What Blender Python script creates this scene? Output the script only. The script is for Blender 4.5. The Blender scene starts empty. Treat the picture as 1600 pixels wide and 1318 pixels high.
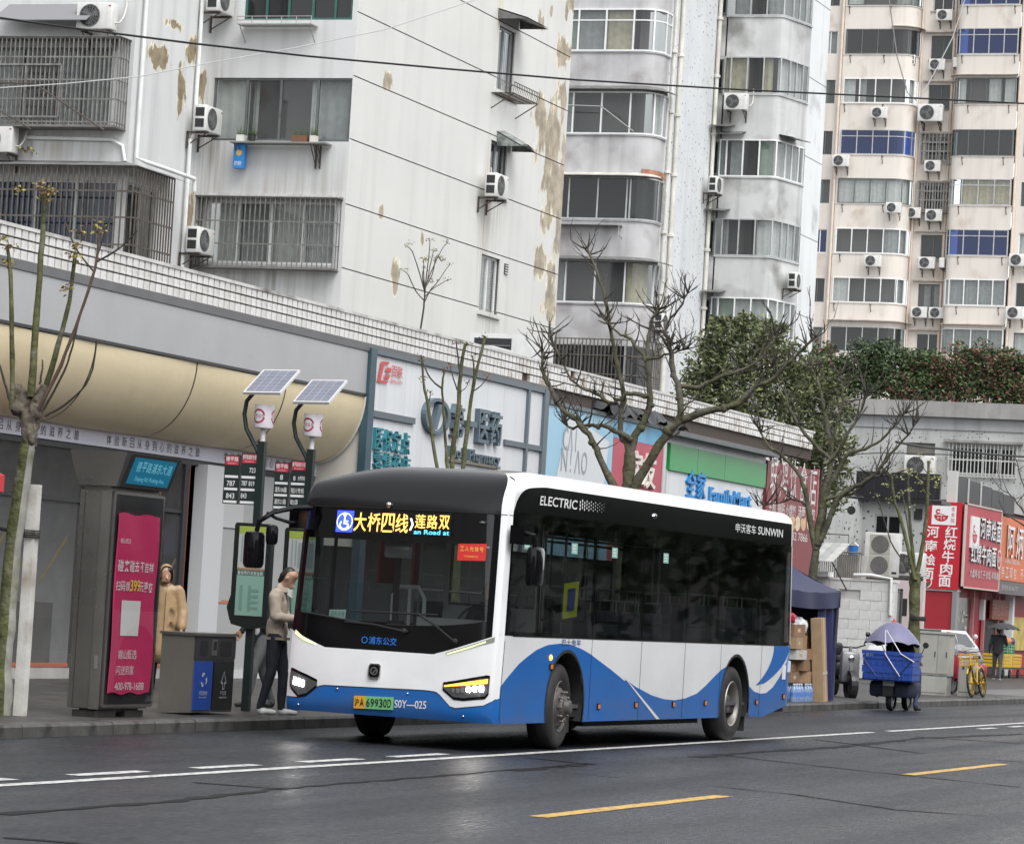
import bpy, bmesh, math, random
from mathutils import Vector, Matrix
from math import sin, cos, pi, radians, sqrt, exp, atan2
random.seed(7)
sc = bpy.context.scene
COL = sc.collection

# ---------------- camera ----------------
FPX, PITCH, ROLL, YAW, HC = 5390.0, .0525, .0592, 1.22, 1.6     # focal length in pixels of a 1600 px wide picture
fw = Vector((sin(YAW)*cos(PITCH), cos(YAW)*cos(PITCH), sin(PITCH)))
r0 = Vector((cos(YAW), -sin(YAW), 0)); u0 = r0.cross(fw)
RX = r0*cos(ROLL)+u0*sin(ROLL); UY = -r0*sin(ROLL)+u0*cos(ROLL)
CAMP = Vector((0, 0, HC))
cd = bpy.data.cameras.new('camera'); cam = bpy.data.objects.new('camera', cd); COL.objects.link(cam)
cd.sensor_width = 36; cd.lens = 36*FPX/1600; cd.clip_start = .5; cd.clip_end = 1500
m3 = Matrix((RX, UY, -fw)).transposed()
cam.matrix_world = Matrix.Translation(CAMP) @ m3.to_4x4()
sc.camera = cam

# ---------------- sky, sun, exposure: flat overcast daylight ----------------
SUN_EL, SUN_AZ = radians(55), radians(219)
w = bpy.data.worlds.new('World'); sc.world = w; w.use_nodes = True
nt = w.node_tree; bg = nt.nodes['Background']
sk = nt.nodes.new('ShaderNodeTexSky'); sk.sky_type = 'NISHITA'; sk.sun_disc = False
sk.sun_elevation = SUN_EL; sk.sun_rotation = SUN_AZ; sk.dust_density = 1; sk.air_density = 1.0; sk.ozone_density = 1
hs = nt.nodes.new('ShaderNodeHueSaturation'); hs.inputs['Saturation'].default_value = .12
nt.links.new(sk.outputs[0], hs.inputs['Color']); nt.links.new(hs.outputs[0], bg.inputs[0])
bg.inputs[1].default_value = .13
sl = bpy.data.lights.new('sun', 'SUN'); sl.energy = 1.25; sl.angle = radians(40); sl.color = (1, .98, .95)
so = bpy.data.objects.new('sun', sl); COL.objects.link(so); so.location = (30, 0, 40)
# direction the light comes from
sd = Vector((sin(SUN_AZ)*cos(SUN_EL), cos(SUN_AZ)*cos(SUN_EL), sin(SUN_EL)))
so.rotation_euler = sd.to_track_quat('Z', 'Y').to_euler()
sc.view_settings.view_transform = 'Standard'; sc.view_settings.look = 'None'
sc.view_settings.gamma = 1; sc.view_settings.use_curve_mapping = False
sc.view_settings.exposure = 1.2
sc.render.engine = 'CYCLES'
sc.cycles.max_bounces = 8; sc.cycles.transparent_max_bounces = 24
# ---------------- helpers ----------------
def ray(x, y): return fw + RX*((x-800)/FPX) - UY*((y-659)/FPX)
def onz(x, y, z=0): d = ray(x, y); return CAMP + d*((z-HC)/d.z)
def ony(x, y, Y): d = ray(x, y); return CAMP + d*(Y/d.y)
def onx(x, y, X): d = ray(x, y); return CAMP + d*(X/d.x)

MATS = {}
def mat(name, col, rough=.6, metal=0, var=0, vs=3, dark=None, bump=0, bs=40, spec=.5, streak=0, coat=0, emit=None, es=1, alpha=None, rvar=0, grime=None, bd=.01):
    """principled material; var: brightness mottling (scale vs); dark: (colour, amount, scale) blotches; streak: vertical rain streaks"""
    if name in MATS: return MATS[name]
    m = bpy.data.materials.new(name); m.use_nodes = True; n = m.node_tree; L = n.links
    b = n.nodes['Principled BSDF']; b.inputs['Roughness'].default_value = rough; b.inputs['Metallic'].default_value = metal
    b.inputs['Specular IOR Level'].default_value = spec
    if coat: b.inputs['Coat Weight'].default_value = coat; b.inputs['Coat Roughness'].default_value = .05
    c4 = (*col, 1); b.inputs['Base Color'].default_value = c4
    tc = n.nodes.new('ShaderNodeTexCoord'); out = None
    def noise(scale, detail=4, stretch=None):
        t = n.nodes.new('ShaderNodeTexNoise'); t.inputs['Scale'].default_value = scale; t.inputs['Detail'].default_value = detail
        if stretch:
            mp = n.nodes.new('ShaderNodeMapping'); mp.inputs['Scale'].default_value = stretch
            L.new(tc.outputs['Object'], mp.inputs[0]); L.new(mp.outputs[0], t.inputs[0])
        else: L.new(tc.outputs['Object'], t.inputs[0])
        return t.outputs['Fac']
    def ramp(src, a, bb):
        r = n.nodes.new('ShaderNodeMapRange'); r.inputs['From Min'].default_value = a; r.inputs['From Max'].default_value = bb
        L.new(src, r.inputs[0]); return r.outputs[0]
    def mix(fac, a, bcol, blend='MIX'):
        x = n.nodes.new('ShaderNodeMix'); x.data_type = 'RGBA'; x.blend_type = blend
        if isinstance(fac, float): x.inputs[0].default_value = fac
        else: L.new(fac, x.inputs[0])
        for i, v in ((6, a), (7, bcol)):
            if isinstance(v, tuple): x.inputs[i].default_value = v
            else: L.new(v, x.inputs[i])
        return x.outputs[2]
    cur = c4
    if var:
        lo = tuple(max(0, v*(1-var)) for v in col)+(1,); hi = tuple(min(1, v*(1+var)) for v in col)+(1,)
        cur = mix(ramp(noise(vs, 6), .3, .7), lo, hi)
    if dark:
        dc, amt, ds = dark
        cur = mix(ramp(noise(ds, 8), .62-amt*.3, .72), cur, (*dc, 1))
    if streak:
        f = ramp(noise(1, 5, (2.2, 2.2, .12)), .5, .75)
        k = n.nodes.new('ShaderNodeMath'); k.operation = 'MULTIPLY'; k.inputs[1].default_value = streak; L.new(f, k.inputs[0])
        cur = mix(k.outputs[0], cur, tuple(v*.35 for v in col)+(1,))
    if grime:      # road dirt thrown up on the lower body: (height where it starts, colour, amount)
        sx = n.nodes.new('ShaderNodeSeparateXYZ'); L.new(tc.outputs['Object'], sx.inputs[0]); gz = ramp(sx.outputs['Z'], grime[0], .25)
        gm = n.nodes.new('ShaderNodeMath'); gm.operation = 'MULTIPLY'; L.new(gz, gm.inputs[0]); L.new(ramp(noise(1, 7, (.8, 2, 3.5)), .3, .72), gm.inputs[1])
        g2 = n.nodes.new('ShaderNodeMath'); g2.operation = 'MULTIPLY'; g2.inputs[1].default_value = grime[2]; L.new(gm.outputs[0], g2.inputs[0]); cur = mix(g2.outputs[0], cur, (*grime[1], 1))
    if cur is not c4: L.new(cur, b.inputs['Base Color'])
    if rvar:
        r = n.nodes.new('ShaderNodeMapRange'); r.inputs['From Min'].default_value = .3; r.inputs['From Max'].default_value = .7
        r.inputs['To Min'].default_value = rough*(1-rvar); r.inputs['To Max'].default_value = min(1, rough*(1+rvar))
        L.new(noise(vs*.7, 5), r.inputs[0]); L.new(r.outputs[0], b.inputs['Roughness'])
    if bump:
        bn = n.nodes.new('ShaderNodeBump'); bn.inputs['Strength'].default_value = bump; bn.inputs['Distance'].default_value = bd
        L.new(noise(bs, 6), bn.inputs['Height']); L.new(bn.outputs[0], b.inputs['Normal'])
    if emit:
        b.inputs['Emission Color'].default_value = (*emit, 1); b.inputs['Emission Strength'].default_value = es
    if alpha is not None: b.inputs['Alpha'].default_value = alpha
    m['nodes'] = 1
    MATS[name] = m; return m

def glass(name, tint=(.5, .5, .5), rough=.02, ior=1.5, body=None, bodyf=0.0):
    """thin pane: fresnel mirror over a tinted see-through sheet (plus a share of dull film)"""
    if name in MATS: return MATS[name]
    m = bpy.data.materials.new(name); m.use_nodes = True; n = m.node_tree; n.nodes.clear(); L = n.links
    o = n.nodes.new('ShaderNodeOutputMaterial'); t = n.nodes.new('ShaderNodeBsdfTransparent'); t.inputs[0].default_value = (*tint, 1)
    g = n.nodes.new('ShaderNodeBsdfGlossy'); g.inputs['Roughness'].default_value = rough
    lw = n.nodes.new('ShaderNodeLayerWeight'); lw.inputs[0].default_value = .5     # facing term, the same from both sides
    pw = n.nodes.new('ShaderNodeMath'); pw.operation = 'POWER'; pw.inputs[1].default_value = 4.5; L.new(lw.outputs['Facing'], pw.inputs[0])
    bf = n.nodes.new('ShaderNodeMath'); bf.operation = 'MULTIPLY_ADD'; bf.inputs[1].default_value = .95; bf.inputs[2].default_value = .045; L.new(pw.outputs[0], bf.inputs[0])
    x = n.nodes.new('ShaderNodeMixShader'); L.new(bf.outputs[0], x.inputs[0])
    src = t.outputs[0]
    if body:
        d = n.nodes.new('ShaderNodeBsdfDiffuse'); d.inputs[0].default_value = (*body, 1)
        y = n.nodes.new('ShaderNodeMixShader'); y.inputs[0].default_value = bodyf
        L.new(t.outputs[0], y.inputs[1]); L.new(d.outputs[0], y.inputs[2]); src = y.outputs[0]
    L.new(src, x.inputs[1]); L.new(g.outputs[0], x.inputs[2]); L.new(x.outputs[0], o.inputs[0])
    MATS[name] = m; return m

MW = {}
BENCH = bpy.data.scenes.new('bench')      # workbench scene for melting meshes and shaping letters
def W(o): return MW.get(o.name, Matrix.Identity(4))
def tag(o, label=None, cat=None, group=None, kind=None):
    if label: o['label'] = label
    if cat: o['category'] = cat
    if group: o['group'] = group
    if kind: o['kind'] = kind
    return o
def T(name, label, cat, loc=(0, 0, 0), rz=0, group=None, scale=1, rot=None):
    o = bpy.data.objects.new(name, None); COL.objects.link(o); o.empty_display_size = .2
    o.location = loc; o.rotation_euler = rot or (0, 0, rz); o.scale = (scale,)*3
    MW[o.name] = Matrix.LocRotScale(Vector(loc), o.rotation_euler, Vector((scale,)*3))
    return tag(o, label, cat, group)
def put(name, me, parent=None, mtx=None):
    o = bpy.data.objects.new(name, me); COL.objects.link(o)
    if mtx is not None: o.matrix_basis = mtx
    if parent: o.parent = parent; MW[o.name] = W(parent) @ (mtx or Matrix.Identity(4))
    else: MW[o.name] = (mtx or Matrix.Identity(4))
    return o
def children(o): return [c for c in bpy.data.objects if c.parent is o]
def copy_tree(o, parent=None, kids=None):
    c = o.copy(); COL.objects.link(c); c.parent = parent
    MW[c.name] = (W(parent) if parent else Matrix.Identity(4)) @ c.matrix_basis
    for k in children(o): copy_tree(k, c)
    return c
def clone(o, loc, rz=0, label=None, group=None, scale=None, rot=None):
    c = copy_tree(o); c.location = loc; c.rotation_euler = rot or (0, 0, rz)
    if scale: c.scale = (scale,)*3 if not isinstance(scale, tuple) else scale
    if label: c['label'] = label
    if group: c['group'] = group
    return c

class MB:
    def __init__(s): s.v = []; s.f = []; s.m = []
    def add(s, vs, fs, mi=0):
        n = len(s.v); s.v += [tuple(p) for p in vs]; s.f += [tuple(i+n for i in f) for f in fs]; s.m += [mi]*len(fs); return s
    def box(s, x0, x1, y0, y1, z0, z1, mi=0, mtx=None):
        vs = [Vector((x, y, z)) for z in (z0, z1) for y in (y0, y1) for x in (x0, x1)]
        if mtx is not None: vs = [mtx @ p for p in vs]
        return s.add(vs, [(0, 2, 3, 1), (4, 5, 7, 6), (0, 1, 5, 4), (2, 6, 7, 3), (0, 4, 6, 2), (1, 3, 7, 5)], mi)
    def obox(s, p, ex, ey, ez, mi=0):
        """box from corner p along three edge vectors"""
        p = Vector(p); ex, ey, ez = Vector(ex), Vector(ey), Vector(ez)
        vs = [p+ex*i+ey*j+ez*k for k in (0, 1) for j in (0, 1) for i in (0, 1)]
        fl = [(0, 2, 3, 1), (4, 5, 7, 6), (0, 1, 5, 4), (2, 6, 7, 3), (0, 4, 6, 2), (1, 3, 7, 5)]
        if ex.cross(ey).dot(ez) < 0: fl = [f[::-1] for f in fl]
        return s.add(vs, fl, mi)
    def quad(s, a, b, c, d, mi=0): return s.add([a, b, c, d], [(0, 1, 2, 3)], mi)
    def grid(s, rows, mi=0, closed=False):
        """rows: list of equal-length lists of points"""
        n = len(rows[0]); vs = [p for r in rows for p in r]; fs = []
        for i in range(len(rows)-1):
            for j in range(n if closed else n-1):
                k = (j+1) % n; fs.append((i*n+j, i*n+k, (i+1)*n+k, (i+1)*n+j))
        return s.add(vs, fs, mi)
    def tube(s, pts, r, seg=6, mi=0, caps=True):
        pts = [Vector(p) for p in pts]; n = len(pts); rs = r if isinstance(r, (list, tuple)) else [r]*n
        rows = []; up = None
        for i, p in enumerate(pts):
            t = (pts[min(i+1, n-1)]-pts[max(i-1, 0)])
            if t.length < 1e-9: t = Vector((0, 0, 1))
            t.normalize()
            if up is None: up = Vector((1, 0, 0)) if abs(t.x) < .8 else Vector((0, 1, 0))
            a = t.cross(up)
            if a.length < 1e-5: a = t.orthogonal()
            a.normalize(); b = t.cross(a).normalized(); up = a.cross(t)
            rows.append([p+(a*cos(2*pi*k/seg)+b*sin(2*pi*k/seg))*rs[i] for k in range(seg)])
        base = len(s.v); s.grid(rows, mi, True)
        if caps:
            s.f += [tuple(base+k for k in range(seg))[::-1], tuple(base+(n-1)*seg+k for k in range(seg))]; s.m += [mi, mi]
        return s
    def lathe(s, prof, c=(0, 0, 0), ax='z', seg=24, mi=0, mtx=None):
        """prof: list of (radius, height) along the axis"""
        rows = []
        for r, h in prof:
            row = []
            for k in range(seg):
                a = 2*pi*k/seg; x, y = r*cos(a), r*sin(a)
                p = Vector({'z': (x, y, h), 'y': (x, h, -y), 'x': (h, x, y)}[ax])
                if mtx is not None: p = mtx @ p
                row.append(p+Vector(c))
            rows.append(row)
        return s.grid(rows, mi, True)
    def ball(s, c, r, seg=10, rings=6, mi=0, sc=(1, 1, 1)):
        rows = []
        for i in range(rings+1):
            a = pi*i/rings; rows.append([Vector(c)+Vector((r*sc[0]*sin(a)*cos(2*pi*k/seg), r*sc[1]*sin(a)*sin(2*pi*k/seg), -r*sc[2]*cos(a))) for k in range(seg)])
        return s.grid(rows, mi, True)
    def prism(s, poly, f, d, mi=0, caps=True):
        """extrude a 2D polygon: f(u,v,depth) -> point, depth from 0 to d"""
        n = len(poly); a = [Vector(f(u, v, 0)) for u, v in poly]; b = [Vector(f(u, v, d)) for u, v in poly]
        s.add(a+b, [(i, (i+1) % n, n+(i+1) % n, n+i) for i in range(n)]+([tuple(range(n))[::-1], tuple(range(n, 2*n))] if caps else []), mi)
        return s
    def build(s, name, mats, parent=None, smooth=False, world=False, tri=False, sharp=35):
        me = bpy.data.meshes.new(name)
        vs = s.v
        if world and parent is not None:
            inv = W(parent).inverted(); vs = [inv @ Vector(p) for p in vs]
        me.from_pydata([tuple(p) for p in vs], [], s.f)
        for m in (mats if isinstance(mats, (list, tuple)) else [mats]): me.materials.append(m)
        if any(s.m): me.polygons.foreach_set('material_index', s.m)
        if smooth:
            me.polygons.foreach_set('use_smooth', [True]*len(me.polygons))
            me.set_sharp_from_angle(angle=radians(sharp))
        me.update()
        return put(name, me, parent)

def fuse(parts, name, mats, parent, voxel=.02, smooth=2, lump=0, seed=1):
    """melt capsules (p0, r0, p1, r1, material index, flatten) into one continuous skin; each face takes the material of the nearest capsule"""
    b = MB(); caps = []
    for p0, r0, p1, r1, mi, *fl in parts:
        p0, p1 = Vector(p0), Vector(p1); caps.append((p0, r0, p1, r1, mi, fl[0] if fl else (1, 1, 1)))
        k = fl[0] if fl else (1, 1, 1); d = p1-p0; L_ = max(d.length, 1e-5); rows = []
        z = d/L_ if d.length > 1e-5 else Vector((0, 0, 1)); x = z.orthogonal().normalized()
        if abs(z.z) > .5: x = (Vector((1, 0, 0))-z*z.x).normalized()
        y = z.cross(x)
        for i in range(9):
            a = -pi/2+pi*i/8; c, rr = (p0, r0) if i < 4.5 else (p1, r1)
            rows.append([c+(Vector((k[0]*(x.x*cos(t)+y.x*sin(t)), k[1]*(x.y*cos(t)+y.y*sin(t)), x.z*cos(t)+y.z*sin(t))))*rr*cos(a)+z*rr*sin(a)*k[2] for t in [2*pi*j/12 for j in range(12)]])
        b.grid(rows, 0, True)
    me = bpy.data.meshes.new(name); me.from_pydata([tuple(v) for v in b.v], [], b.f); ob = bpy.data.objects.new(name, me); BENCH.collection.objects.link(ob)
    md = ob.modifiers.new('skin', 'REMESH'); md.mode = 'VOXEL'; md.voxel_size = voxel
    if smooth: sm = ob.modifiers.new('soft', 'SMOOTH'); sm.iterations = smooth; sm.factor = .5
    BENCH.view_layers[0].update(); dg = BENCH.view_layers[0].depsgraph; m2 = bpy.data.meshes.new_from_object(ob.evaluated_get(dg))
    bpy.data.objects.remove(ob); bpy.data.meshes.remove(me); m2.name = name
    m2.materials.clear()
    for m in (mats if isinstance(mats, (list, tuple)) else [mats]): m2.materials.append(m)
    if lump:
        from mathutils import noise as _n
        for v in m2.vertices: q = v.co; v.co += v.normal*lump*(.35*_n.noise(q*9+Vector((seed, 0, 0)))+_n.noise(Vector((q.x*22, q.y*22, q.z*7+seed))))
    import numpy as np
    C_ = np.array([p.center[:] for p in m2.polygons]); best = np.full(len(C_), 9e9); idx = np.zeros(len(C_), int)
    for p0, r0, p1, r1, mi, k in caps:
        a0, d = np.array(p0), np.array(p1-p0); l2 = float(d @ d); t = np.clip((C_-a0) @ d/l2, 0, 1) if l2 > 1e-9 else np.zeros(len(C_))
        e = (C_-(a0+t[:, None]*d))/np.array([k[0], k[1], k[2] if l2 < 1e-6 else 1]); dist = np.linalg.norm(e, axis=1)-(r0+(r1-r0)*t)
        w_ = dist < best; best[w_] = dist[w_]; idx[w_] = mi
    m2.polygons.foreach_set('material_index', idx); m2.polygons.foreach_set('use_smooth', [True]*len(m2.polygons)); m2.update()
    return put(name, m2, parent)

_TXT = {}
def text2d(st, ext=0, bold=0, shear=0, spacing=1):
    """outline of a string as (verts, faces), scaled to a unit box"""
    key = (st, ext, bold, shear, spacing)
    if key in _TXT: return _TXT[key]
    cu = bpy.data.curves.new('lettering', 'FONT'); cu.body = st; cu.size = 1; cu.extrude = 0; cu.offset = bold
    cu.shear = shear; cu.space_character = spacing; cu.resolution_u = 3
    ob = bpy.data.objects.new('lettering', cu); BENCH.collection.objects.link(ob)
    BENCH.view_layers[0].update(); dg = BENCH.view_layers[0].depsgraph
    me = bpy.data.meshes.new_from_object(ob.evaluated_get(dg))
    vs = [v.co.copy() for v in me.vertices]; fs = [tuple(p.vertices) for p in me.polygons]
    bpy.data.objects.remove(ob); bpy.data.curves.remove(cu); bpy.data.meshes.remove(me)
    if vs:
        x0 = min(v.x for v in vs); x1 = max(v.x for v in vs); y0 = min(v.y for v in vs); y1 = max(v.y for v in vs)
        w_, h_ = max(x1-x0, 1e-6), max(y1-y0, 1e-6)
        asp = w_/h_
        vs = [((v.x-x0)/w_, (v.y-y0)/h_) for v in vs]
    else: asp = 1
    # outline edges used by one face only, for raised letters
    ed = {}
    for f in fs:
        for i in range(len(f)):
            a, b = f[i], f[(i+1) % len(f)]
            if (b, a) in ed: del ed[(b, a)]
            else: ed[(a, b)] = 1
    _TXT[key] = (vs, fs, list(ed), asp); return _TXT[key]
def letters(mb, st, fn, w_, h_, depth=0, mi=0, u0_=0, v0_=0, smi=None, **k):
    """add a string to mb: fn(u,v,d) maps metres on the sign to a point; flat print if depth is 0"""
    vs, fs, ed, asp = text2d(st, **k)
    if w_ is None: w_ = h_*asp
    n = len(vs)
    top = [fn(u0_+u*w_, v0_+v*h_, depth) for u, v in vs]
    if not depth: mb.add(top, fs, mi)
    else:
        mb.add(top+[fn(u0_+u*w_, v0_+v*h_, 0) for u, v in vs], fs+[(b, a, n+a, n+b) for a, b in ed], mi)
        if smi is not None: mb.m[-len(ed):] = [smi]*len(ed)
    return w_
def plane_fn(o, xd, yd, off=0):
    o, xd, yd = Vector(o), Vector(xd).normalized(), Vector(yd).normalized(); nn = xd.cross(yd)
    return lambda u, v, d=0: o+xd*u+yd*v+nn*(d+off)
# ---------------- ground ----------------
KY, PZ = 16.05, .13          # kerb line and pavement height
def asphalt():
    m = mat('wet_asphalt', (.026, .028, .032), .42, var=.25, vs=1.1, bump=.4, bs=160, rvar=.35)
    n = m.node_tree; L = n.links; b = n.nodes['Principled BSDF']
    # stones of the surface: fine light and dark grains, and long damp streaks along the lanes
    tc = n.nodes.new('ShaderNodeTexCoord'); v = n.nodes.new('ShaderNodeTexVoronoi'); v.inputs['Scale'].default_value = 1
    gm = n.nodes.new('ShaderNodeMapping'); gm.inputs['Scale'].default_value = (11, 75, 1); L.new(tc.outputs['Object'], gm.inputs[0]); L.new(gm.outputs[0], v.inputs[0])
    src = b.inputs['Base Color'].links[0].from_socket
    mx = n.nodes.new('ShaderNodeMix'); mx.data_type = 'RGBA'; mx.blend_type = 'MULTIPLY'; mx.inputs[0].default_value = 1
    vr = n.nodes.new('ShaderNodeSeparateColor'); L.new(v.outputs['Color'], vr.inputs[0]); rp = n.nodes.new('ShaderNodeValToRGB'); L.new(vr.outputs[0], rp.inputs[0])
    rp.color_ramp.elements[0].color = (.55, .55, .56, 1); rp.color_ramp.elements[1].color = (1.5, 1.55, 1.65, 1); rp.color_ramp.elements.new(.7).color = (.85, .86, .9, 1)
    L.new(src, mx.inputs[6]); L.new(rp.outputs[0], mx.inputs[7])
    h = n.nodes.new('ShaderNodeHueSaturation'); h.inputs['Saturation'].default_value = 1.0; h.inputs['Value'].default_value = 1.0
    L.new(mx.outputs[2], h.inputs['Color']); L.new(h.outputs[0], b.inputs['Base Color'])
    mp = n.nodes.new('ShaderNodeMapping'); mp.inputs['Scale'].default_value = (.06, .9, 1); L.new(tc.outputs['Object'], mp.inputs[0])
    t = n.nodes.new('ShaderNodeTexNoise'); t.inputs['Scale'].default_value = 1; t.inputs['Detail'].default_value = 6; L.new(mp.outputs[0], t.inputs[0])
    r = n.nodes.new('ShaderNodeMapRange'); r.inputs['From Min'].default_value = .35; r.inputs['From Max'].default_value = .68
    r.inputs['To Min'].default_value = .30; r.inputs['To Max'].default_value = .52
    L.new(t.outputs['Fac'], r.inputs[0]); ad = n.nodes.new('ShaderNodeMath'); ad.operation = 'MULTIPLY_ADD'; ad.inputs[1].default_value = .16; L.new(vr.outputs[1], ad.inputs[0]); L.new(r.outputs[0], ad.inputs[2])
    sb = n.nodes.new('ShaderNodeMath'); sb.operation = 'SUBTRACT'; sb.inputs[1].default_value = .08; L.new(ad.outputs[0], sb.inputs[0]); L.new(sb.outputs[0], b.inputs['Roughness'])
    b.inputs['Specular IOR Level'].default_value = .16
    return m
ASPH = asphalt()
tag(MB().quad((-60, -12, 0), (420, -12, 0), (420, KY+.02, 0), (-60, KY+.02, 0)).build('road', ASPH), kind='structure')
tag(MB().quad((-60, -200, -.03), (600, -200, -.03), (600, 320, -.03), (-60, 320, -.03)).build('ground', mat('soil_dark', (.06, .06, .06), .9, var=.2)), kind='structure')
def paving():
    m = mat('paving', (.066, .062, .058), .5, var=.35, vs=2.2, bump=.3, bs=50)
    n = m.node_tree; L = n.links; b = n.nodes['Principled BSDF']
    tc = n.nodes.new('ShaderNodeTexCoord'); k = n.nodes.new('ShaderNodeTexBrick')
    k.inputs['Scale'].default_value = 1; k.inputs['Brick Width'].default_value = .4; k.inputs['Row Height'].default_value = .2
    k.inputs['Mortar Size'].default_value = .012; k.inputs['Color1'].default_value = (.9, .9, .9, 1); k.inputs['Color2'].default_value = (.62, .6, .58, 1); k.inputs['Mortar'].default_value = (.25, .25, .25, 1)
    L.new(tc.outputs['Object'], k.inputs[0]); src = b.inputs['Base Color'].links[0].from_socket
    mx = n.nodes.new('ShaderNodeMix'); mx.data_type = 'RGBA'; mx.blend_type = 'MULTIPLY'; mx.inputs[0].default_value = 1
    L.new(src, mx.inputs[6]); L.new(k.outputs['Color'], mx.inputs[7]); L.new(mx.outputs[2], b.inputs['Base Color'])
    return m
PAV = paving()
pv = MB(); pv.quad((-60, KY+.3, PZ), (81.5, KY+.3, PZ), (81.5, 60, PZ), (-60, 60, PZ))
pv.quad((81.5, KY+3.2, PZ-.05), (300, KY+3.2, PZ-.05), (300, 60, PZ-.05), (81.5, 60, PZ-.05))
tag(pv.build('pavement', PAV), kind='structure')
tag(MB().quad((81.5, KY+.02, .004), (300, KY+.02, .004), (300, KY+3.2, PZ-.05), (81.5, KY+3.2, PZ-.05)).build('side_road', mat('damp_concrete', (.11, .11, .11), .4, var=.3, vs=.8, bump=.3)), kind='structure')
kb = tag(MB().box(-60, 81.4, KY+.03, KY+.3, -.02, PZ-.03).build('kerb', mat('kerb_joint', (.03, .03, .03), .8)), kind='structure')
KST = [mat('kerb_stone_%s' % s, c, .5, var=.3, vs=5, bump=.35, bs=60, dark=((.03, .03, .03), .35, 3)) for s, c in (('a', (.078, .077, .072)), ('b', (.064, .062, .058)), ('c', (.088, .084, .078)))]
ms = []
for mt in KST:
    b = MB(); h = .985
    b.add([(0, 0, 0), (h, 0, 0), (h, .27, 0), (0, .27, 0), (0, 0, PZ-.025), (h, 0, PZ-.025), (0, .025, PZ+.004), (h, .025, PZ+.004), (h, .27, PZ+.004), (0, .27, PZ+.004)],
          [(0, 1, 5, 4), (4, 5, 7, 6), (6, 7, 8, 9), (0, 4, 6, 9, 3), (1, 2, 8, 7, 5), (2, 3, 9, 8)])
    o = b.build('kerb_stone', mt, kb); ms.append(o.data); bpy.data.objects.remove(o)
for i in range(55):
    o = put('kerb_stone', ms[random.randrange(3)], kb); o.location = (26.4+i, KY+random.uniform(-.006, .006), random.uniform(-.004, .004))
# paint on the road
WP = mat('road_paint_white', (.62, .62, .6), .5, var=.12, vs=6, dark=((.16, .16, .16), .62, 11))
YP = mat('road_paint_yellow', (.62, .38, .07), .5, var=.15, vs=6, dark=((.14, .11, .06), .6, 11))
def mark(name, x0, x1, y0, y1, m, z=.004):
    n = max(2, int((x1-x0)/.5)); b = MB(); rng = random.Random(int(x0*10))
    rows = [[(x0+(x1-x0)*i/n, y0+rng.uniform(-.006, .006), z) for i in range(n+1)], [(x0+(x1-x0)*i/n, y1+rng.uniform(-.006, .006), z) for i in range(n+1)]]
    b.grid(rows[:]); return tag(b.build(name, m), kind='structure')
mark('lane_line', -20, 50.6, 12.42, 12.56, WP); mark('lane_line', 51.6, 200, 12.42, 12.56, WP)
for (a, b_) in ((0, 60), (150, 255), (330, 420), (487, 570), (618, 695)):
    p0 = onz(a, 1224-a*.067); p1 = onz(b_, 1224-b_*.067)
    mark('lane_dash', p0.x, p1.x, 12.78, 12.93, WP)
for x in (56.2, 58.6, 61.0, 63.4, 65.8): mark('lane_dash', x, x+1.2, 12.0, 12.14, WP)
for x in (1.0, 12.9, 24.8, 36.9, 49, 61, 73): mark('centre_dash', x, x+5.0, 8.6, 8.76, YP)
TAR = mat('tar_seal', (.006, .006, .006), .6, spec=.15)
def crack(pts, wd=.035):
    wd *= 1.3
    rng = random.Random(len(pts)*7+int(pts[0][0])); q = []
    P = [onz(*p, .004) for p in pts]
    for a, c in zip(P, P[1:]):
        n = max(2, int((c-a).length/.25))
        for i in range(n): q.append(a.lerp(c, i/n)+Vector((0, rng.uniform(-.03, .03), 0)))
    q.append(P[-1]); b = MB(); rows = [[], []]
    for i, p in enumerate(q):
        t = (q[min(i+1, len(q)-1)]-q[max(i-1, 0)]).normalized(); nn = Vector((-t.y, t.x, 0)); ww = wd*rng.uniform(.3, 1.15)
        rows[0].append(p-nn*ww); rows[1].append(p+nn*ww)
    b.grid(rows); tag(b.build('road_crack', TAR), kind='structure')
crack([(0, 1271), (250, 1252), (440, 1231)], .06); crack([(440, 1231), (600, 1218), (745, 1206), (830, 1200), (920, 1192)], .03); crack([(300, 1221), (380, 1227), (440, 1231)], .03)
crack([(800, 1203), (925, 1192)], .07); crack([(815, 1182), (930, 1194)], .04); crack([(860, 1204), (965, 1214)], .02)
crack([(1085, 1182), (1170, 1175), (1310, 1166), (1440, 1152), (1600, 1146)], .08); crack([(1110, 1177), (1290, 1197), (1420, 1211), (1595, 1229)], .03)
crack([(1110, 1227), (1240, 1240), (1400, 1264), (1540, 1274)], .03); crack([(1270, 1154), (1440, 1176)], .05); crack([(1430, 1150), (1600, 1161)], .06); crack([(1510, 1183), (1600, 1190)], .05)
crack([(0, 1307), (60, 1311), (140, 1318)], .05)
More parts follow.
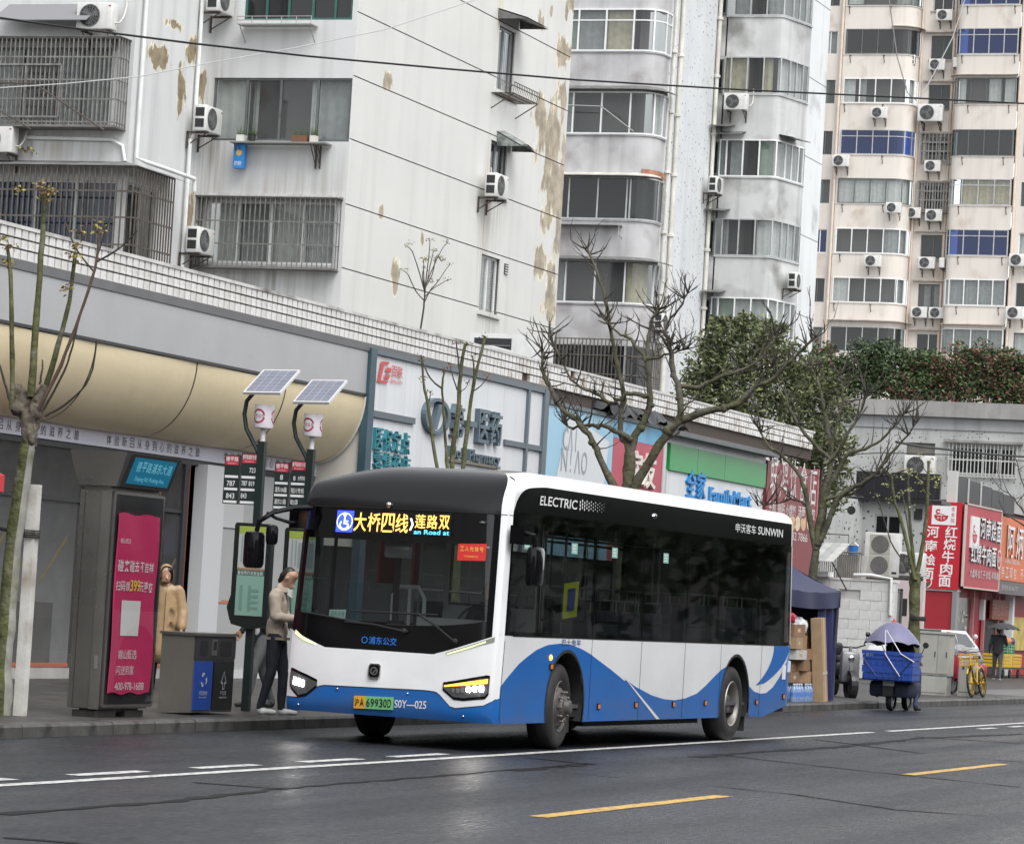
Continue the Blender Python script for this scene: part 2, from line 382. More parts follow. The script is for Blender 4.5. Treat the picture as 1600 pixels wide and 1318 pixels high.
# ---------------- the bus ----------------
BUS = T('city_bus', 'white and blue electric city bus with black front, pulling in to the stop', 'bus', (34.6, 12.67, 0), -.0247)
BL, BWd, FD, BZ = 10.95, 2.5, .15, .31
def b_in(z):
    if z > 2.86: return .03+.2*(1-sqrt(max(0, 1-((min(z, 3.05)-2.86)/.19)**2)))
    return .03*max(0, (z-1.2)/1.66)
def b_fr(z):
    if z <= .62: r = -.02+.05*max(0, (.45-z)/.17)**2
    elif z < 1.02: r = -.02+.03*(z-.62)/.4
    elif z < 2.55: r = .01+.13*(z-1.02)/1.53
    else: r = .14+.8*(1-sqrt(max(0, 1-((min(z, 3.05)-2.55)/.5)**2)))
    return r
def b_sd(z):
    return b_fr(z) if z < 2.55 else .14+.3*(1-sqrt(max(0, 1-((min(z, 3.05)-2.55)/.5)**2)))
def S_near(a, z, drop=.07):
    k = max(0, 1-(a-FD)/1.1); y = b_in(z); z0 = z
    if a > BL-.2: y += .09*((a-BL+.2)/.2)**2
    if a > BL-.25 and z > 1.2: a -= .05*(z-1.2)
    return Vector((a+b_sd(z)*k, y, z-drop*max(0, (z-2.5)/.55)*k))
def S_far(a, z):
    p = S_near(a, z, 0); return Vector((p.x, BWd-p.y, p.z-.2*max(0, (z-2.5)/.55)*max(0, 1-(a-FD)/2.6)))
def S_front(q, z):
    i = b_in(z); n = 3.6; k = 1 if z < 2.55 else 1
    sh = max(0, (z-2.5)/.55)                    # the dome's shoulders round off more than the sides
    e = FD*(1-(max(0, 1-abs(q)**n))**(1/n))
    y = BWd/2+(BWd/2-i)*q
    ze = z-(.2*abs(q)**3 if q > 0 else .07*abs(q)**6)*sh
    bs = b_sd(z)
    return Vector((e+bs+(b_fr(z)-bs)*(1-abs(q)**6), y, ze))
def lin(a, b, n): return [a+(b-a)*i/n for i in range(n+1)]
def strip(mb, S, us, lo, hi, nz=4, off=0, mi=0, ease=False):
    f = lambda c, u: c(u) if callable(c) else c
    rows = []
    for u in us:
        l, h = f(lo, u), f(hi, u); r = []
        for j in range(nz+1):
            t = j/nz
            if ease: t = sin(t*pi/2)
            z = l+(h-l)*t; p = S(u, z)
            if off:
                e = .004; nn = (S(u+e, z)-p).cross(S(u, z+e)-p)
                if nn.length > 0:
                    nn.normalize(); c = Vector((BL/2, BWd/2, 1.5))
                    if nn.dot(p-c) < 0: nn = -nn
                    p = p+nn*off
            r.append(p)
        rows.append(r)
    mb.grid(rows, mi)
WHT = mat('bus_white', (.82, .83, .84), .22, coat=.5, var=.04, vs=1.2, grime=(1.05, (.30, .28, .25), .4))
BLU = mat('bus_blue', (.008, .125, .44), .25, coat=.12, spec=.4, var=.05, vs=1.5, grime=(.95, (.10, .11, .13), .5))
BLK = mat('bus_black', (.005, .005, .006), .10, spec=.3)
DOME = mat('bus_roof_black', (.006, .006, .007), .22, spec=.45)
RUB = mat('rubber', (.018, .018, .018), .75, var=.3, vs=8)
DKG = mat('under_dark', (.012, .012, .012), .8)
CHR = mat('chrome', (.6, .6, .6), .22, 1)
BGL = glass('bus_side_glass', (.36, .38, .38), .02)
WGL = glass('bus_windscreen_glass', (.56, .60, .60), .01)
BK = BUS
W1, W2, AR, AZ = 2.14, 8.42, .60, .49
def wavez(s):
    def ip(P):
        for (a, b), (c, d) in zip(P, P[1:]):
            if a <= s <= c:
                t = (s-a)/(c-a); return b+(d-b)*t
        return 0
    w1 = [(-.1, .58), (0, .62), (.3, .79), (.63, .95), (.9, 1.04), (1.15, 1.11), (1.5, 1.17), (1.9, 1.19), (2.2, 1.185), (2.56, 1.14), (2.85, 1.09), (3.18, 1.01), (3.6, .91), (3.99, .81), (4.5, .66), (5.45, .31)]
    w2 = [(4.13, .80), (4.5, .71), (5.15, .6), (5.6, .555), (6, .54), (6.4, .56), (6.86, .62), (7.2, .72), (7.55, .84), (7.8, .92), (8.1, .98), (8.6, 1.0), (9.0, .72), (9.25, .64), (9.55, .61), (9.8, .62), (10.1, .70), (10.4, .85), (10.65, 1.03), (10.8, 1.24), (11, 1.27)]
    return max(ip(w1), ip(w2), BZ)
def skirt(s):
    z = BZ
    for c in (W1, W2):
        d = abs(s-c)
        if d < AR: z = max(z, AZ+sqrt(max(0, AR*AR-d*d)))
    if s > 9.7: z = max(z, BZ+(s-9.7)*.13)
    return z
us = sorted(set([round(x, 4) for x in lin(FD, BL, 150)]+[round(c+AR*k, 4) for c in (W1, W2) for k in (-1, -.999, -.97, -.9, .9, .97, .999, 1)]))
def bandtop(s): return 2.90-.30*exp(-max(0, s-.15)/.13)
for nm, S, near in (('side', S_near, 1), ('far', S_far, 0)):
    b = MB(); strip(b, S, us, lambda s: max(skirt(s), wavez(s)) if near else skirt(s), 1.255, 4); b.build('side_panel', WHT, BK, True)
    if near:
        b = MB(); strip(b, S, us, skirt, lambda s: max(skirt(s), wavez(s)), 3); b.build('blue_wave', BLU, BK, True)
    b = MB(); strip(b, S, us, bandtop if near else 2.9, 3.05, 7, 0, 0, True); b.build('roof_edge', WHT, BK, True)
    b = MB(); strip(b, S, us, 2.6, bandtop if near else 2.9, 2); b.build('header_band', BLK, BK, True)
# white slash and rear crescent of the livery, 3 mm proud
b = MB(); strip(b, S_near, lin(0, 1, 12), 0, 1, 1)
b = MB()
rows = [[], []]
for t in lin(0, 1, 14):
    s = 4.07+t*1.33; z = .83-t*.515; wd = .012+.052*t
    rows[0].append(S_near(s-wd, z)+Vector((0, -.003, 0))); rows[1].append(S_near(s+wd, z)+Vector((0, -.003, 0)))
b.grid(rows); b.build('livery_slash', WHT, BK)
b = MB(); rows = []
for t in lin(0, 1, 20):
    z = 1.25-.53*t; l = 10.04-.02*t-.72*t**2.2; r = 10.79-.22*t-.85*t**2.0-.18*t**5
    if t > .985: r = l+.02
    rows.append([S_near(l+(r-l)*k, z)+Vector((0, -.003, 0)) for k in (0, .33, .66, 1)])
b.grid(rows); b.build('livery_patch', BLU, BK, True)
# side glazing: black post strips with flush panes
ws = [.17, 1.14, 2.91, 4.61, 6.29, 7.54, 9.26, 10.42, 10.86]
for S, near in ((S_near, 1), (S_far, 0)):
    b = MB()
    for x in ws: strip(b, S, lin(max(FD, x-.055), min(BL, x+.055), 2), 1.255, 2.6, 3)
    strip(b, S, us, 1.255, 1.30, 1, -.004); strip(b, S, us, 2.52, 2.6, 1, -.004)
    b.build('window_posts' if 0 else 'window_post', BLK, BK, True)
    for x0, x1 in zip(ws, ws[1:]):
        b = MB(); strip(b, S, lin(x0+.012, x1-.012, 6), 1.262, 2.595, 4, .006); b.build('side_window', BGL if near else WGL, BK, True)
        if near and x1 < 10.5 and x0 > .9:      # inner black frames of the opening lights
            b = MB(); xa, xb = x0+.16, x1-.16
            for (p, q_, l, h) in ((xa, xa+.03, 1.45, 2.45), (xb-.03, xb, 1.45, 2.45), (xa, xb, 1.43, 1.46), (xa, xb, 2.43, 2.46)): strip(b, S, lin(p, q_, 3), l, h, 1, -.03)
            b.build('window_frame', BLK, BK)
# front
qs = [-1+2*i/64 for i in range(65)]
def Sq(q): return q
tq = lambda t: (t-BWd/2)/(BWd/2)
def mask_bot(q):
    t = BWd/2*(1+q)
    if t < .72: return 1.02+.23*((.72-t)/.66)**1.1
    if t > 2.05: return 1.02+.16*((t-2.05)/.42)**1.1
    return 1.01
def glass_bot(q): return 1.30+.13*abs(q)**2.2*(1.0 if q < 0 else .75)
def blue_top(q):
    t = BWd/2*(1+q)
    a = [( -.1, .60), (.0, .585), (.12, .5), (.45, .45), (.5, .46), (.66, .61), (.8, .62), (2.0, .60), (2.08, .58), (2.3, .45), (2.42, .45), (2.6, .47)]
    for (p, z), (r, y) in zip(a, a[1:]):
        if p <= t <= r: return z+(y-z)*(t-p)/(r-p)
    return .5
QP = -.918
b = MB(); strip(b, S_front, qs, BZ, blue_top, 5); b.build('front_bumper', BLU, BK, True)
b = MB(); strip(b, S_front, qs, blue_top, mask_bot, 5); b.build('front_panel', WHT, BK, True)
qm = [QP+(1-QP)*i/60 for i in range(61)]
b = MB(); strip(b, S_front, qm, mask_bot, glass_bot, 5); b.build('front_mask', BLK, BK, True)
b = MB(); strip(b, S_front, [QP, -.89, -.86], glass_bot, 2.55, 8); strip(b, S_front, [.9, .94, 1], glass_bot, 2.55, 8); strip(b, S_front, qm, 2.2, 2.55, 4, -.02); b.build('windscreen_surround', BLK, BK, True)
b = MB(); strip(b, S_front, lin(-.86, .9, 40), glass_bot, 2.545, 8); b.build('windscreen', WGL, BK, True)
b = MB(); strip(b, S_front, qm, 2.555, 3.05, 12, 0, 0, True); 
b.build('roof_dome', DOME, BK, True, sharp=60)
b = MB(); strip(b, S_front, lin(-1, QP, 3), mask_bot, 3.05, 24)
b.build('corner_pillar', WHT, BK, True)
# roof top, closing shell, with a low battery box
b = MB()
loop = [S_near(u, 3.05) for u in us[::6]]
rows = [[S_near(u, 3.05).lerp(S_far(u, 3.05), k)+Vector((0, 0, .05*(1-(2*k-1)**4))) for k in lin(0, 1, 8)] for u in lin(1.35, BL-.02, 20)]
b.grid(rows); b.build('roof', mat('bus_roof_white', (.6, .6, .6), .4), BK, True)
b = MB(); fr = [S_front(q, 3.05) for q in qs]
rows = [fr, [S_near(1.35, 3.05).lerp(S_far(1.35, 3.05), (1+q)/2)+Vector((0, 0, .05*(1-q**4))) for q in qs]]; b.grid([r[3:] for r in rows]); b.build('roof_front', DOME, BK)
b = MB(); b.grid([r[:4] for r in rows]); b.build('roof_corner', WHT, BK)
# rear
b = MB(); rows = [[S_near(BL, z).lerp(S_far(BL, z), k)+Vector((.05*(1-(2*k-1)**2), 0, 0)) for k in lin(0, 1, 6)] for z in lin(.48, 3.05, 10)]
b.grid(rows); b.build('rear_panel', WHT, BK, True)
# under body and arches
b = MB(); b.box(.3, BL-.1, .08, BWd-.08, .36, .45); b.box(3.2, 7.4, .15, BWd-.15, .24, .36); b.build('chassis', DKG, BK)
for c in (W1, W2):
    for y0, y1, nf in ((.012, .5, 1), (BWd-.5, BWd-.012, 0)):
        b = MB(); arc = [(c+AR*cos(a), AZ+AR*sin(a)) for a in lin(-.3, pi+.3, 20)]
        b.grid([[Vector((x, y0, z)) for x, z in arc], [Vector((x, y1, z)) for x, z in arc]])
        yb = y1 if nf else y0
        b.add([(c, yb, AZ)]+[(x, yb, z) for x, z in arc], [(0, i+1, i+2) for i in range(len(arc)-1)])
        if nf:
            r2 = [(c+(AR+.035)*cos(a), AZ+(AR+.035)*sin(a)) for a in lin(-.3, pi+.3, 20)]
            b.grid([[Vector((x, -.004, z)) for x, z in arc], [Vector((x, -.004, z)) for x, z in r2]])
        b.build('wheel_arch', RUB if nf else DKG, BK, True)
# wheels
TYM = mat('tyre', (.022, .022, .021), .7, var=.35, vs=7, bump=.4, bs=60); RIM = mat('rim_grey', (.13, .12, .115), .55, .5, var=.25, vs=8)
RIM2 = mat('rim_bright', (.42, .40, .37), .4, .8, var=.15, vs=8)
def wheel(x, y, out, front, steer=0):
    """out: -1 when the face looks to the near side"""
    R = .48
    g = bpy.data.objects.new('wheel', None); COL.objects.link(g); g.parent = BK
    M = Matrix.Translation((x, y, R)) @ Matrix.Rotation(steer, 4, 'Z') @ (Matrix.Rotation(pi, 4, 'Z') if out > 0 else Matrix.Identity(4))
    g.matrix_basis = M; MW[g.name] = W(BK) @ M
    b = MB(); b.lathe([(.29, 0), (.30, -.005), (.36, -.02), (.43, -.012), (.465, .01), (R, .035), (R, .235), (.465, .26), (.30, .27), (.29, .25)], ax='y', seg=40)
    for k in range(3):
        z = .075+.06*k; b.lathe([(R+.001, z), (R+.001, z+.008), (R-.004, z+.008)], ax='y', seg=40)
    b.build('tyre', TYM, g, True)
    b = MB()
    if front:
        b.lathe([(.295, .0), (.285, -.012), (.27, .0), (.255, .03), (.245, .05), (.22, .01), (.17, -.025), (.13, -.03)], ax='y', seg=40)
        b.build('rim', RIM, g, True)
        b = MB(); b.lathe([(.135, -.03), (.125, -.06), (.085, -.075), (.08, -.12), (.06, -.135), (.0, -.137)], ax='y', seg=24); b.build('hub', RIM, g, True)
        b = MB()
        for k in range(10):
            a = 2*pi*k/10; b.lathe([(.016, -.02), (.016, -.06), (.009, -.075), (0, -.075)], (.17*cos(a), 0, .17*sin(a)), 'y', 6)
        b.build('wheel_nut', RIM, g)['kind'] = 'stuff'
        b = MB()
        for k in range(10):
            a = 2*pi*(k+.5)/10; b.lathe([(.026, .0), (0, .0)], (.222*cos(a), -.012+.018, .222*sin(a)), 'y', 10)
        b.build('rim_hole', DKG, g)['kind'] = 'stuff'
    else:
        b.lathe([(.295, .0), (.285, -.012), (.268, .0), (.255, .07), (.25, .15), (.2, .17), (.13, .17)], ax='y', seg=40)
        b.build('rim', RIM2, g, True)
        b = MB(); b.lathe([(.13, .17), (.12, .06), (.1, .04), (.0, .035)], ax='y', seg=24); b.build('hub', RIM, g, True)
        b = MB()
        for k in range(10):
            a = 2*pi*k/10; b.lathe([(.016, .17), (.016, .13), (.0, .125)], (.165*cos(a), 0, .165*sin(a)), 'y', 6)
        b.build('wheel_nut', RIM, g)['kind'] = 'stuff'
wheel(W1, .06, -1, True, .10); wheel(W1, BWd-.06, 1, True, .10); wheel(W2, .04, -1, False); wheel(W2, BWd-.04, 1, False)
b = MB(); b.box(W1+.38, W1+.5, .12, .5, .18, .62); b.build('mud_flap', RUB, BK)
b = MB(); b.box(W2+.62, W2+.64, .05, .5, .12, .5); b.build('mud_flap', RUB, BK)
# lamps
LENS = mat('lamp_lens', (.08, .08, .085), .08, coat=1); HLED = mat('headlamp_glow', (1, 1, 1), .3, emit=(1, .96, .9), es=36)
AMB = mat('amber_glow', (.9, .4, .05), .3, emit=(1, .42, .05), es=1.1); DRL = mat('daylight_strip', (.8, .9, .4), .3, emit=(.85, .95, .40), es=.5)
ORG = mat('orange_reflector', (.75, .22, .03), .25)
FO = lambda t, z, off=.0: S_front(tq(t), z)+Vector((-off, 0, 0))
def fpoly(name, pts, m, off, parent=BK, div=6):
    """polygon strip on the front: pts = list of (t, zlo, zhi)"""
    b = MB(); rows = []
    for (t, lo, hi), (t2, lo2, hi2) in zip(pts, pts[1:]):
        for k in range(div):
            f = k/div; rows.append([FO(t+(t2-t)*f, l, off) for l in (lo+(lo2-lo)*f, (lo+hi)/2+((lo2+hi2)/2-(lo+hi)/2)*f, hi+(hi2-hi)*f)])
    t, lo, hi = pts[-1]; rows.append([FO(t, l, off) for l in (lo, (lo+hi)/2, hi)])
    b.grid(rows); return b.build(name, m, parent, True)
def headlight(pts, leds, ind, chrome):
    h = fpoly('headlight', pts, LENS, .012)
    fpoly('lamp_surround', [(t, l-.03, u+.03) for t, l, u in pts], BLK, .005, h)
    for (t0, t1, z0, z1) in leds: fpoly('lamp_led', [(t0, z0, z1), (t1, z0+.005, z1+.005)], HLED, .018, h, 2)
    for (t0, t1, z0, z1) in chrome: fpoly('lamp_reflector', [(t0, z0, z1), (t1, z0+.005, z1+.005)], CHR, .016, h, 2)
    if ind: fpoly('indicator', ind, AMB, .02, h)
headlight([(.085, .645, .79), (.12, .60, .795), (.36, .565, .74), (.47, .57, .715), (.60, .665, .69)],
          [(.14, .185, .645, .705), (.215, .25, .64, .70), (.28, .325, .635, .685)], [(.10, .735, .785), (.35, .70, .735), (.58, .672, .688)], [(.35, .39, .62, .68), (.40, .44, .61, .665), (.46, .49, .62, .66)])
headlight([(2.08, .60, .625), (2.2, .50, .67), (2.30, .475, .70), (2.40, .56, .735), (2.425, .60, .735)],
          [(2.24, 2.27, .57, .635), (2.29, 2.318, .575, .65), (2.34, 2.37, .585, .66)], None, [(2.15, 2.17, .57, .62), (2.18, 2.21, .555, .635)])
fpoly('daylight_lamp', [(.07, 1.185, 1.235), (.35, 1.10, 1.125), (.60, 1.025, 1.035)], mat('lamp_smoke', (.25, .26, .22), .2), .008); fpoly('daylight_strip', [(.16, 1.168, 1.185), (.35, 1.095, 1.11), (.58, 1.02, 1.03)], DRL, .014)
fpoly('daylight_lamp', [(2.14, 1.03, 1.045), (2.3, 1.075, 1.105), (2.41, 1.135, 1.18)], DRL, .008)
for p in ((W1-.53, 1.03, .035), ):
    b = MB(); b.ball(S_near(p[0], p[1]), p[2], 12, 8, sc=(1, .6, 1)); b.build('side_indicator', AMB, BK, True)
for s, z in ((1.63, .93), (3.25, .48), (4.55, .49), (5.95, .49), (7.2, .5), (9.36, .5), (10.58, .57)):
    b = MB(); p = S_near(s, z); b.box(p.x-.045, p.x+.045, p.y-.012, p.y, z-.035, z+.035, 0); o = b.build('marker_lamp', BLK, BK)
    b = MB(); b.box(p.x-.03, p.x+.03, p.y-.018, p.y-.01, z-.024, z+.024); b.build('marker_lens', ORG, o)
# destination display
LB = mat('led_board', (.004, .004, .005), .25)
dsp = fpoly('destination_display', [(.66, 2.285, 2.53), (2.06, 2.265, 2.51)], LB, .006, BK, 10)
LO = mat('led_amber', (.9, .5, .1), .5, emit=(1, .50, .10), es=.95); LBl = mat('led_blue', (.05, .1, .9), .5, emit=(.03, .05, 1), es=.8); LC = mat('led_cyan', (.1, .5, .9), .5, emit=(.12, .6, 1), es=.75); LW = mat('led_white', (.9, .9, 1), .5, emit=(.75, .85, 1), es=.8)
def front_fn(off): return lambda u, v, d=0: S_front(tq(2.06-u), 2.265+v+u*.0125)+Vector((-off-d, 0, 0))
def ftext(name, st, u, v, w_, h_, m, off=.014, parent=dsp, **k):
    b = MB(); letters(b, st, front_fn(off), w_, h_, 0, 0, u, v, **k); return b.build(name, m, parent)
b = MB(); rows = [[front_fn(.012)(u, v) for u in lin(.02, .225, 3)] for v in (.005, .24)]; b.grid(rows); b.build('access_symbol_board', LBl, dsp)
b = MB(); f = front_fn(.018)
def fdisc(b, cu, cv, r0_, r1_, a0, a1, f, n=20):
    b.grid([[f(cu+r*cos(a), cv+r*sin(a)) for a in lin(a0, a1, n)] for r in (r0_, r1_)])
fdisc(b, .122, .12, .088, .097, 0, 2*pi, f, 28); fdisc(b, .118, .197, 0.0, .022, 0, 2*pi, f, 10); fdisc(b, .118, .085, .042, .056, pi*.75, pi*2.05, f, 14)
b.grid([[f(.112, .17), f(.112, .1)], [f(.128, .17), f(.128, .1)]]); b.grid([[f(.112, .13), f(.165, .13)], [f(.112, .118), f(.165, .118)]]); b.grid([[f(.112, .105), f(.16, .105), f(.185, .05)], [f(.112, .092), f(.15, .092), f(.172, .045)]])
b.build('access_symbol', LW, dsp)
for i, ch in enumerate('大桥四线'): ftext('route_character', ch, .235+i*.168, .02, .15, .205, LO, bold=.008)
ftext('route_arrow', '›', .905, .05, .05, .13, LW, bold=.02)
for i, ch in enumerate('莲路双'): ftext('route_character', ch, .97+i*.142, .075, .125, .15, LO, bold=.008)
ftext('route_translation', 'an Road at', .965, .012, .42, .05, LC, bold=.01)
# red plaque, blue company lettering, badge, plate, fleet number
RED = mat('plaque_red', (.62, .03, .025), .4); YEL = mat('print_yellow', (.85, .6, .12), .5)
pq = fpoly('windscreen_plaque', [(.235, 2.04, 2.225), (.56, 2.03, 2.21)], RED, .006)
pf = lambda u, v, d=0: S_front(tq(.545-u), 2.04+v)+Vector((-.011, 0, 0))
b = MB()
for i, ch in enumerate('工人先锋号'): letters(b, ch, pf, .045, .05, 0, 0, .012+i*.056, .095)
letters(b, '中华全国总工会', pf, .16, .02, 0, 0, .065, .03); b.build('plaque_lettering', YEL, pq)
BLT = mat('print_blue', (.02, .16, .55), .4)
b = MB(); bfn = lambda u, v, d=0: S_front(tq(1.60-u), 1.075+v)+Vector((-.006, 0, 0))
letters(b, '浦东公交', bfn, .33, .085, 0, 0, .09, 0, bold=.015); fdisc(b, .04, .042, .026, .038, pi*.3, pi*1.5, bfn, 10); fdisc(b, .04, .042, .026, .038, pi*1.45, pi*2.4, bfn, 10); b.build('company_lettering', BLT, BK)
b = MB(); bf2 = lambda u, v, d=0: S_front(tq(1.475-u), .71+v)+Vector((-.006-d, 0, 0))
hexa = [(.02, 0), (.12, 0), (.14, .03), (.14, .14), (.12, .16), (.02, .16), (0, .13), (0, .03)]
b.prism(hexa, bf2, .02); bd = b.build('badge', CHR, BK)
b = MB(); bf3 = lambda u, v, d=0: bf2(u, v, .022); b.add([bf3(.07+(u-.07)*.84, .08+(v-.08)*.84) for u, v in hexa], [tuple(range(8))]); b.build('badge_field', BLK, bd)
b = MB(); bf4 = lambda u, v, d=0: bf2(u, v, .026)
fdisc(b, .07, .08, .030, .045, 0, pi*2, bf4, 20); b.grid([[bf4(.04, .05), bf4(.1, .115)], [bf4(.05, .04), bf4(.11, .105)]]); b.build('badge_emblem', CHR, bd)
PLY = mat('plate_yellow', (.78, .42, .04), .4); PLG = mat('plate_green', (.20, .55, .22), .4); INK = mat('print_black', (.01, .01, .01), .5); PWH = mat('print_white', (.75, .75, .75), .5)
plf = lambda off: (lambda u, v, d=0: S_front(tq(1.622-u), .375+v+u*.025)+Vector((-off-d, 0, 0)))
b = MB(); b.prism([(0, 0), (.135, 0), (.135, .135), (0, .135)], plf(.0), .018); pl = b.build('number_plate', PLY, BK)
b = MB(); b.prism([(.136, 0), (.46, 0), (.46, .135), (.136, .135)], plf(.0), .018); b.build('plate_field', PLG, pl)
b = MB(); g = plf(.021); letters(b, '沪', g, .05, .085, 0, 0, .012, .025, bold=.01); letters(b, 'A', g, .05, .085, 0, 0, .072, .025, bold=.01)
for i, ch in enumerate('69930D'): letters(b, ch, g, .042, .09, 0, 0, .15+i*.05, .022, bold=.01)
b.build('plate_characters', INK, pl)
b = MB(); letters(b, 'S0Y—025', plf(.004), .37, .085, 0, 0, .475, .025, bold=.008); b.build('fleet_number', PWH, BK)
# side lettering
sf = lambda s0, z0: (lambda u, v, d=0: S_near(s0+u, z0+v)+Vector((0, -.004, 0)))
b = MB(); f = sf(1.03, 2.70); letters(b, 'ELECTRIC', f, 1.22, .105, 0, 0, 0, 0, bold=.012, shear=.1)
for i in range(12):
    for j in range(3):
        r = .021*(1-i/15); cu, cv = 1.31+i*.072, .014+j*.038+(.019 if i % 2 else 0)
        b.add([f(cu-r, cv), f(cu, cv-r), f(cu+r, cv), f(cu, cv+r)], [(0, 1, 2, 3)])
b.build('side_slogan', PWH, BK)['kind'] = 'stuff'
b = MB(); f = sf(8.15, 2.70); letters(b, '申沃客车', f, .88, .12, 0, 0, 0, -.01, bold=.002); letters(b, 'SUNWIN', f, 1.12, .105, 0, 0, .97, .0, bold=.012); b.build('maker_lettering', PWH, BK)
b = MB(); f = sf(1.93, 1.17); letters(b, '巴士电车', f, .62, .07, 0, 0, 0, 0, bold=.006); b.build('wave_lettering', mat('print_navy', (.03, .07, .2), .4), BK)
b = MB(); b.ball(S_near(4.92, 2.75), .05, 10, 6, sc=(1.2, .7, .7)); b.build('side_camera', CHR, BK, True)
b = MB(); b.box(.95, 1.02, 1.15, 1.3, 2.62, 2.7); b.ball(FO(1.42, 2.59, .02), .035, 10, 6); b.build('front_camera', CHR, BK, True)
b = MB(); b.ball(FO(.3, 2.45, .01), .03, 8, 5, sc=(1, 1.6, .7)); b.build('header_sensor', CHR, BK, True)
# seams of the body panels
b = MB()
for s in (.17, 2.93, 4.66, 6.3, 7.75, 9.5):
    z1 = 1.25 if s > 1 else 1.2
    strip(b, S_near, [s-.006, s+.006], lambda s_: skirt(s_)+.01, z1, 3, .002)
for s in (1.0, ): strip(b, S_near, [s-.003, s+.003], 2.9, 3.04, 3, .002)
strip(b, S_near, lin(.4, 10.8, 40), 1.247, 1.256, 1, .003)
strip(b, S_front, qs, 2.548, 2.557, 1, .003); b.build('panel_seam', DKG, BK)
b = MB(); strip(b, S_front, lin(-.99, .99, 40), lambda q: blue_top(q)-.004, lambda q: blue_top(q)+.004, 1, .003); b.build('bumper_seam', DKG, BK)
b = MB()
for t, z in ((.35, .37), (1.0, .57), (1.83, .57), (2.3, .37)): b.ball(FO(t, z, .005), .012, 8, 5)
b.build('parking_sensor', CHR, BK)['kind'] = 'stuff'
b = MB(); b.box(10.72, 10.76, -.03, 0, .9, 1.05); b.build('charge_flap', WHT, BK)
b = MB(); p = S_near(10.5, .85); b.add([S_near(10.45, .8)+Vector((0, -.008, 0)), S_near(10.62, .8)+Vector((0, -.008, 0)), S_near(10.62, .99)+Vector((0, -.008, 0)), S_near(10.45, .99)+Vector((0, -.008, 0))], [(0, 1, 2, 3)]); b.build('charge_label', PWH, BK)
# wipers
def wiper(t0, z0, t1, z1, b0, b1):
    b = MB(); b.tube([FO(t0, z0, .04), FO((t0+t1)/2, (z0+z1)/2+.02, .05), FO(t1, z1, .035)], .012, 6); b.tube([FO(b0[0], b0[1], .03), FO((b0[0]+b1[0])/2, (b0[1]+b1[1])/2, .03), FO(b1[0], b1[1], .03)], .011, 5)
    b.ball(FO(t0, z0, .02), .035, 8, 6); b.build('wiper', DKG, BK, True)
wiper(.5, 1.16, .95, 1.43, (1.75, 1.42), (.72, 1.43)); wiper(1.1, 1.235, 1.8, 1.30, (2.3, 1.375), (1.05, 1.235))
# mirrors: the driver's side head hangs from a bracket; the kerb side one swings out ahead
b = MB(); b.tube([S_near(.36, 2.36)+Vector((0, 0, 0)), Vector((.2, -.12, 2.37)), Vector((.22, -.25, 2.34)), Vector((.24, -.27, 2.2))], .03, 8); b.obox((.16, -.16, 2.24), (.3, 0, 0), (0, .16, 0), (0, 0, .2)); m1 = b.build('mirror_arm', BLK, BK, True)
def rbox(b, x0, x1, y0, y1, z0, z1, r, mi=0):
    """box with rounded vertical and horizontal edges: stacked outlines"""
    def ring(i, z):
        pts = []
        for cx, cy, a0 in ((x1-r, y1-r, 0), (x0+r, y1-r, pi/2), (x0+r, y0+r, pi), (x1-r, y0+r, 1.5*pi)):
            for a in (a0, a0+pi/4, a0+pi/2): pts.append(Vector((cx+(r-i)*cos(a), cy+(r-i)*sin(a), z)))
        return pts
    rows = [ring(r*.9, z0), ring(r*.35, z0+r*.2), ring(0, z0+r), ring(0, z1-r), ring(r*.35, z1-r*.2), ring(r*.9, z1)]
    n = len(b.v); b.grid(rows, mi, True); k = len(rows[0])
    b.f += [tuple(n+i for i in range(k))[::-1], tuple(n+5*k+i for i in range(k))]; b.m += [mi, mi]
b = MB(); rbox(b, .12, .40, -.34, -.2, 1.8, 2.22, .05); b.build('mirror_head', BLK, m1, True)
b = MB()
b.tube([Vector((.12, 2.34, 2.52)), Vector((-.12, 2.44, 2.50)), Vector((-.28, 2.60, 2.44)), Vector((-.32, 2.75, 2.33)), Vector((-.33, 2.77, 2.2))], .028, 8); b.tube([Vector((.12, 2.40, 2.36)), Vector((-.05, 2.50, 2.34)), Vector((-.22, 2.60, 2.38)), Vector((-.3, 2.67, 2.43))], .02, 8)
b.obox((-.02, 2.42, 2.28), (.2, -.12, 0), (.06, .14, 0), (0, 0, .26)); m2 = b.build('mirror_arm', BLK, BK, True)
b = MB(); rbox(b, -.46, -.26, 2.67, 2.87, 1.82, 2.22, .05); b.build('mirror_head', BLK, m2, True)
b = MB(); rbox(b, -.40, -.28, 2.51, 2.64, 2.08, 2.3, .045); b.build('wide_angle_mirror', BLK, m2, True)
# inside: floor, lining, dashboard, seats, poles, screens and stickers
INT = mat('bus_lining', (.45, .46, .46), .6); SEA = mat('bus_seat', (.05, .06, .085), .6); POL = mat('bus_pole', (.55, .56, .56), .25, .6); DSH = mat('bus_dash', (.25, .25, .245), .5)
b = MB(); b.box(.5, BL-.15, .06, BWd-.06, .46, .5); b.build('floor', mat('bus_floor', (.08, .08, .085), .5), BK)
b = MB(); b.box(.9, BL-.12, .2, BWd-.2, 2.74, 2.77); b.build('ceiling', INT, BK)
b = MB(); b.box(BL-.3, BL-.25, .1, BWd-.1, .5, 2.7); b.build('rear_bulkhead', mat('bus_dark_lining', (.05, .05, .055), .6), BK)
b = MB(); b.box(.30, .75, .15, 1.45, .9, 1.3); b.box(.34, .7, .2, 1.1, 1.28, 1.40); b.box(.3, .5, 1.4, 2.3, .9, 1.22); b.build('dashboard', DSH, BK, True)
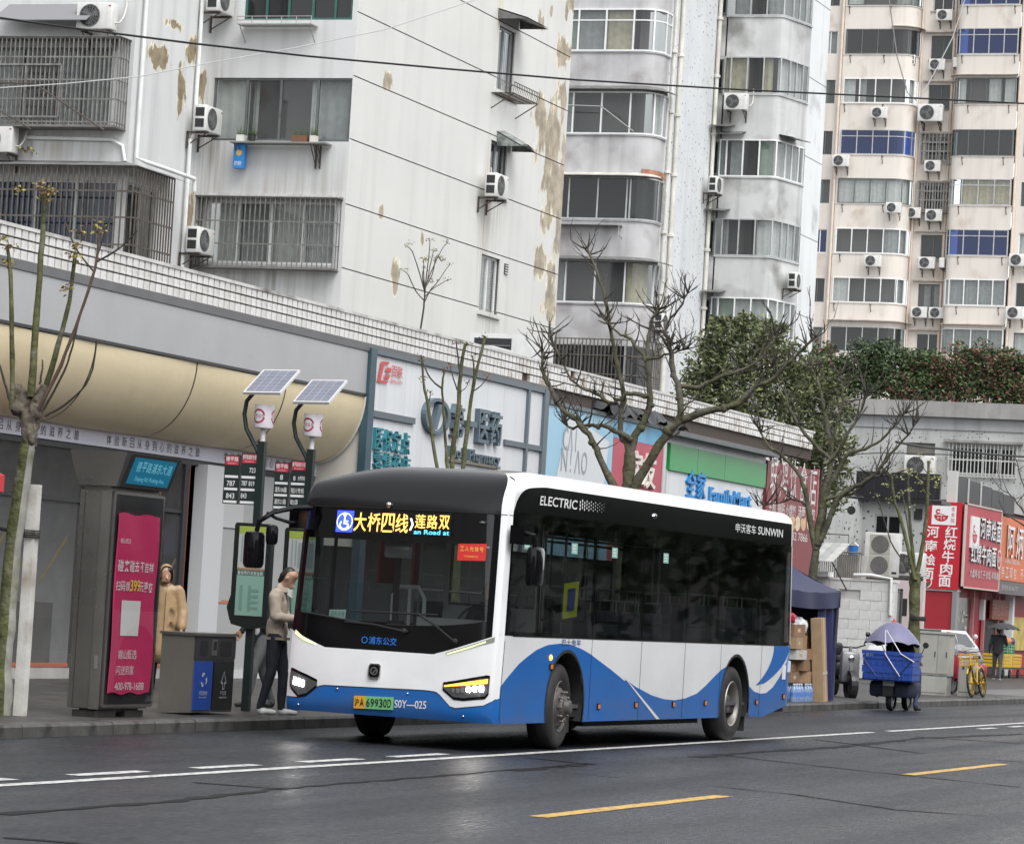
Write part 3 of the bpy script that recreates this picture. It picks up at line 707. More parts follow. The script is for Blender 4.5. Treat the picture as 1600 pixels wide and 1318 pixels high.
b = MB(); tor = Matrix.Rotation(radians(-55), 4, 'Y'); rows = []
for i in range(24):
    a = 2*pi*i/24; rows.append([Vector((.86, .62, 1.38))+(tor @ Vector(((.21+.018*cos(c))*cos(a), (.21+.018*cos(c))*sin(a), .018*sin(c)))) for c in (0, pi/2, pi, 1.5*pi)])
b.grid(rows+[rows[0]], 0, True); b.tube([(.86, .62, 1.38), (.7, .62, 1.15)], .03); b.build('steering_wheel', DKG, BK, True)
b = MB(); b.box(1.42, 1.46, .1, 1.25, .5, 1.55); b.box(1.42, 1.45, .1, .16, 1.5, 2.5); b.box(1.42, 1.45, 1.2, 1.25, 1.5, 2.5); b.build('driver_partition', INT, BK)
seat = None
for x in (3.1, 3.9, 4.7, 5.5, 7.2, 8.0, 8.8, 9.6):
    for y in (.32, .78, 1.75, 2.2) if x > 5 else (.32, 2.2):
        if seat is None:
            b = MB(); rbox(b, -.2, .22, -.2, .2, .42, .5, .035); rbox(b, .17, .25, -.2, .2, .45, 1.08, .035); b.tube([(.2, -.16, 1.0), (.22, -.16, 1.2), (.22, .16, 1.2), (.2, .16, 1.0)], .014, 6, 1); b.box(-.05, .1, -.1, .1, -.02, .42, 1)
            seat = b.build('passenger_seat', [SEA, POL], BK, True); seat.location = (x, y, .5)
        else: o = put('passenger_seat', seat.data, BK); o.location = (x, y, .5+(.15 if x > 7 else 0))
b = MB()
for x, y in ((1.9, 1.75), (2.7, .55), (3.5, .6), (4.4, 1.9), (5.2, .6), (6.2, 1.8), (6.9, .6), (8.4, 1.2)): b.tube([(x, y, .5), (x, y, 2.74)], .017, 6)
for y in (.75, 1.75): b.tube([(1.8, y, 2.4), (9.5, y, 2.4)], .016, 6)
b.build('grab_pole', POL, BK, True)
b = MB(); b.tube([(1.0, 1.3, .95), (1.0, 1.3, 1.6), (1.0, 1.38, 1.72), (1.0, 1.6, 1.72), (1.0, 1.68, 1.62), (1.0, 1.68, .95)], .024, 8); b.tube([(1.0, 1.48, .95), (1.0, 1.48, 1.72)], .02, 6); b.build('handrail', mat('rail_white', (.75, .76, .76), .35), BK, True)
b = MB(); rbox(b, .42, .5, 1.24, 1.58, 2.02, 2.22, .035); b.build('rear_view_mirror', mat('mirror_grey', (.55, .56, .57), .15, .5), BK, True)
b = MB(); b.tube([(.45, 1.41, 2.2), (.45, 1.41, 2.5)], .015); b.build('mirror_stalk', DKG, BK)
b = MB(); b.box(.45, .52, 1.33, 1.5, .95, 1.34); b.box(.44, .47, 1.38, 1.44, 1.3, 2.1); b.build('fare_machine', DKG, BK)
cdp = fpoly('dash_card', [(1.83, 1.335, 1.43), (2.03, 1.33, 1.42)], mat('card_green', (.55, .72, .66), .5), -.03)
b = MB(); letters(b, '浦东交通', lambda u, v, d=0: FO(2.02-u, 1.345+v, -.024), .17, .06, 0, 0, .008, .008); b.build('card_print', mat('print_green', (.1, .3, .25), .5), cdp)
b = MB(); b.add([S_near(2.0, 1.46)+Vector((0, .03, 0)), S_near(2.46, 1.50)+Vector((0, .03, 0)), S_near(2.50, 1.90)+Vector((0, .03, 0)), S_near(2.02, 1.86)+Vector((0, .03, 0))], [(0, 1, 2, 3)]); sg = b.build('priority_sticker', mat('sticker_yellow', (.75, .8, .05), .5, emit=(.75, .8, .05), es=.0), BK)
b = MB(); b.add([S_near(2.12, 1.55)+Vector((0, .024, 0)), S_near(2.36, 1.57)+Vector((0, .024, 0)), S_near(2.38, 1.82)+Vector((0, .024, 0)), S_near(2.13, 1.80)+Vector((0, .024, 0))], [(0, 1, 2, 3)]); b.build('sticker_symbol', mat('sticker_blue', (.03, .06, .35), .5), sg)
for s in (.55, 2.1, 3.45, 5.3): 
    b = MB(); b.add([S_near(s, 2.2)+Vector((0, -.012, 0)), S_near(s+.19, 2.2)+Vector((0, -.012, 0)), S_near(s+.19, 2.32)+Vector((0, -.012, 0)), S_near(s, 2.32)+Vector((0, -.012, 0))], [(0, 1, 2, 3)]); st = b.build('window_notice', mat('notice_teal', (.25, .5, .42), .5), BK)
    b = MB()
    for k in range(3): b.add([S_near(s+.02, 2.22+k*.032)+Vector((0, -.015, 0)), S_near(s+.13, 2.22+k*.032)+Vector((0, -.015, 0)), S_near(s+.13, 2.235+k*.032)+Vector((0, -.015, 0)), S_near(s+.02, 2.235+k*.032)+Vector((0, -.015, 0))], [(0, 1, 2, 3)])
    b.build('notice_print', PWH, st)
for x0, x1 in ((2.0, 2.5), (3.0, 3.2)):
    b = MB(); b.box(x0, x1, 2.30, 2.33, 1.75, 2.45); b.build('advert_board', mat('advert_red', (.5, .05, .04), .5), BK)
# ---------------- the other side of the street and the street behind the camera (seen only in reflections) ----------------
OB = mat('brick_dull', (.20, .19, .18), .8, var=.2, vs=.6); OW = mat('opposite_glass', (.04, .045, .05), .15); OG = mat('opposite_leaf', (.03, .045, .02), .7, var=.5, vs=1)
for k, (x0, x1, y, h, lb) in enumerate(((-40, 40, -15, 13, 'plain dull building on the other side of the road, behind the camera'), (42, 95, -16, 16, 'plain dull building on the other side of the road, opposite the bus'), (97, 190, -15, 12, 'plain dull building on the other side of the road, farther along'))):
    t = T('street_building', lb, 'building', (x0, y, 0)); b = MB(); b.box(0, x1-x0, -10, 0, 0, h); b.build('wall', OB, t)
    b = MB()
    for r in range(int(h/3)):
        x = 1.0
        while x < x1-x0-2.2: b.box(x, x+1.8, 0, .06, 1+r*3, 2.5+r*3); x += 3.1
    b.build('windows', OW, t)['kind'] = 'stuff'
t = T('street_building', 'plain unseen building added behind the camera to darken the windscreen reflection', 'building', (-75, -12, 0)); b = MB(); b.box(-10, 0, -10, 36, 0, 34); b.build('wall', OB, t)  # added block, tall enough to keep bright sky out of the windscreen reflection
t = T('street_building', 'plain building along the pavement before the shops, left of the picture', 'building', (-60, 25, 0)); b = MB(); b.box(0, 86, 0, 10, 0, 14); b.box(0, 86, -2, 0, 3.4, 6); b.build('wall', OB, t)
rng = random.Random(12)
for i in range(9):
    x = 46+i*13; t = T('roadside_tree', 'leafy tree on the other side of the road' , 'tree', (x, -10.5, 0), 0, 'leafy trees on the other side of the road'); b = MB(); b.tube([(0, 0, 0), (0, 0, 3), (.2, 0, 6)], [.2, .16, .08], 6); b.build('trunk', mat('bark_dark', (.05, .042, .033), .9), t); b = MB()
    for _ in range(420):
        p = Vector((rng.gauss(0, 1.5), rng.gauss(0, 1.3), 5+rng.gauss(0, 1.5))); s = .35; a = Vector((rng.gauss(0, 1), rng.gauss(0, 1), rng.gauss(0, 1))).normalized()*s; c = a.orthogonal(); b.add([p-a, p+c*.5, p+a, p-c*.5], [(0, 1, 2, 3)])
    b.build('crown', OG, t)
# ---------------- building tools ----------------
def stuff(o): o['kind'] = 'stuff'; return o
def wall(parent, name, O, xd, w_, z0, z1, ops, m, depth=.16):
    """wall sheet with openings (x0,x1,z0,z1 along xd from O) and their reveals"""
    O, xd = Vector(O), Vector(xd).normalized(); nn = xd.cross(Vector((0, 0, 1)))
    P = lambda x, z, d=0: Vector((O.x, O.y, 0))+xd*x+Vector((0, 0, z))-nn*d
    ops = [(max(0, a), min(w_, b), max(z0, c), min(z1, d)) for a, b, c, d in ops if a < w_ and b > 0 and c < z1 and d > z0]
    xs = sorted({0, w_, *[o[0] for o in ops], *[o[1] for o in ops]}); zs = sorted({z0, z1, *[o[2] for o in ops], *[o[3] for o in ops]})
    b = MB()
    for x0, x1 in zip(xs, xs[1:]):
        for c0, c1 in zip(zs, zs[1:]):
            mx, mz = (x0+x1)/2, (c0+c1)/2
            if any(o[0] < mx < o[1] and o[2] < mz < o[3] for o in ops): continue
            b.quad(P(x0, c0), P(x1, c0), P(x1, c1), P(x0, c1))
    for a, c, d, e in ops:
        b.quad(P(a, d), P(a, e), P(a, e, depth), P(a, d, depth)); b.quad(P(c, d), P(c, e), P(c, e, depth), P(c, d, depth))
        b.quad(P(a, d), P(c, d), P(c, d, depth), P(a, d, depth)); b.quad(P(a, e), P(c, e), P(c, e, depth), P(a, e, depth))
    return b.build(name, m, parent, world=True)
GLS = glass('window_glass', (.78, .81, .81), .03, body=(.2, .21, .22), bodyf=.12)
GLB = glass('window_glass_blue', (.05, .09, .28), .03, body=(.015, .035, .14), bodyf=.5)
GLD = glass('window_glass_dark', (.22, .24, .25), .03, body=(.03, .035, .04), bodyf=.3)
ROOM = mat('room_dark', (.16, .15, .14), .9); CUR = [mat('curtain_white', (.62, .63, .60), .9, var=.1, vs=5), mat('curtain_grey', (.33, .34, .33), .9, var=.15, vs=5), mat('curtain_cream', (.52, .46, .33), .9, var=.15, vs=5), mat('curtain_green', (.30, .36, .30), .9, var=.1, vs=5)]
FAL = mat('frame_aluminium', (.42, .43, .43), .4, .3, var=.15, vs=4); FWH = mat('frame_white', (.72, .73, .72), .4, var=.06, vs=4); FDK = mat('frame_dark', (.10, .11, .11), .4, var=.2, vs=4); FGR = mat('frame_green', (.03, .11, .09), .45, var=.2, vs=4)
def arclen(path):
    L_ = [0]
    for a, c in zip(path, path[1:]): L_.append(L_[-1]+(Vector(c)-Vector(a)).length)
    return L_
def pathpt(path, L_, s, off=0):
    """point at arc length s of a plan polyline, moved outward by off"""
    s = max(0, min(L_[-1], s))
    for i in range(len(path)-1):
        if s <= L_[i+1]+1e-9:
            a, c = Vector(path[i]), Vector(path[i+1]); d = (c-a).normalized(); t = (s-L_[i])
            # blended normals at the joints
            def nrm(j):
                d0 = (Vector(path[min(j+1, len(path)-1)])-Vector(path[max(j-1, 0)])).normalized(); return Vector((d0.y, -d0.x))
            k = t/max(1e-6, L_[i+1]-L_[i]); n_ = (nrm(i)*(1-k)+nrm(i+1)*k).normalized()
            p = a+d*t+n_*off; return Vector((p.x, p.y, 0))
def ssub(L_, s0, s1, step=.35):
    q = [s0]+[x for x in L_ if s0+1e-4 < x < s1-1e-4]+[s1]
    return sorted(set(round(x, 5) for x in q))
def ribbon(b, path, L_, s0, s1, z0, z1, off0=0, off1=None, mi=0):
    off1 = off0 if off1 is None else off1
    ss = ssub(L_, s0, s1)
    Z = Vector((0, 0, 1))
    b.grid([[pathpt(path, L_, s, off0)+Z*z0 for s in ss], [pathpt(path, L_, s, off1)+Z*z1 for s in ss]], mi)
def bar(b, path, L_, s0, s1, z0, z1, o0, o1, mi=0):
    """solid strip along a path between two offsets"""
    ribbon(b, path, L_, s0, s1, z0, z1, o1, o1, mi); ribbon(b, path, L_, s0, s1, z1, z1, o1, o0, mi); ribbon(b, path, L_, s0, s1, z0, z0, o0, o1, mi)
    Z = Vector((0, 0, 1))
    for s in (s0, s1): b.quad(*[pathpt(path, L_, s, o)+Z*z for o, z in ((o0, z0), (o1, z0), (o1, z1), (o0, z1))], mi)
_pm = {}
def window(parent, path, s0, s1, z0, z1, divs, frame, gl=None, cur=(), inset=-.07, fw_=.05, transom=None, room=.9, name='window', detail=True):
    """window along a plan path: frame mesh, panes, curtains, dark room behind. divs: relative pane widths; cur: (first, last, kind) pane ranges"""
    L_ = arclen(path); tot = sum(divs); xs = [s0]
    for d in divs: xs.append(xs[-1]+(s1-s0)*d/tot)
    b = MB(); o0, o1 = inset-.03, inset+.03
    bar(b, path, L_, s0, s1, z0, z0+fw_, o0, o1+.01); bar(b, path, L_, s0, s1, z1-fw_, z1, o0, o1)
    for i, x in enumerate(xs):
        a = x-fw_/2 if 0 < i < len(xs)-1 else (x if i == 0 else x-fw_)
        bar(b, path, L_, a, a+fw_, z0+fw_, z1-fw_, o0, o1+(.012 if i % 2 else 0))
    if transom: bar(b, path, L_, s0+fw_, s1-fw_, transom, transom+fw_*.8, o0, o1-.005)
    w = b.build(name, frame, parent, world=True); MW[w.name] = W(parent)
    for x0, x1 in zip(xs, xs[1:]):
        b = MB(); ribbon(b, path, L_, x0+.01, x1-.01, z0+.02, z1-.02, inset); b.build('pane', gl or GLS, w, world=True)
    for (i, j, k) in cur:
        b = MB(); a, c = xs[int(i)]+(xs[min(int(i)+1, len(xs)-1)]-xs[int(i)])*(i-int(i)), xs[int(j)]+((xs[min(int(j)+1, len(xs)-1)]-xs[int(j)])*(j-int(j)) if j < len(divs) else 0)
        n = max(6, int((c-a)/.07)); Z = Vector((0, 0, 1)); ph = random.random()*6
        col = [[pathpt(path, L_, a+(c-a)*t/n, inset-.16+.025*sin(t*2.1+ph+sin(t*.7)*1.2))+Z*(z0+.03 if e == 0 else z1-.03) for t in range(n+1)] for e in (0, 1)]
        b.grid(col); b.build('curtain', CUR[k], w, True, world=True, sharp=80)
    b = MB(); ribbon(b, path, L_, s0-.1, s1+.1, z0-.3, z1+.2, -room); ribbon(b, path, L_, s0, s1, z1+.1, z1+.1, -room, inset-.04); ribbon(b, path, L_, s0, s1, z0-.2, z0-.2, -room, inset-.04)
    b.build('room', ROOM, w, world=True)
    return w
def flatpath(O, xd, w_):
    O, xd = Vector(O), Vector(xd).normalized(); return [(O.x, O.y), (O.x+xd.x*w_, O.y+xd.y*w_)]
def grille(parent, path, s0, s1, z0, z1, out, step, m, rails=(.0, .33, .66, 1), r=.011, name='window_grille', sides=True, base=True, group=4):
    """steel security cage standing out from the wall"""
    L_ = arclen(path); Z = Vector((0, 0, 1)); b = MB(); n = int((s1-s0)/step)
    def vb(p, za, zb): b.box(p.x-r, p.x+r, p.y-r, p.y+r, za, zb)
    for i in range(n+1): vb(pathpt(path, L_, s0+(s1-s0)*i/n, out), z0, z1)
    for k in rails:
        z = z0+(z1-z0)*k; bar(b, path, L_, s0, s1, z-r*1.3, z+r*1.3, out-r*2.2, out+r*.6)
        if sides:
            for s in (s0, s1):
                p, q = pathpt(path, L_, s, 0), pathpt(path, L_, s, out); b.tube([p+Z*z, q+Z*z], r, 4)
    if sides:
        for s in (s0, s1):
            p, q = pathpt(path, L_, s, 0), pathpt(path, L_, s, out); k = max(1, int(out/step))
            for j in range(k): vb(p.lerp(q, j/k), z0, z1)
    g = stuff(b.build(name, m, parent, world=True)); MW[g.name] = W(parent)
    if base:
        b = MB(); bar(b, path, L_, s0-.03, s1+.03, z0-.035, z0-.015, 0, out+.02); b.build('cage_floor', mat('cage_sheet', (.16, .15, .14), .7, var=.3, vs=4), g, world=True)
        b = MB(); bar(b, path, L_, s0-.04, s1+.04, z1+.012, z1+.03, 0, out+.05); b.build('cage_roof', mat('cage_sheet', (.16, .15, .14), .7), g, world=True)
    return g
# plaster with peeled patches (position in the world, metres)
def peel(name, col, patches, thr=.5, tan=(.36, .29, .19), streak=.25, stains=(), under=(.62, .58, .46)):
    m = mat(name, col, .75, var=.045, vs=.5, streak=streak, bump=.25, bs=14); n = m.node_tree; L = n.links; b = n.nodes['Principled BSDF']
    g = n.nodes.new('ShaderNodeNewGeometry'); tot = None
    def mth(op, a, c=None):
        k = n.nodes.new('ShaderNodeMath'); k.operation = op
        for i, v in enumerate((a, c)):
            if v is None: continue
            if isinstance(v, (int, float)): k.inputs[i].default_value = v
            else: L.new(v, k.inputs[i])
        return k.outputs[0]
    for c, r in patches:
        s = n.nodes.new('ShaderNodeVectorMath'); s.operation = 'SUBTRACT'; L.new(g.outputs['Position'], s.inputs[0]); s.inputs[1].default_value = c
        d = n.nodes.new('ShaderNodeVectorMath'); d.operation = 'DIVIDE'; L.new(s.outputs[0], d.inputs[0]); d.inputs[1].default_value = r
        l = n.nodes.new('ShaderNodeVectorMath'); l.operation = 'LENGTH'; L.new(d.outputs[0], l.inputs[0])
        v = mth('MAXIMUM', mth('SUBTRACT', 1.25, l.outputs['Value']), 0)
        tot = v if tot is None else mth('MAXIMUM', tot, v)
    t = n.nodes.new('ShaderNodeTexNoise'); t.inputs['Scale'].default_value = 2.2; t.inputs['Detail'].default_value = 9; t.inputs['Roughness'].default_value = .62
    mp = n.nodes.new('ShaderNodeMapping'); mp.inputs['Scale'].default_value = (1.5, 1.5, .55); L.new(g.outputs['Position'], mp.inputs[0]); L.new(mp.outputs[0], t.inputs[0])
    f = mth('ADD', tot, mth('MULTIPLY', mth('SUBTRACT', t.outputs['Fac'], .5), 3.2))
    def sel(lo, hi):
        r = n.nodes.new('ShaderNodeMapRange'); r.inputs['From Min'].default_value = lo; r.inputs['From Max'].default_value = hi
        L.new(f, r.inputs[0]); gate = mth('GREATER_THAN', tot, .02); return mth('MULTIPLY', r.outputs[0], gate)
    src = b.inputs['Base Color'].links[0].from_socket
    for lo, hi, c in ((thr-.16, thr-.04, under), (thr+.0, thr+.12, tan)):
        x = n.nodes.new('ShaderNodeMix'); x.data_type = 'RGBA'; L.new(sel(lo, hi), x.inputs[0]); L.new(src, x.inputs[6]); vm = n.nodes.new('ShaderNodeMix'); vm.data_type = 'RGBA'; vt = n.nodes.new('ShaderNodeTexNoise'); vt.inputs['Scale'].default_value = 3.5; vt.inputs['Detail'].default_value = 8; L.new(g.outputs['Position'], vt.inputs[0])
        vr = n.nodes.new('ShaderNodeMapRange'); vr.inputs['From Min'].default_value = .35; vr.inputs['From Max'].default_value = .65; L.new(vt.outputs['Fac'], vr.inputs[0]); L.new(vr.outputs[0], vm.inputs[0]); vm.inputs[6].default_value = (*[q*.72 for q in c], 1); vm.inputs[7].default_value = (*[min(.8, q*1.28) for q in c], 1)
        L.new(vm.outputs[2], x.inputs[7]); src = x.outputs[2]
    for c, r, sc_ in stains:      # runs of rust and soot below sills and brackets
        s = n.nodes.new('ShaderNodeVectorMath'); s.operation = 'SUBTRACT'; L.new(g.outputs['Position'], s.inputs[0]); s.inputs[1].default_value = c
        d = n.nodes.new('ShaderNodeVectorMath'); d.operation = 'DIVIDE'; L.new(s.outputs[0], d.inputs[0]); d.inputs[1].default_value = r
        l = n.nodes.new('ShaderNodeVectorMath'); l.operation = 'LENGTH'; L.new(d.outputs[0], l.inputs[0])
        tt = n.nodes.new('ShaderNodeTexNoise'); tt.inputs['Scale'].default_value = 1; tt.inputs['Detail'].default_value = 5; mq = n.nodes.new('ShaderNodeMapping'); mq.inputs['Scale'].default_value = (9, 9, .35); L.new(g.outputs['Position'], mq.inputs[0]); L.new(mq.outputs[0], tt.inputs[0])
        fa = mth('MULTIPLY', mth('MAXIMUM', mth('SUBTRACT', 1, l.outputs['Value']), 0), mth('MULTIPLY', mth('MAXIMUM', mth('SUBTRACT', tt.outputs['Fac'], .38), 0), 3.2))
        x = n.nodes.new('ShaderNodeMix'); x.data_type = 'RGBA'; L.new(fa, x.inputs[0]); L.new(src, x.inputs[6]); x.inputs[7].default_value = (*sc_, 1); src = x.outputs[2]
    L.new(src, b.inputs['Base Color']); return m

# ---------------- air conditioners ----------------
ACW = mat('ac_white', (.62, .62, .60), .45, var=.12, vs=4, streak=.3); ACD = mat('ac_dark', (.02, .02, .022), .6); ACG = mat('ac_grille', (.16, .165, .165), .5); IRON = mat('rusty_iron', (.07, .055, .045), .8, var=.4, vs=9); HOSE = mat('ac_hose', (.55, .54, .50), .6)
def make_ac(seed, label, loc, rz, grp='air conditioner units on the flats', pipe=1, scale=1.0, brand=0):
    t = T('air_conditioner', label, 'air conditioner', loc, rz, grp, scale)
    b = MB(); rbox(b, -.41, .41, -.15, .15, 0, .56, .025); b.build('casing', ACW, t, True)
    b = MB(); b.lathe([(.225, -.151), (.235, -.158), (.245, -.151)], (-.1, 0, .28), 'y', 24)
    for r in (.05, .095, .14, .185): b.lathe([(r-.004, -.156), (r, -.162), (r+.004, -.156)], (-.1, 0, .28), 'y', 20)
    for k in range(8):
        a = pi*k/8; b.tube([(-.1+.23*cos(a), -.158, .28+.23*sin(a)), (-.1-.23*cos(a), -.158, .28-.23*sin(a))], .004, 4)
    b.build('fan_guard', ACG, t)['kind'] = 'stuff'
    b = MB(); b.lathe([(.222, -.153), (0, -.153)], (-.1, 0, .28), 'y', 24); fan = b.build('fan_recess', ACD, t)
    b = MB()
    for k in range(3):
        a = 2*pi*k/3+seed; p = [(-.1+r*cos(a+w_), -.1545, .28+r*sin(a+w_)) for r, w_ in ((.05, -.5), (.19, -.3), (.2, .45), (.06, .5))]; b.add(p, [(0, 1, 2, 3)])
    b.lathe([(.055, -.157), (0, -.163)], (-.1, 0, .28), 'y', 12); b.build('fan', mat('ac_fan', (.11, .11, .115), .5), fan)
    for z in (.07, .31):
        b = MB(); b.box(-.413, -.408, -.1, .11, z, z+.19); b.build('side_vent', ACD, t)
    b = MB(); b.box(.33, .38, -.154, -.15, .47, .5); b.build('name_plate', mat('ac_logo', (.25, .05, .05) if brand else (.1, .1, .14), .5), t)
    b = MB()
    for x in (-.28, .28): b.box(x-.02, x+.02, -.16, .34, -.05, -.005); b.tube([(x, -.12, -.04), (x, .33, -.3)], .014, 4); b.box(x-.02, x+.02, .31, .345, -.38, 0)
    b.build('bracket', IRON, t)['kind'] = 'stuff'
    if pipe:
        b = MB(); b.tube([(.41, .02, .15), (.5, .05, .16), (.54, .15, .3), (.5, .33, .55), (.48, .36, .8)], .02, 6); b.build('pipe', HOSE, t, True)
    return t
# ---------------- building A: grey-white flats nearest the street ----------------
Xa, Ya, Xb, Yb = 68.05, 29.0, 64.3, 32.4
FLA = T('apartment_block', 'peeling white flats with a blank gable wall and caged windows above the shops', 'apartment block', (Xa, Ya, 5))
def pp(px, py, r, Y=Ya): p = ony(px, py, Y); return ((p.x, Y, p.z), (r[0], 3, r[1]))
PEEL = [pp(860, 215, (1.5, 1.0)), pp(845, 180, (.9, .6)), pp(868, 300, (1.25, 1.3)), pp(855, 340, (.7, .5)), pp(880, 160, (.7, .6)), pp(872, 370, (.4, .8)), pp(845, 410, (.55, .5)), pp(860, 425, (.6, .3)), pp(857, 470, (.55, .9)), pp(845, 35, (.35, .3)), pp(878, 80, (.5, .5)), pp(889, 85, (.3, .3)), pp(893, 5, (.5, .3)), pp(617, 428, (.32, .5)), pp(605, 130, (.25, .28)), pp(595, 332, (.2, .18)), pp(862, 18, (.2, .25)), pp(886, 18, (.15, .25)), pp(660, 375, (.12, .2))]
def pq(px, py, r, Y): p = ony(px, py, Y); return ((p.x, p.y, p.z), (r[0], 2, r[1]))
PEELS = [pq(250, 90, (.7, .3), Yb), pq(284, 145, (.3, .6), Yb), pq(312, 140, (.35, .5), Yb), pq(296, 345, (.35, .8), Yb), pq(300, 80, (.3, .4), Yb), pq(275, 40, (.5, .15), Yb)]
GW = peel('gable_paint', (.60, .60, .575), PEEL, .5, (.355, .305, .23), .13, [(pp(757, 345, (0, 0))[0], (.55, 3, 2.2), (.30, .22, .12)), (pp(790, 110, (0, 0))[0], (.8, 3, 1.2), (.33, .32, .30)), (pp(778, 335, (0, 0))[0], (.7, 3, 1.1), (.36, .34, .31)), (pp(765, 505, (0, 0))[0], (.8, 3, 1.0), (.36, .35, .32)), (pp(783, 15, (0, 0))[0], (.35, 3, 1.0), (.42, .33, .16)), (pp(885, 300, (0, 0))[0], (1.0, 3, 5), (.45, .43, .38))]); SW = peel('recess_paint', (.575, .58, .58), PEELS, .52, (.25, .2, .13), .3, [(pq(430, 232, (0, 0), 29)[0], (9, 3, .8), (.34, .33, .31)), ((Xa, Yb-1.6, 8.3), (2, 2.2, .9), (.27, .26, .24)), ((Xa, Yb-.2, 11), (1, .5, 3), (.28, .26, .22)), ((Xa, Yb-2.2, 10.2), (2, 2.5, .5), (.40, .38, .35)), ((Xb, Yb+2, 10.6), (2, 2.6, .6), (.36, .34, .30))])
def gx(px, py): p = ony(px, py, Ya); return p.x-Xa, p.z
def wx(px, py, X=Xa, Y0=Yb): p = onx(px, py, X); return Y0-p.y, p.z
# gable: painted bands with recessed joints between them
gw = [(8.73, 9.85, 13.85, 15.4), (8.62, 9.75, 11.35, 12.62), (8.43, 9.72, 8.5, 9.86)]
zj = [4.6, 5.8, 7.19, 8.58, 9.96, 11.37, 12.74, 14.13, 15.5, 17.2]; GWD = 13.95
wall(FLA, 'gable_core', (Xa+.03, Ya+.035, 0), (1, 0, 0), GWD-.06, 4.6, 17.2, gw, mat('joint_dark', (.16, .155, .15), .9))
for z0, z1 in zip(zj, zj[1:]): wall(FLA, 'wall_panel', (Xa, Ya, 0), (1, 0, 0), GWD, z0+.012, z1-.012, gw, GW, .035)
b = MB()   # far end and back of the block
b.quad((Xa+GWD, Ya, 4.6), (Xa+GWD, 44, 4.6), (Xa+GWD, 44, 17.2), (Xa+GWD, Ya, 17.2)); b.build('end_wall', SW, FLA, world=True)
ops = []
def fr(x0, y0, x1, y1, X=Xa): a, c = wx(x0, y1, X), wx(x1, y0, X); return (a[0], c[0], a[1], c[1])
R1, R2, R3 = (.72, 3.28, 13.95, 15.2), (.1, 3.38, 11.3, 12.68), (.12, 3.2, 8.62, 9.98)
wall(FLA, 'recess_wall', (Xa, Yb, 0), (0, -1, 0), Yb-Ya, 4.6, 17.2, [R1, R2, R3], SW)
wall(FLA, 'return_wall', (Xb, Yb, 0), (1, 0, 0), Xa-Xb, 4.6, 17.2, [(.12, 1.5, 8.3, 9.9)], SW)
wall(FLA, 'bay_wall', (Xb, 40, 0), (0, -1, 0), 40-Yb, 4.6, 17.2, [(3.6, 7.1, 10.95, 12.7), (3.6, 7.4, 8.3, 9.9)], SW)
rp = flatpath((Xa, Yb), (0, -1, 0), Yb-Ya); bp = flatpath((Xb, 40), (0, -1, 0), 40-Yb); gp = flatpath((Xa, Ya), (1, 0, 0), GWD); sp = flatpath((Xb, Yb), (1, 0, 0), Xa-Xb)
window(FLA, rp, R1[0], R1[1], R1[2], R1[3], (1, 1, 1.1, 1, .8), FGR, GLD, ((0, .6, 2),))
window(FLA, rp, R2[0], R2[1], R2[2], R2[3], (1, 1, 1.1, 1), FDK, GLS, ((0, 1, 0), (1.1, 1.25, 1), (2.75, 3, 0), (3, 4, 1)))
window(FLA, rp, R3[0], R3[1], R3[2], R3[3], (1, 1, 1, 1), FWH, GLS, ((.3, 1, 0), (1, 1.85, 1), (2, 3, 0), (3.1, 4, 1)))
RUST = mat('cage_steel', (.20, .195, .185), .55, .3, var=.3, vs=6); RUSTB = mat('cage_brown', (.11, .095, .08), .6, .3, var=.3, vs=6)
grille(FLA, rp, .02, 3.3, 8.52, 10.02, .32, .115, RUST, (0, .33, .66, 1))
window(FLA, bp, 3.6, 7.1, 10.95, 12.7, (1, 1, 1, 1, 1), FDK, GLS, ((0, .8, 1), (1.1, 2, 1), (3.1, 5, 1)))
grille(FLA, bp, 3.4, 7.5, 10.98, 12.82, .5, .105, RUST, (0, .04, .30, .52, .78, 1), .013)
b = MB(); L_ = arclen(bp)
for s0, s1, z0, z1 in ((4.55, 6.2, 11.15, 12.25),):
    for z in (z0, z1): bar(b, bp, L_, s0, s1, z-.02, z+.02, .5, .54)
    for s in (s0, (s0+s1)/2, s1): bar(b, bp, L_, s-.018, s+.018, z0, z1, .5, .535)
b.build('grille_gate', RUST, FLA, world=True)
window(FLA, bp, 3.6, 7.4, 8.3, 9.9, (1, 1, 1, 1), FAL, glass('glass_navy', (.10, .15, .26), .04, body=(.02, .045, .10), bodyf=.55), ())
window(FLA, sp, .12, 1.5, 8.3, 9.9, (1, 1), FAL, GLD, ())
cp = [(Xb-.55, 39), (Xb-.55, Yb-.5), (Xb+1.9, Yb-.5)]
grille(FLA, cp, 1.0, 8.95, 8.1, 10.12, 0, .125, RUSTB, (0, .2, .48, .75, 1), .013, sides=False, base=False)
b = MB()
b.add([(Xb-.62, 39, 10.14), (Xb-.62, Yb-.56, 10.14), (Xb+2.0, Yb-.56, 10.10), (Xb+2.0, Yb+.0, 10.30), (Xb-.0, Yb, 10.30), (Xb, 39, 10.30)], [(0, 1, 4, 5), (1, 2, 3, 4)]); b.build('cage_roof', mat('grey_felt', (.16, .16, .16), .8, var=.3, vs=3), FLA, world=True)
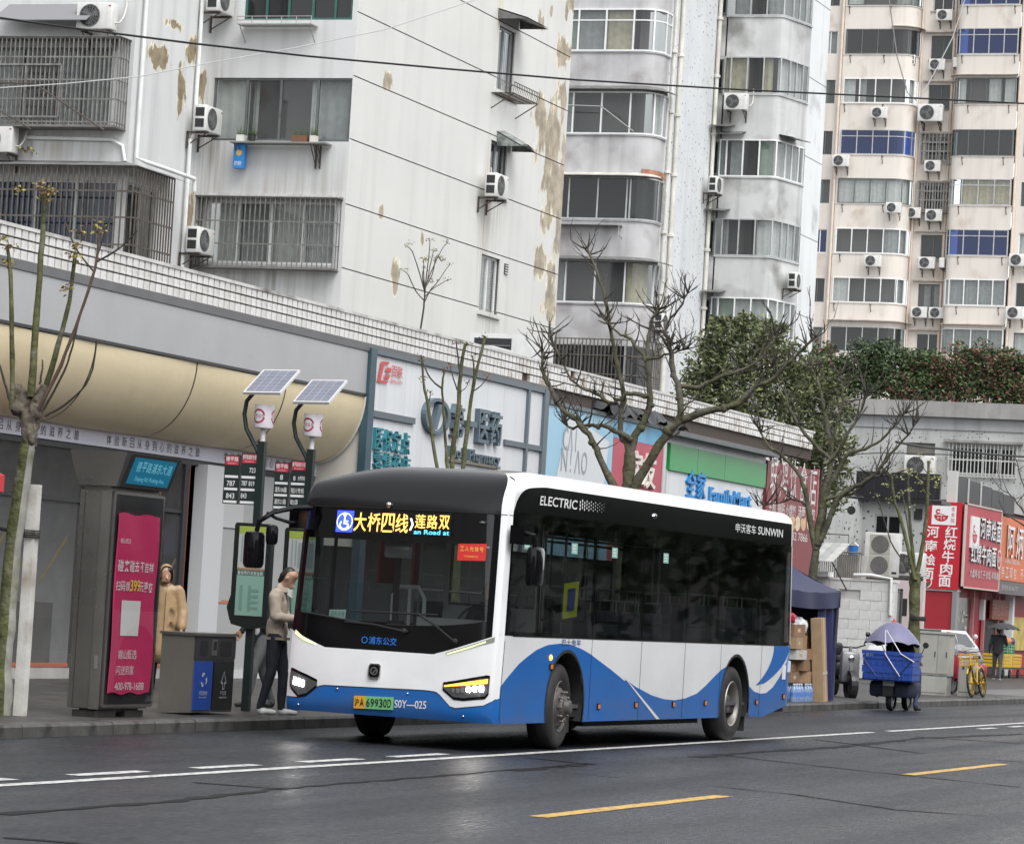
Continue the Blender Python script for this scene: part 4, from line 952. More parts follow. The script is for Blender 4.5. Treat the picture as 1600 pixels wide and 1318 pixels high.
# gable windows: two leaves, ledge, hoods
for i, (x0, x1, z0, z1) in enumerate(gw):
    window(FLA, gp, x0, x1, z0, z1, (1, 1), FAL if i < 2 else FWH, GLS if i != 1 else GLD, ((0, 1, 3), (1.2, 2, 1)) if i < 2 else ((0, 2, 0),), -.12)
    b = MB(); L_ = arclen(gp); bar(b, gp, L_, x0-.1, x1+.1, z0-.09, z0-.003, -.03, .07); b.build('window_sill', GW, FLA, world=True)
b = MB()
for k in range(22): bar(b, gp, arclen(gp), 8.50, 9.65, 8.6+k*.055, 8.615+k*.055, -.2, -.17)
b.build('blind', CUR[0], FLA, world=True)['kind'] = 'stuff'
def hood(x0, x1, z, out, drop, m, lip=.0):
    b = MB(); P = lambda s, o, zz: Vector((Xa+s, Ya-o, zz))
    for e in (0, .03):
        b.grid([[P(x0, 0, z+e), P((x0+x1)/2, 0, z+e+lip), P(x1, 0, z+e)], [P(x0+.04, out, z-drop+e), P((x0+x1)/2, out, z-drop+e+lip), P(x1+.05, out, z-drop+e)]])
    b.add([P(x0, 0, z), P(x0+.04, out, z-drop), P(x0+.02, .02, z-drop)], [(0, 1, 2)]); b.add([P(x1, 0, z), P(x1+.04, out, z-drop), P(x1, .02, z-drop)], [(0, 1, 2)])
    return b.build('window_hood', m, FLA, world=True)
TIN = mat('tin_hood', (.17, .17, .165), .55, .3, var=.35, vs=5); hood(8.55, 10.05, 15.75, .75, .22, TIN); hood(8.95, 10.0, 12.85, .62, .33, mat('tin_hood_worn', (.2, .22, .21), .7, var=.6, vs=7), .08)
b = MB(); P = lambda s, o, z: Vector((Xa+s, Ya-o, z))       # plant rack below the upper gable window
for o in (0.02, .2, .38, .55): b.tube([P(8.4, o, 13.72), P(10.2, o, 13.72)], .012, 4)
for s in [8.4+.12*i for i in range(16)]: b.tube([P(s, .02, 13.72), P(s, .55, 13.72), P(s, .58, 13.85), P(s, .57, 13.98)], .008, 4)
b.tube([P(8.4, .57, 13.98), P(10.2, .57, 13.98)], .011, 4)
for s in (8.45, 10.15): b.tube([P(s, .0, 13.35), P(s, .55, 13.7)], .015, 4)
b.build('plant_rack', IRON, FLA, world=True)['kind'] = 'stuff'
b = MB(); b.box(Xa+10.0, Xa+10.22, Ya-.03, Ya+.02, 9.55, 9.8); v = b.build('wall_vent', ACD, FLA, world=True)
for k in range(4):
    b = MB(); b.box(Xa+10.0, Xa+10.22, Ya-.045, Ya-.03, 9.56+k*.06, 9.585+k*.06); b.build('vent_slat', ACW, v, world=False).location = (-FLA.location[0], -FLA.location[1], -FLA.location[2])
# rain pipes and conduits
PIP = mat('pipe_white', (.66, .67, .66), .5, var=.1, vs=3, streak=.2); PIPC = mat('pipe_cream', (.62, .60, .54), .5, var=.15, vs=3, streak=.3)
def pipe(parent, pts, r, m): b = MB(); b.tube(pts, r, 8); return b.build('rain_pipe', m, parent, True, True)
p0, p1, p2 = ony(232, -20, Yb-.09), ony(210, 250, Yb-.09), ony(280, 285, Yb-.6)
pipe(FLA, [(Xb+.25, Yb-.09, 17), (Xb+.25, Yb-.09, 10.42), (Xb+.3, Yb-.3, 10.34), (Xb+2.0, Yb-.62, 10.22), (Xb+2.02, Yb-.62, 9.95)], .045, PIP)
pipe(FLA, [(Xb+2.95, Yb-.08, 17), (Xb+2.95, Yb-.08, 11.3), (Xb+2.75, Yb-.1, 11.15), (Xb+2.75, Yb-.1, 4.7)], .045, PIP)
pipe(FLA, [(Xb-.06, Yb+2.4, 10.78), (Xb-.06, Yb+.35, 10.75), (Xb-.05, Yb+.1, 10.62), (Xb-.05, Yb+.02, 10.3)], .04, PIP)
# ledges and shelves on the recess wall
b = MB(); b.box(Xa-.4, Xa-.02, Yb-3.0, Yb-.75, 11.2, 11.235)
shf = b.build('plant_shelf', mat('shelf_wood', (.2, .2, .19), .7), FLA, world=True)
b = MB()
for y in (Yb-.85, Yb-.95, Yb-2.65, Yb-2.75):
    b.tube([(Xa-.38, y, 11.2), (Xa-.02, y, 10.75)], .012, 4); b.tube([(Xa-.2, y, 11.2), (Xa-.02, y, 10.95)], .012, 4); b.box(Xa-.05, Xa-.02, y-.015, y+.015, 10.7, 11.2)
b.build('shelf_bracket', IRON, FLA, world=True)['kind'] = 'stuff'
b = MB(); b.box(Xa-.4, Xa-.02, Yb-2.5, Yb-.75, 13.78, 13.81)
for y in (Yb-.8, Yb-2.45): b.tube([(Xa-.4, y, 13.8), (Xa-.02, y, 13.45)], .014, 4)
for z in (13.88, 13.96): b.tube([(Xa-.4, Yb-.75, z), (Xa-.4, Yb-2.5, z)], .01, 4)
for y in [Yb-.75-.35*i for i in range(6)]: b.tube([(Xa-.4, y, 13.8), (Xa-.4, y, 13.97)], .01, 4)
b.build('drying_rack', mat('rack_grey', (.36, .36, .35), .5, .4), FLA, world=True)
b = MB(); b.box(Xa-.06, Xa, Ya+.05, Yb-.1, 10.08, 10.14); b.build('ledge', SW, FLA, world=True)
for (px, py) in ((62, 130),):
    b = MB(); a = onx(0, 130, Xb-.7); c = onx(52, 130, Xb-.7); d = onx(162, 203, Xb-.6); b.tube([a, c, d], .018, 5); b.tube([onx(0, 173, Xb-.65), onx(48, 202, Xb-.6)], .016, 5); b.tube([c, onx(52, 130, Xb)], .014, 4); b.build('awning_arm', IRON, FLA, world=True)
b = MB(); b.obox((Xb-.7, Yb+3.0, 13.15), (.7, 0, .45), (0, -2.2, 0), (0, 0, .02)); b.build('awning', mat('awning_grey', (.2, .2, .21), .8), FLA, world=True)
# things hung on or standing on it
def pots(label, y0, n, plants=True, box=None):
    t = T('flower_pot', label, 'plant pot', (Xa-.22, y0, 11.236), 0)
    b = MB()
    if box: b.box(-.1, .1, -box/2, box/2, 0, .15)
    else: b.lathe([(.06, 0), (.09, .17), (.1, .17), (.08, .16), (0, .15)], seg=14)
    b.build('pot', mat(*n), t, True)
    b = MB(); rng = random.Random(int(y0*100)); W2_ = (box or .16)/2
    for i in range(70):
        x, y = rng.uniform(-.07, .07), rng.uniform(-W2_, W2_); h = rng.uniform(.08, .26); dx, dy = rng.uniform(-.1, .1), rng.uniform(-.1, .1)
        b.add([(x-.006, y, .14), (x+.006, y, .14), (x+dx, y+dy, .14+h)], [(0, 1, 2)])
    b.build('leaves', mat('pot_leaf', (.07, .13, .03), .6, var=.4, vs=20), t)['kind'] = 'stuff'
pots('white square flower pot with grassy leaves by the air conditioner', Yb-.95, ('pot_white', (.65, .65, .62), .5), box=.17)
pots('dark flower pot with leaves next to the white square pot', Yb-1.2, ('pot_dark', (.03, .03, .03), .6))
pots('brown planter trough with grass on the window shelf', Yb-2.35, ('pot_brown', (.16, .08, .04), .7), box=.35)
pots('small pale flower pot at the end of the window shelf', Yb-2.66, ('pot_pale', (.6, .58, .52), .6), box=.12)
t = T('hanging_carton', 'bright blue printed carton hanging under the plant shelf', 'carton', (Xa-.2, Yb-.93, 10.66))
b = MB(); b.box(-.06, .06, -.13, .13, 0, .53); b.build('carton', mat('carton_blue', (.02, .20, .52), .45), t)
b = MB(); b.lathe([(.07, -.064), (0, -.064)], (0, .0, .34), 'x', 14); b.build('printed_disc', mat('print_gold', (.6, .38, .08), .5), t)
b = MB(); f = plane_fn((-.064, .1, .06), (0, -1, 0), (0, 0, 1)); letters(b, '奶粉', f, .17, .1); b.build('carton_print', PWH, t)
b = MB(); b.tube([(0, 0, .53), (.0, 0, .56)], .006, 4); b.build('string', IRON, t)
make_ac(.2, 'air conditioner unit on the gable wall beside its hooded middle window', (Xa+8.2, Ya-.36, 11.16), 0, brand=1)
make_ac(.9, 'air conditioner unit beside the planted window shelf', (Xa-.75, Yb-.37, 11.35), 0)
make_ac(1.4, 'air conditioner unit at the corner of the caged window just above the tiled parapet', (Xa-.75, Yb-.37, 8.72), 0)
make_ac(.3, 'air conditioner unit on the topmost caged bay, above its cage', (Xb-.37, Yb+.72, 13.0), -pi/2)
make_ac(.6, 'air conditioner unit between the two big caged bays', (Xb-.37, Yb+2.85, 10.4), -pi/2)
make_ac(1.1, 'air conditioner unit beside the green framed window', (Xa-.5, Yb-.37, 14.0), 0)
# ---------------- building B: stained balconied flats ----------------
def arc(cx, cy, r, a0, a1, n=6): return [(cx+r*cos(radians(a0+(a1-a0)*i/n)), cy+r*sin(radians(a0+(a1-a0)*i/n))) for i in range(n+1)]
FLB = T('apartment_block', 'stained grey flats with round cornered glazed balconies behind the bare trees', 'apartment block', (106.4, 34.6, 0))
BPL = mat('balcony_stained', (.44, .435, .44), .8, var=.14, vs=1.0, dark=((.27, .25, .25), .35, .9), streak=.4, bump=.3, bs=10)
BPR = mat('balcony_grey', (.50, .505, .50), .8, var=.12, vs=.9, dark=((.20, .20, .19), .4, .8), streak=.5, bump=.3, bs=10)
GBW = mat('gable_white', (.66, .675, .68), .7, var=.04, vs=.5, dark=((.40, .41, .41), .2, .7), streak=.3)
def speckle(name, base, speck, sc_, thr, rough=.85, **k):
    m = mat(name, base, rough, **k); n = m.node_tree; L = n.links; b = n.nodes['Principled BSDF']
    tc = n.nodes.new('ShaderNodeTexCoord'); v = n.nodes.new('ShaderNodeTexVoronoi'); v.inputs['Scale'].default_value = sc_; L.new(tc.outputs['Object'], v.inputs[0])
    sp = n.nodes.new('ShaderNodeSeparateColor'); L.new(v.outputs['Color'], sp.inputs[0])
    ra = n.nodes.new('ShaderNodeMath'); ra.operation = 'MULTIPLY'; ra.inputs[1].default_value = thr; L.new(sp.outputs[0], ra.inputs[0])
    lt = n.nodes.new('ShaderNodeMath'); lt.operation = 'LESS_THAN'; L.new(v.outputs['Distance'], lt.inputs[0]); L.new(ra.outputs[0], lt.inputs[1])
    g = n.nodes.new('ShaderNodeMath'); g.operation = 'GREATER_THAN'; g.inputs[1].default_value = .45; L.new(sp.outputs[1], g.inputs[0])
    f = n.nodes.new('ShaderNodeMath'); f.operation = 'MULTIPLY'; L.new(lt.outputs[0], f.inputs[0]); L.new(g.outputs[0], f.inputs[1])
    x = n.nodes.new('ShaderNodeMix'); x.data_type = 'RGBA'; L.new(f.outputs[0], x.inputs[0])
    if b.inputs['Base Color'].links: L.new(b.inputs['Base Color'].links[0].from_socket, x.inputs[6])
    else: x.inputs[6].default_value = (*base, 1)
    x.inputs[7].default_value = (*speck, 1); L.new(x.outputs[2], b.inputs['Base Color']); return m
SPK = speckle('speckled_render', (.58, .595, .605), (.25, .24, .235), 8, .38, var=.07, vs=.8, streak=.25)
SPK2 = speckle('pebble_render', (.42, .425, .415), (.13, .125, .115), 11, .42, var=.14, vs=.9, streak=.3)
pL = [(106.4, 39.6), (106.4, 35.25)]+arc(107.05, 35.25, .65, 180, 270)[1:]+[(107.6, 34.6)]
pR = [(113, 34.35), (113, 32.55)]+arc(113.25, 32.55, .25, 180, 250, 3)[1:]+[(114.75, 31.95), (115.1, 31.9)]
def bay(parent, path, zs, hgt, m, spec, s0=0, s1=None, z_top=None, ledge=True, zbot=None):
    """stacked balcony: solid parapets between rows of windows; zs = window bottoms from the top down"""
    L_ = arclen(path); s1 = s1 or L_[-1]; edges = [z_top or zs[0]+3.6]
    for z in zs: edges += [z+hgt, z]
    edges.append(zbot if zbot is not None else zs[-1]-1.5)
    for k in range(0, len(edges), 2):
        b = MB(); ribbon(b, path, L_, 0, L_[-1], edges[k+1], edges[k])
        ribbon(b, path, L_, 0, L_[-1], edges[k], edges[k], 0, -.3); ribbon(b, path, L_, 0, L_[-1], edges[k+1], edges[k+1], 0, -.3)
        p = b.build('parapet', m, parent, True, world=True, sharp=50); MW[p.name] = W(parent)
        if ledge:
            b = MB(); bar(b, path, L_, 0, L_[-1], edges[k]-.04, edges[k]+.004, -.05, .045); b.build('ledge', m, p, world=True)
    for z, sp_ in zip(zs, spec):
        if sp_: window(parent, path, s0, s1, z+.004, z+hgt-.004, *sp_[:2], **sp_[2])
        if s0 > 0: b = MB(); ribbon(b, path, L_, 0, s0, z, z+hgt, 0); b.build('wall_strip', m, parent, True, world=True)
LT = arclen(pL)[-1]
c5 = (1.0, 1.0, 1.0, .9, .55, .35)
bay(FLB, pL, [19.84, 17.1, 14.29, 11.54, 8.8], 1.42, BPL, [
    ((1, 1.3, 1, 1, .7, .6, .6), FWH, dict(gl=GLS, cur=((0, 1, 1), (1, 2, 3), (2, 3, 1), (3, 4, 2)), transom=20.85, inset=.02)),
    ((1, 1.2, 1, 1, .8, .5, .5), FWH, dict(cur=((0, 1, 1), (1.2, 2, 1), (5, 7, 0)), inset=.02)),
    ((1, 1.2, 1, 1, .12, 1.1, .5), FAL, dict(gl=GLD, cur=((1, 1.5, 1), (5, 6, 3)), inset=.02)),
    ((1, 1.2, 1, 1, 1.1, .5), FWH, dict(cur=((1, 2, 1), (4, 5, 2)), inset=.02)),
    ((1, 1, 1, 1), FAL, dict(gl=GLD, inset=.02))], zbot=4)
grille(FLB, pL, 0.3, LT-.1, 8.6, 10.35, .3, .13, RUSTB, (0, .35, .7, 1), .014, sides=False, base=False)
wall(FLB, 'stair_wall', (107.6, 34.6, 0), (1, 0, 0), 5.4, 4, 25, [(3.9, 4.7, z, z+1.3) for z in ()], SPK)
wall(FLB, 'recess_wall', (113, 34.6, 0), (0, -1, 0), .3, 4, 25, [], BPR)
spR = [((.45, 1, 1, 1, 1, .8, .8, .7), FDK if i == 9 else (FAL if i in (0, 1, 3) else FWH), dict(gl=GLS, cur=c, inset=.01, fw_=.045)) for i, c in enumerate((((1, 2, 1), (3, 8, 1)), ((0, 1, 2), (1, 2, 2), (3, 3.5, 2), (4, 8, 0)), ((0, .9, 1), (1.2, 2, 1), (3, 4, 3), (4, 8, 0)), ((1, 1.3, 1), (3, 4, 0), (4, 8, 0)), ((0, .5, 1), (1, 2, 3), (2, 8, 0))))]
bay(FLB, pR, [22.2, 19.5, 16.64, 13.91, 11.2], 1.3, BPR, spR, zbot=4, s1=arclen(pR)[-1]-.15)
for z in (22.2, 19.5, 16.64, 13.91, 11.2):      # narrow lavatory windows in the angle beside the bay
    window(FLB, [(112.98, 34.62), (112.98, 34.33)], .02, .28, z+.05, z+1.2, (1,), FDK, GLD, (), inset=.03, room=.1)
wall(FLB, 'end_wall', (115.1, 31.9, 0), (1, 0, 0), 2.35, 4, 25, [], GBW)
b = MB(); b.quad((117.45, 31.9, 4), (117.45, 42, 4), (117.45, 42, 25), (117.45, 31.9, 25)); b.build('back_wall', GBW, FLB, world=True)
b = MB(); b.quad((106.4, 39.6, 4), (112, 39.6, 4), (112, 39.6, 25), (106.4, 39.6, 25)); b.build('side_wall', BPL, FLB, world=True)
for z in (12.2, 14.95, 17.7, 20.45, 23.2):
    b = MB(); b.box(115.1, 117.46, 31.894, 31.9, z-.012, z+.012); b.build('wall_joint', mat('joint_grey', (.2, .2, .2), .9), FLB, world=True)
pipe(FLB, [(107.75, 34.5, 25), (107.75, 34.5, 4)], .055, PIPC); pipe(FLB, [(108.5, 34.5, 25), (108.5, 34.5, 4)], .07, PIPC); pipe(FLB, [(112.7, 34.5, 25), (112.7, 34.5, 4)], .07, PIPC)
for x in (107.75, 108.5, 112.7):
    b = MB()
    for z in range(6, 25, 2): b.lathe([(.075, z), (.115, z+.02), (.115, z+.1), (.075, z+.12)], (x, 34.5, 0), seg=8)
    b.build('pipe_collar', PIPC, FLB, world=True)['kind'] = 'stuff'
def lid(parent, path, s0, s1, z, out, m, drop=.12):
    b = MB(); L_ = arclen(path); bar(b, path, L_, s0, s1, z-.03, z, 0, .04); ribbon(b, path, L_, s0, s1, z-drop, z, out, 0); ribbon(b, path, L_, s0, s1, z-drop-.03, z-.03, out, 0); ribbon(b, path, L_, s0, s1, z-drop-.03, z-drop, out)
    return b.build('window_hood', m, parent, world=True)
lid(FLB, pL, 1.0, LT, 18.7, .35, TIN); lid(FLB, pL, 1.0, LT-.9, 15.85, .45, mat('hood_cream', (.5, .48, .44), .7, var=.2)); lid(FLB, pL, 1.0, LT+.2, 13.08, .5, TIN)
b = MB(); ribbon(b, pL, arclen(pL), LT-1.3, LT, 15.75, 15.98, .1, .06); b.build('rusty_sheet', mat('rust_sheet', (.25, .12, .07), .8, var=.4, vs=5), FLB, world=True)
lid(FLB, pR, .0, .9, 18.2, .5, TIN); lid(FLB, pR, 2.1, 3.3, 18.15, .6, mat('tin_hood_worn', (.2, .22, .21), .7)); 
for z in (18.3, 15.4, 12.6):
    b = MB(); b.obox((112.3, 34.55, z), (.7, 0, .12), (0, -.7, -.02), (0, 0, .03)); b.build('window_hood', TIN, FLB, world=True)
b = MB(); b.box(106.0, 106.4, 35.5, 38, 14.08, 14.12); b.tube([(106.02, 35.5, 14.1), (106.02, 35.5, 13.75), (106.4, 35.5, 13.7)], .015, 4); b.build('drying_rack', mat('rack_grey', (.36, .36, .35), .5, .4), FLB, world=True)
b = MB(); b.tube([(105.6, 38, 17.95), (105.6, 36.2, 17.9), (106.4, 35.3, 17.2)], .02, 4); b.build('drying_rail', mat('rack_grey', (.36, .36, .35), .5, .4), FLB, world=True)
grpB = 'air conditioner units on the stained flats'
def at(px, py, X): p = onx(px, py, X); return (p.x-.35, p.y, p.z-.28)
make_ac(.1, 'air conditioner unit below the second row of the right glazed bay', at(1155, 162, 113), -pi/2, grpB)
make_ac(.5, 'air conditioner unit turned sideways under the middle hoods of the stained flats', (112.3, 34.2, at(1119, 294, 113)[2]), 0, grpB, 0)
q = ony(1231, 438, 31.7); make_ac(.8, 'air conditioner unit on the white flank of the right glazed bay', (114.2, 31.75, at(1231, 438, 113)[2]+.1), 0, grpB, 0)
make_ac(.3, 'air conditioner unit low in the corner by the drain pipes above the caged balcony', (107.3, 34.25, at(1019, 502, 107)[2]), 0, grpB, 0)
make_ac(.9, 'air conditioner unit peeping over the evergreen tree below the white windows', at(1123, 537, 113), -pi/2, grpB, 0)

# ---------------- building C: the cream tower far behind ----------------
FLC = T('tower_block', 'cream tower of flats with rounded balconies far behind the hedge', 'tower block', (189, 44, 0))
CRM = mat('cream_render', (.62, .575, .525), .75, var=.05, vs=.35, dark=((.46, .38, .32), .12, .5), streak=.22)
CRL = mat('cream_ledge', (.40, .35, .31), .8, var=.2, vs=1, dark=((.15, .13, .12), .35, 1.5))
p1 = [(189, 50.45), (189, 47.25)]+arc(189.95, 47.25, .95, 180, 270, 6)[1:]+[(190.3, 46.3)]
p2 = [(190.3, 43.98), (189.6, 43.98)]+arc(189.6, 43.48, .5, 90, 180, 5)[1:]+[(189, 40.3)]
zC = [36.65, 33.86, 31.05, 28.12, 25.34, 22.5, 19.7, 16.92]
GLN = glass('glass_grey_dark', (.16, .18, .18), .04, body=(.05, .055, .055), bodyf=.45)
d5 = (1.05, 1, 1, 1, .55, .5); d4b = (.55, 1, 1.1, 1.05, 1)
s1 = [(d5, FDK, dict(gl=GLS, cur=((0, 1, 0), (3, 6, 1)))), (d5, FDK, dict(gl=GLN, cur=((4, 6, 0),))), (d5, FWH, dict(cur=((0, .7, 0), (1, 1.4, 1), (4.5, 6, 0)))), (d5, FAL, dict(gl=GLB, transom=29.15)), (d5, FDK, dict(cur=((0, 1.9, 0), (2, 4, 0), (4, 6, 0)))),
      (d5, FWH, dict(gl=GLS, cur=((3, 4, 1), (4, 6, 1)))), (d5, FWH, dict(gl=GLS, cur=((0, 1, 0), (4, 6, 1)))), (d5, FAL, dict(gl=GLN, cur=((0, 1, 1), (3, 4, 1), (4, 6, 0))))]
s2 = [(d4b, FAL, dict(gl=GLB)), (d4b, FAL, dict(gl=GLB, transom=34.95)), (d4b, FDK, dict(cur=((0, .8, 0), (1, 1.6, 0), (3.1, 4, 0), (4.2, 5, 0)))), (d4b, FDK, dict(gl=GLN, cur=((1, 5, 1),))), ((.5, .6, 1, 1, 1), FAL, dict(cur=((0, 1, 1), (2, 5, 2)), transom=26.45)),
      (d4b, FAL, dict(gl=GLB, transom=23.6)), ((.35, .35, 1.05, 1, 1, .9), FWH, dict(cur=((0, 2, 0), (2, 3, 1), (3, 6, 1)))), ((.01, 1, 1, 1, .9), FWH, dict(gl=GLS, cur=((1, 5, 1),)))]
for sp_ in s1+s2: sp_[2].update(inset=.01, fw_=.055, room=.7)
bay(FLC, p1, zC, 1.44, CRM, s1, z_top=41, zbot=8, s0=.12, s1=arclen(p1)[-1]-.25)
bay(FLC, p2, zC, 1.50, CRM, s2, z_top=41, zbot=8, s0=.75, s1=arclen(p2)[-1]-.1)
def opsr(x0, x1): return [(x0, x1, z+.0, z+1.35) for z in zC]
O3 = [(.62, 2.05, z-.1, z+1.28) for z in zC]
wall(FLC, 'stair_wall', (190.3, 46.3, 0), (0, -1, 0), 2.32, 8, 41, O3, CRM, .25)
sp3 = flatpath((190.3, 46.3), (0, -1, 0), 2.32)
for i, z in enumerate(zC):
    window(FLC, sp3, .62, 2.05, z-.1, z+1.28, (1, 1) if i not in (0, 4) else (1, 1, .6), FDK if i in (1, 2, 5, 6) else (FWH if i == 7 else FAL), GLN if i != 6 else GLS, ((.4, 1, 1), (1.2, 2, 1)) if i in (0, 1, 5, 6) else (), inset=-.15, room=.6)
    if i in (3, 4): grille(FLC, sp3, .42, 2.2, z-.3, z+1.4, .3, .16 if i == 4 else .2, RUST, (0, .4, .7, 1), .03, base=i == 4)
    b = MB(); bar(b, sp3, arclen(sp3), .3, 2.2, z+1.42, z+1.5, 0, .3); b.build('hood', CRL, FLC, world=True)
    b = MB(); bar(b, sp3, arclen(sp3), .5, 2.15, z-.16, z-.105, -.02, .08); b.build('window_sill', CRL, FLC, world=True)
for y0, w_, nm in ((52.6, 2.15, 'west'), (40.3, 4.3, 'east')):
    op = [(.9, 1.75, z, z+1.35) for z in zC] if nm == 'west' else [(.45, 2.2, z, z+1.35) for z in zC]
    wall(FLC, 'end_wall', (189.15, y0, 0), (0, -1, 0), w_, 8, 41, op, CRM, .2); pth = flatpath((189.15, y0), (0, -1, 0), w_)
    for i, (z, o) in enumerate(zip(zC, op)):
        window(FLC, pth, o[0], o[1], z, z+1.35, (1, 1) if nm == 'west' else (1, 1), FWH if i in (1, 5) else FDK, GLB if i == 5 and nm == 'west' else GLN if i % 3 == 0 else GLS, ((0, 1, 0), (1, 2, 1)) if i % 2 else ((.2, 1, 3),), inset=-.1, room=.6)
lid(FLC, p1, 0, arclen(p1)[-1], 18.75, .35, CRL, .06); lid(FLC, p2, .6, arclen(p2)[-1], 18.7, .35, CRL, .06); lid(FLC, p2, .6, arclen(p2)[-1], 32.75, .3, CRL, .06); lid(FLC, p1, 2.8, arclen(p1)[-1], 35.5, .3, CRL, .06)
PCR = mat('pipe_tower', (.58, .49, .41), .6, var=.1)
for x, y, z1 in ((188.92, 50.55, 41), (190.2, 46.2, 41), (190.2, 44.15, 41), (190.25, 44.35, 41), (189.05, 40.2, 41)):
    pipe(FLC, [(x, y, z1), (x, y, 8)], .08, PCR)
b = MB(); rng = random.Random(3)
for z in zC:
    for pth, ss in ((p1, (.35, 2.6)), (p2, (1.6, 4.2))):
        for s in ss:
            p = pathpt(pth, arclen(pth), s+rng.uniform(-.2, .3), .02); b.box(p.x-.3, p.x, p.y-.02, p.y+.02, z-.12, z-.08); b.tube([(p.x-.28, p.y, z-.1), (p.x, p.y, z-.5)], .025, 4)
b.build('wall_bracket', IRON, FLC, world=True)['kind'] = 'stuff'
acs = [(1478.7, 27, 190.3, 1, 'just under the topmost stair window in view'), (1467, 104, 190.3, 1, 'under the second stair window from the top'), (1458.5, 181, 190.3, 1.55, 'extra large, under the third stair window from the top'), (1376.7, 179, 189, 1, 'under the white framed left balcony, above the blue glazed one'),
  (1317, 254, 189, 1.05, 'hanging under the left end of the blue glazed left balcony'), (1460, 262, 190.3, 1, 'between the two caged stair windows'), (1429.5, 335, 190.3, .95, 'left one of two under the lower caged stair window'), (1462, 339, 190.3, 1.05, 'right one of two under the lower caged stair window'),
  (1399, 327, 189, .95, 'at the rounded corner of the balcony with white blinds'), (1367, 410, 189, 1.05, 'in a rack under the lowest white framed left balcony'), (1451, 413, 190.3, 1.05, 'beside the kinked drain pipe under a dark stair window'),
  (1439, 490, 190.3, 1, 'left one of the lowest two on the stair wall'), (1467, 491, 190.3, 1, 'right one of the lowest two on the stair wall'), (1594, 409, 189.15, 1.1, 'at the right edge beside the lower blue glazed balcony'), (1589, 491, 189.15, 1.1, 'at the right edge under the white framed balcony')]
for i, (px, py, X, s, lb) in enumerate(acs):
    p = onx(px, py, X); make_ac(i*.4, 'air conditioner unit '+lb, (X-.42*s, p.y, p.z-.28*s), -pi/2, 'air conditioner units on the cream tower', 0, s*1.12)
for px, py, lb in ((1429, 96, 'turned sideways beside the upper left rounded balcony'), (1497, 100, 'turned sideways beside the upper right blue glazed balcony'), (1475, 412, 'turned sideways behind the kinked drain pipe')):
    p = onx(px, py, 190.0); make_ac(.2, 'air conditioner unit '+lb, (189.8, p.y, p.z-.28), 0 if px < 1440 else pi, 'air conditioner units on the cream tower', 0)
# ---------------- concrete podium with a hedge on its roof ----------------
PX = 140.0
POD = T('podium_building', 'weathered concrete podium with a planted roof under the cream tower', 'podium building', (PX, 30, 0))
CON = mat('raw_concrete', (.30, .295, .285), .85, var=.15, vs=.8, dark=((.13, .125, .115), .45, .7), streak=.5, bump=.4, bs=6)
COG = mat('smooth_concrete', (.34, .35, .355), .8, var=.1, vs=.7, streak=.4)
def PY(px, py): p = onx(px, py, PX); return p.y, p.z
wop = [(45-PY(1487, 697)[0], 45-PY(1585, 742)[0], 8.05, 9.15), (45-PY(1415, 720)[0], 45-PY(1460, 720)[0], 8.2, 9.25)]
zt = PY(1400, 625)[1]; z2 = PY(1400, 649)[1]; z3 = PY(1400, 668)[1]
wall(POD, 'wall', (PX, 45, 0), (0, -1, 0), 25, 0, z3, wop, SPK2, .3)
b = MB(); b.box(PX-.06, PX+.3, 20, 45, z3, z2); b.build('wall_band', COG, POD, world=True)
b = MB(); b.box(PX-.3, PX+.6, 19.7, 45, z2, zt); b.build('roof_upstand', CON, POD, world=True)
b = MB(); b.box(PX+.62, PX+60, 19.7, 50, zt-.4, zt-.2); b.build('roof', CON, POD, world=True)
pdp = flatpath((PX, 45), (0, -1, 0), 25)
window(POD, pdp, wop[0][0], wop[0][1], 8.05, 9.15, (1, 1, 1, 1), FWH, GLD, (), inset=-.15, transom=8.6)
grille(POD, pdp, wop[0][0]-.08, wop[0][1]+.08, 7.95, 9.3, .12, .15, mat('bar_grey', (.5, .5, .48), .5), (0, .5, 1), .018, base=False)
b = MB(); b.box(PX+.1, PX+.14, 45-wop[1][1], 45-wop[1][0], 8.2, 9.25); b.build('boarding', mat('brown_board', (.13, .12, .105), .8, var=.2), POD, world=True)
b = MB(); bar(b, pdp, arclen(pdp), wop[0][0]-.3, wop[0][1]+.3, 9.32, 9.42, 0, .25); b.build('window_hood', CON, POD, world=True)
p = onx(1440, 745, PX); make_ac(.4, 'large air conditioner unit on the concrete podium wall below the brown board', (PX-.35, p.y, p.z), -pi/2, 'air conditioner units on the shops', 0, 1.55)
# leaf clumps: one function for hedges and crowns
def leafmesh(name, pts, size, mats, parent=None, seed=1, asp=.5, up=.3):
    """many small bent leaves at the given points"""
    rng = random.Random(seed); b = MB()
    for p in pts:
        a = rng.uniform(0, 2*pi); e = rng.uniform(-.6, .9); L_ = size*rng.uniform(.6, 1.3); w_ = L_*asp
        d = Vector((cos(a)*cos(e), sin(a)*cos(e), sin(e)+up)).normalized(); s = d.cross(Vector((rng.uniform(-1, 1), rng.uniform(-1, 1), rng.uniform(-.2, 1)))).normalized()
        p = Vector(p); m = p+d*L_*.5
        b.add([p, m-s*w_*.5, p+d*L_-Vector((0, 0, L_*.12)), m+s*w_*.5], [(0, 1, 2, 3)], rng.randrange(len(mats)))
    return b.build(name, mats, parent)
def leafmat(name, c, rough=.45): return mat(name, c, rough, var=.45, vs=1.6, spec=.3)
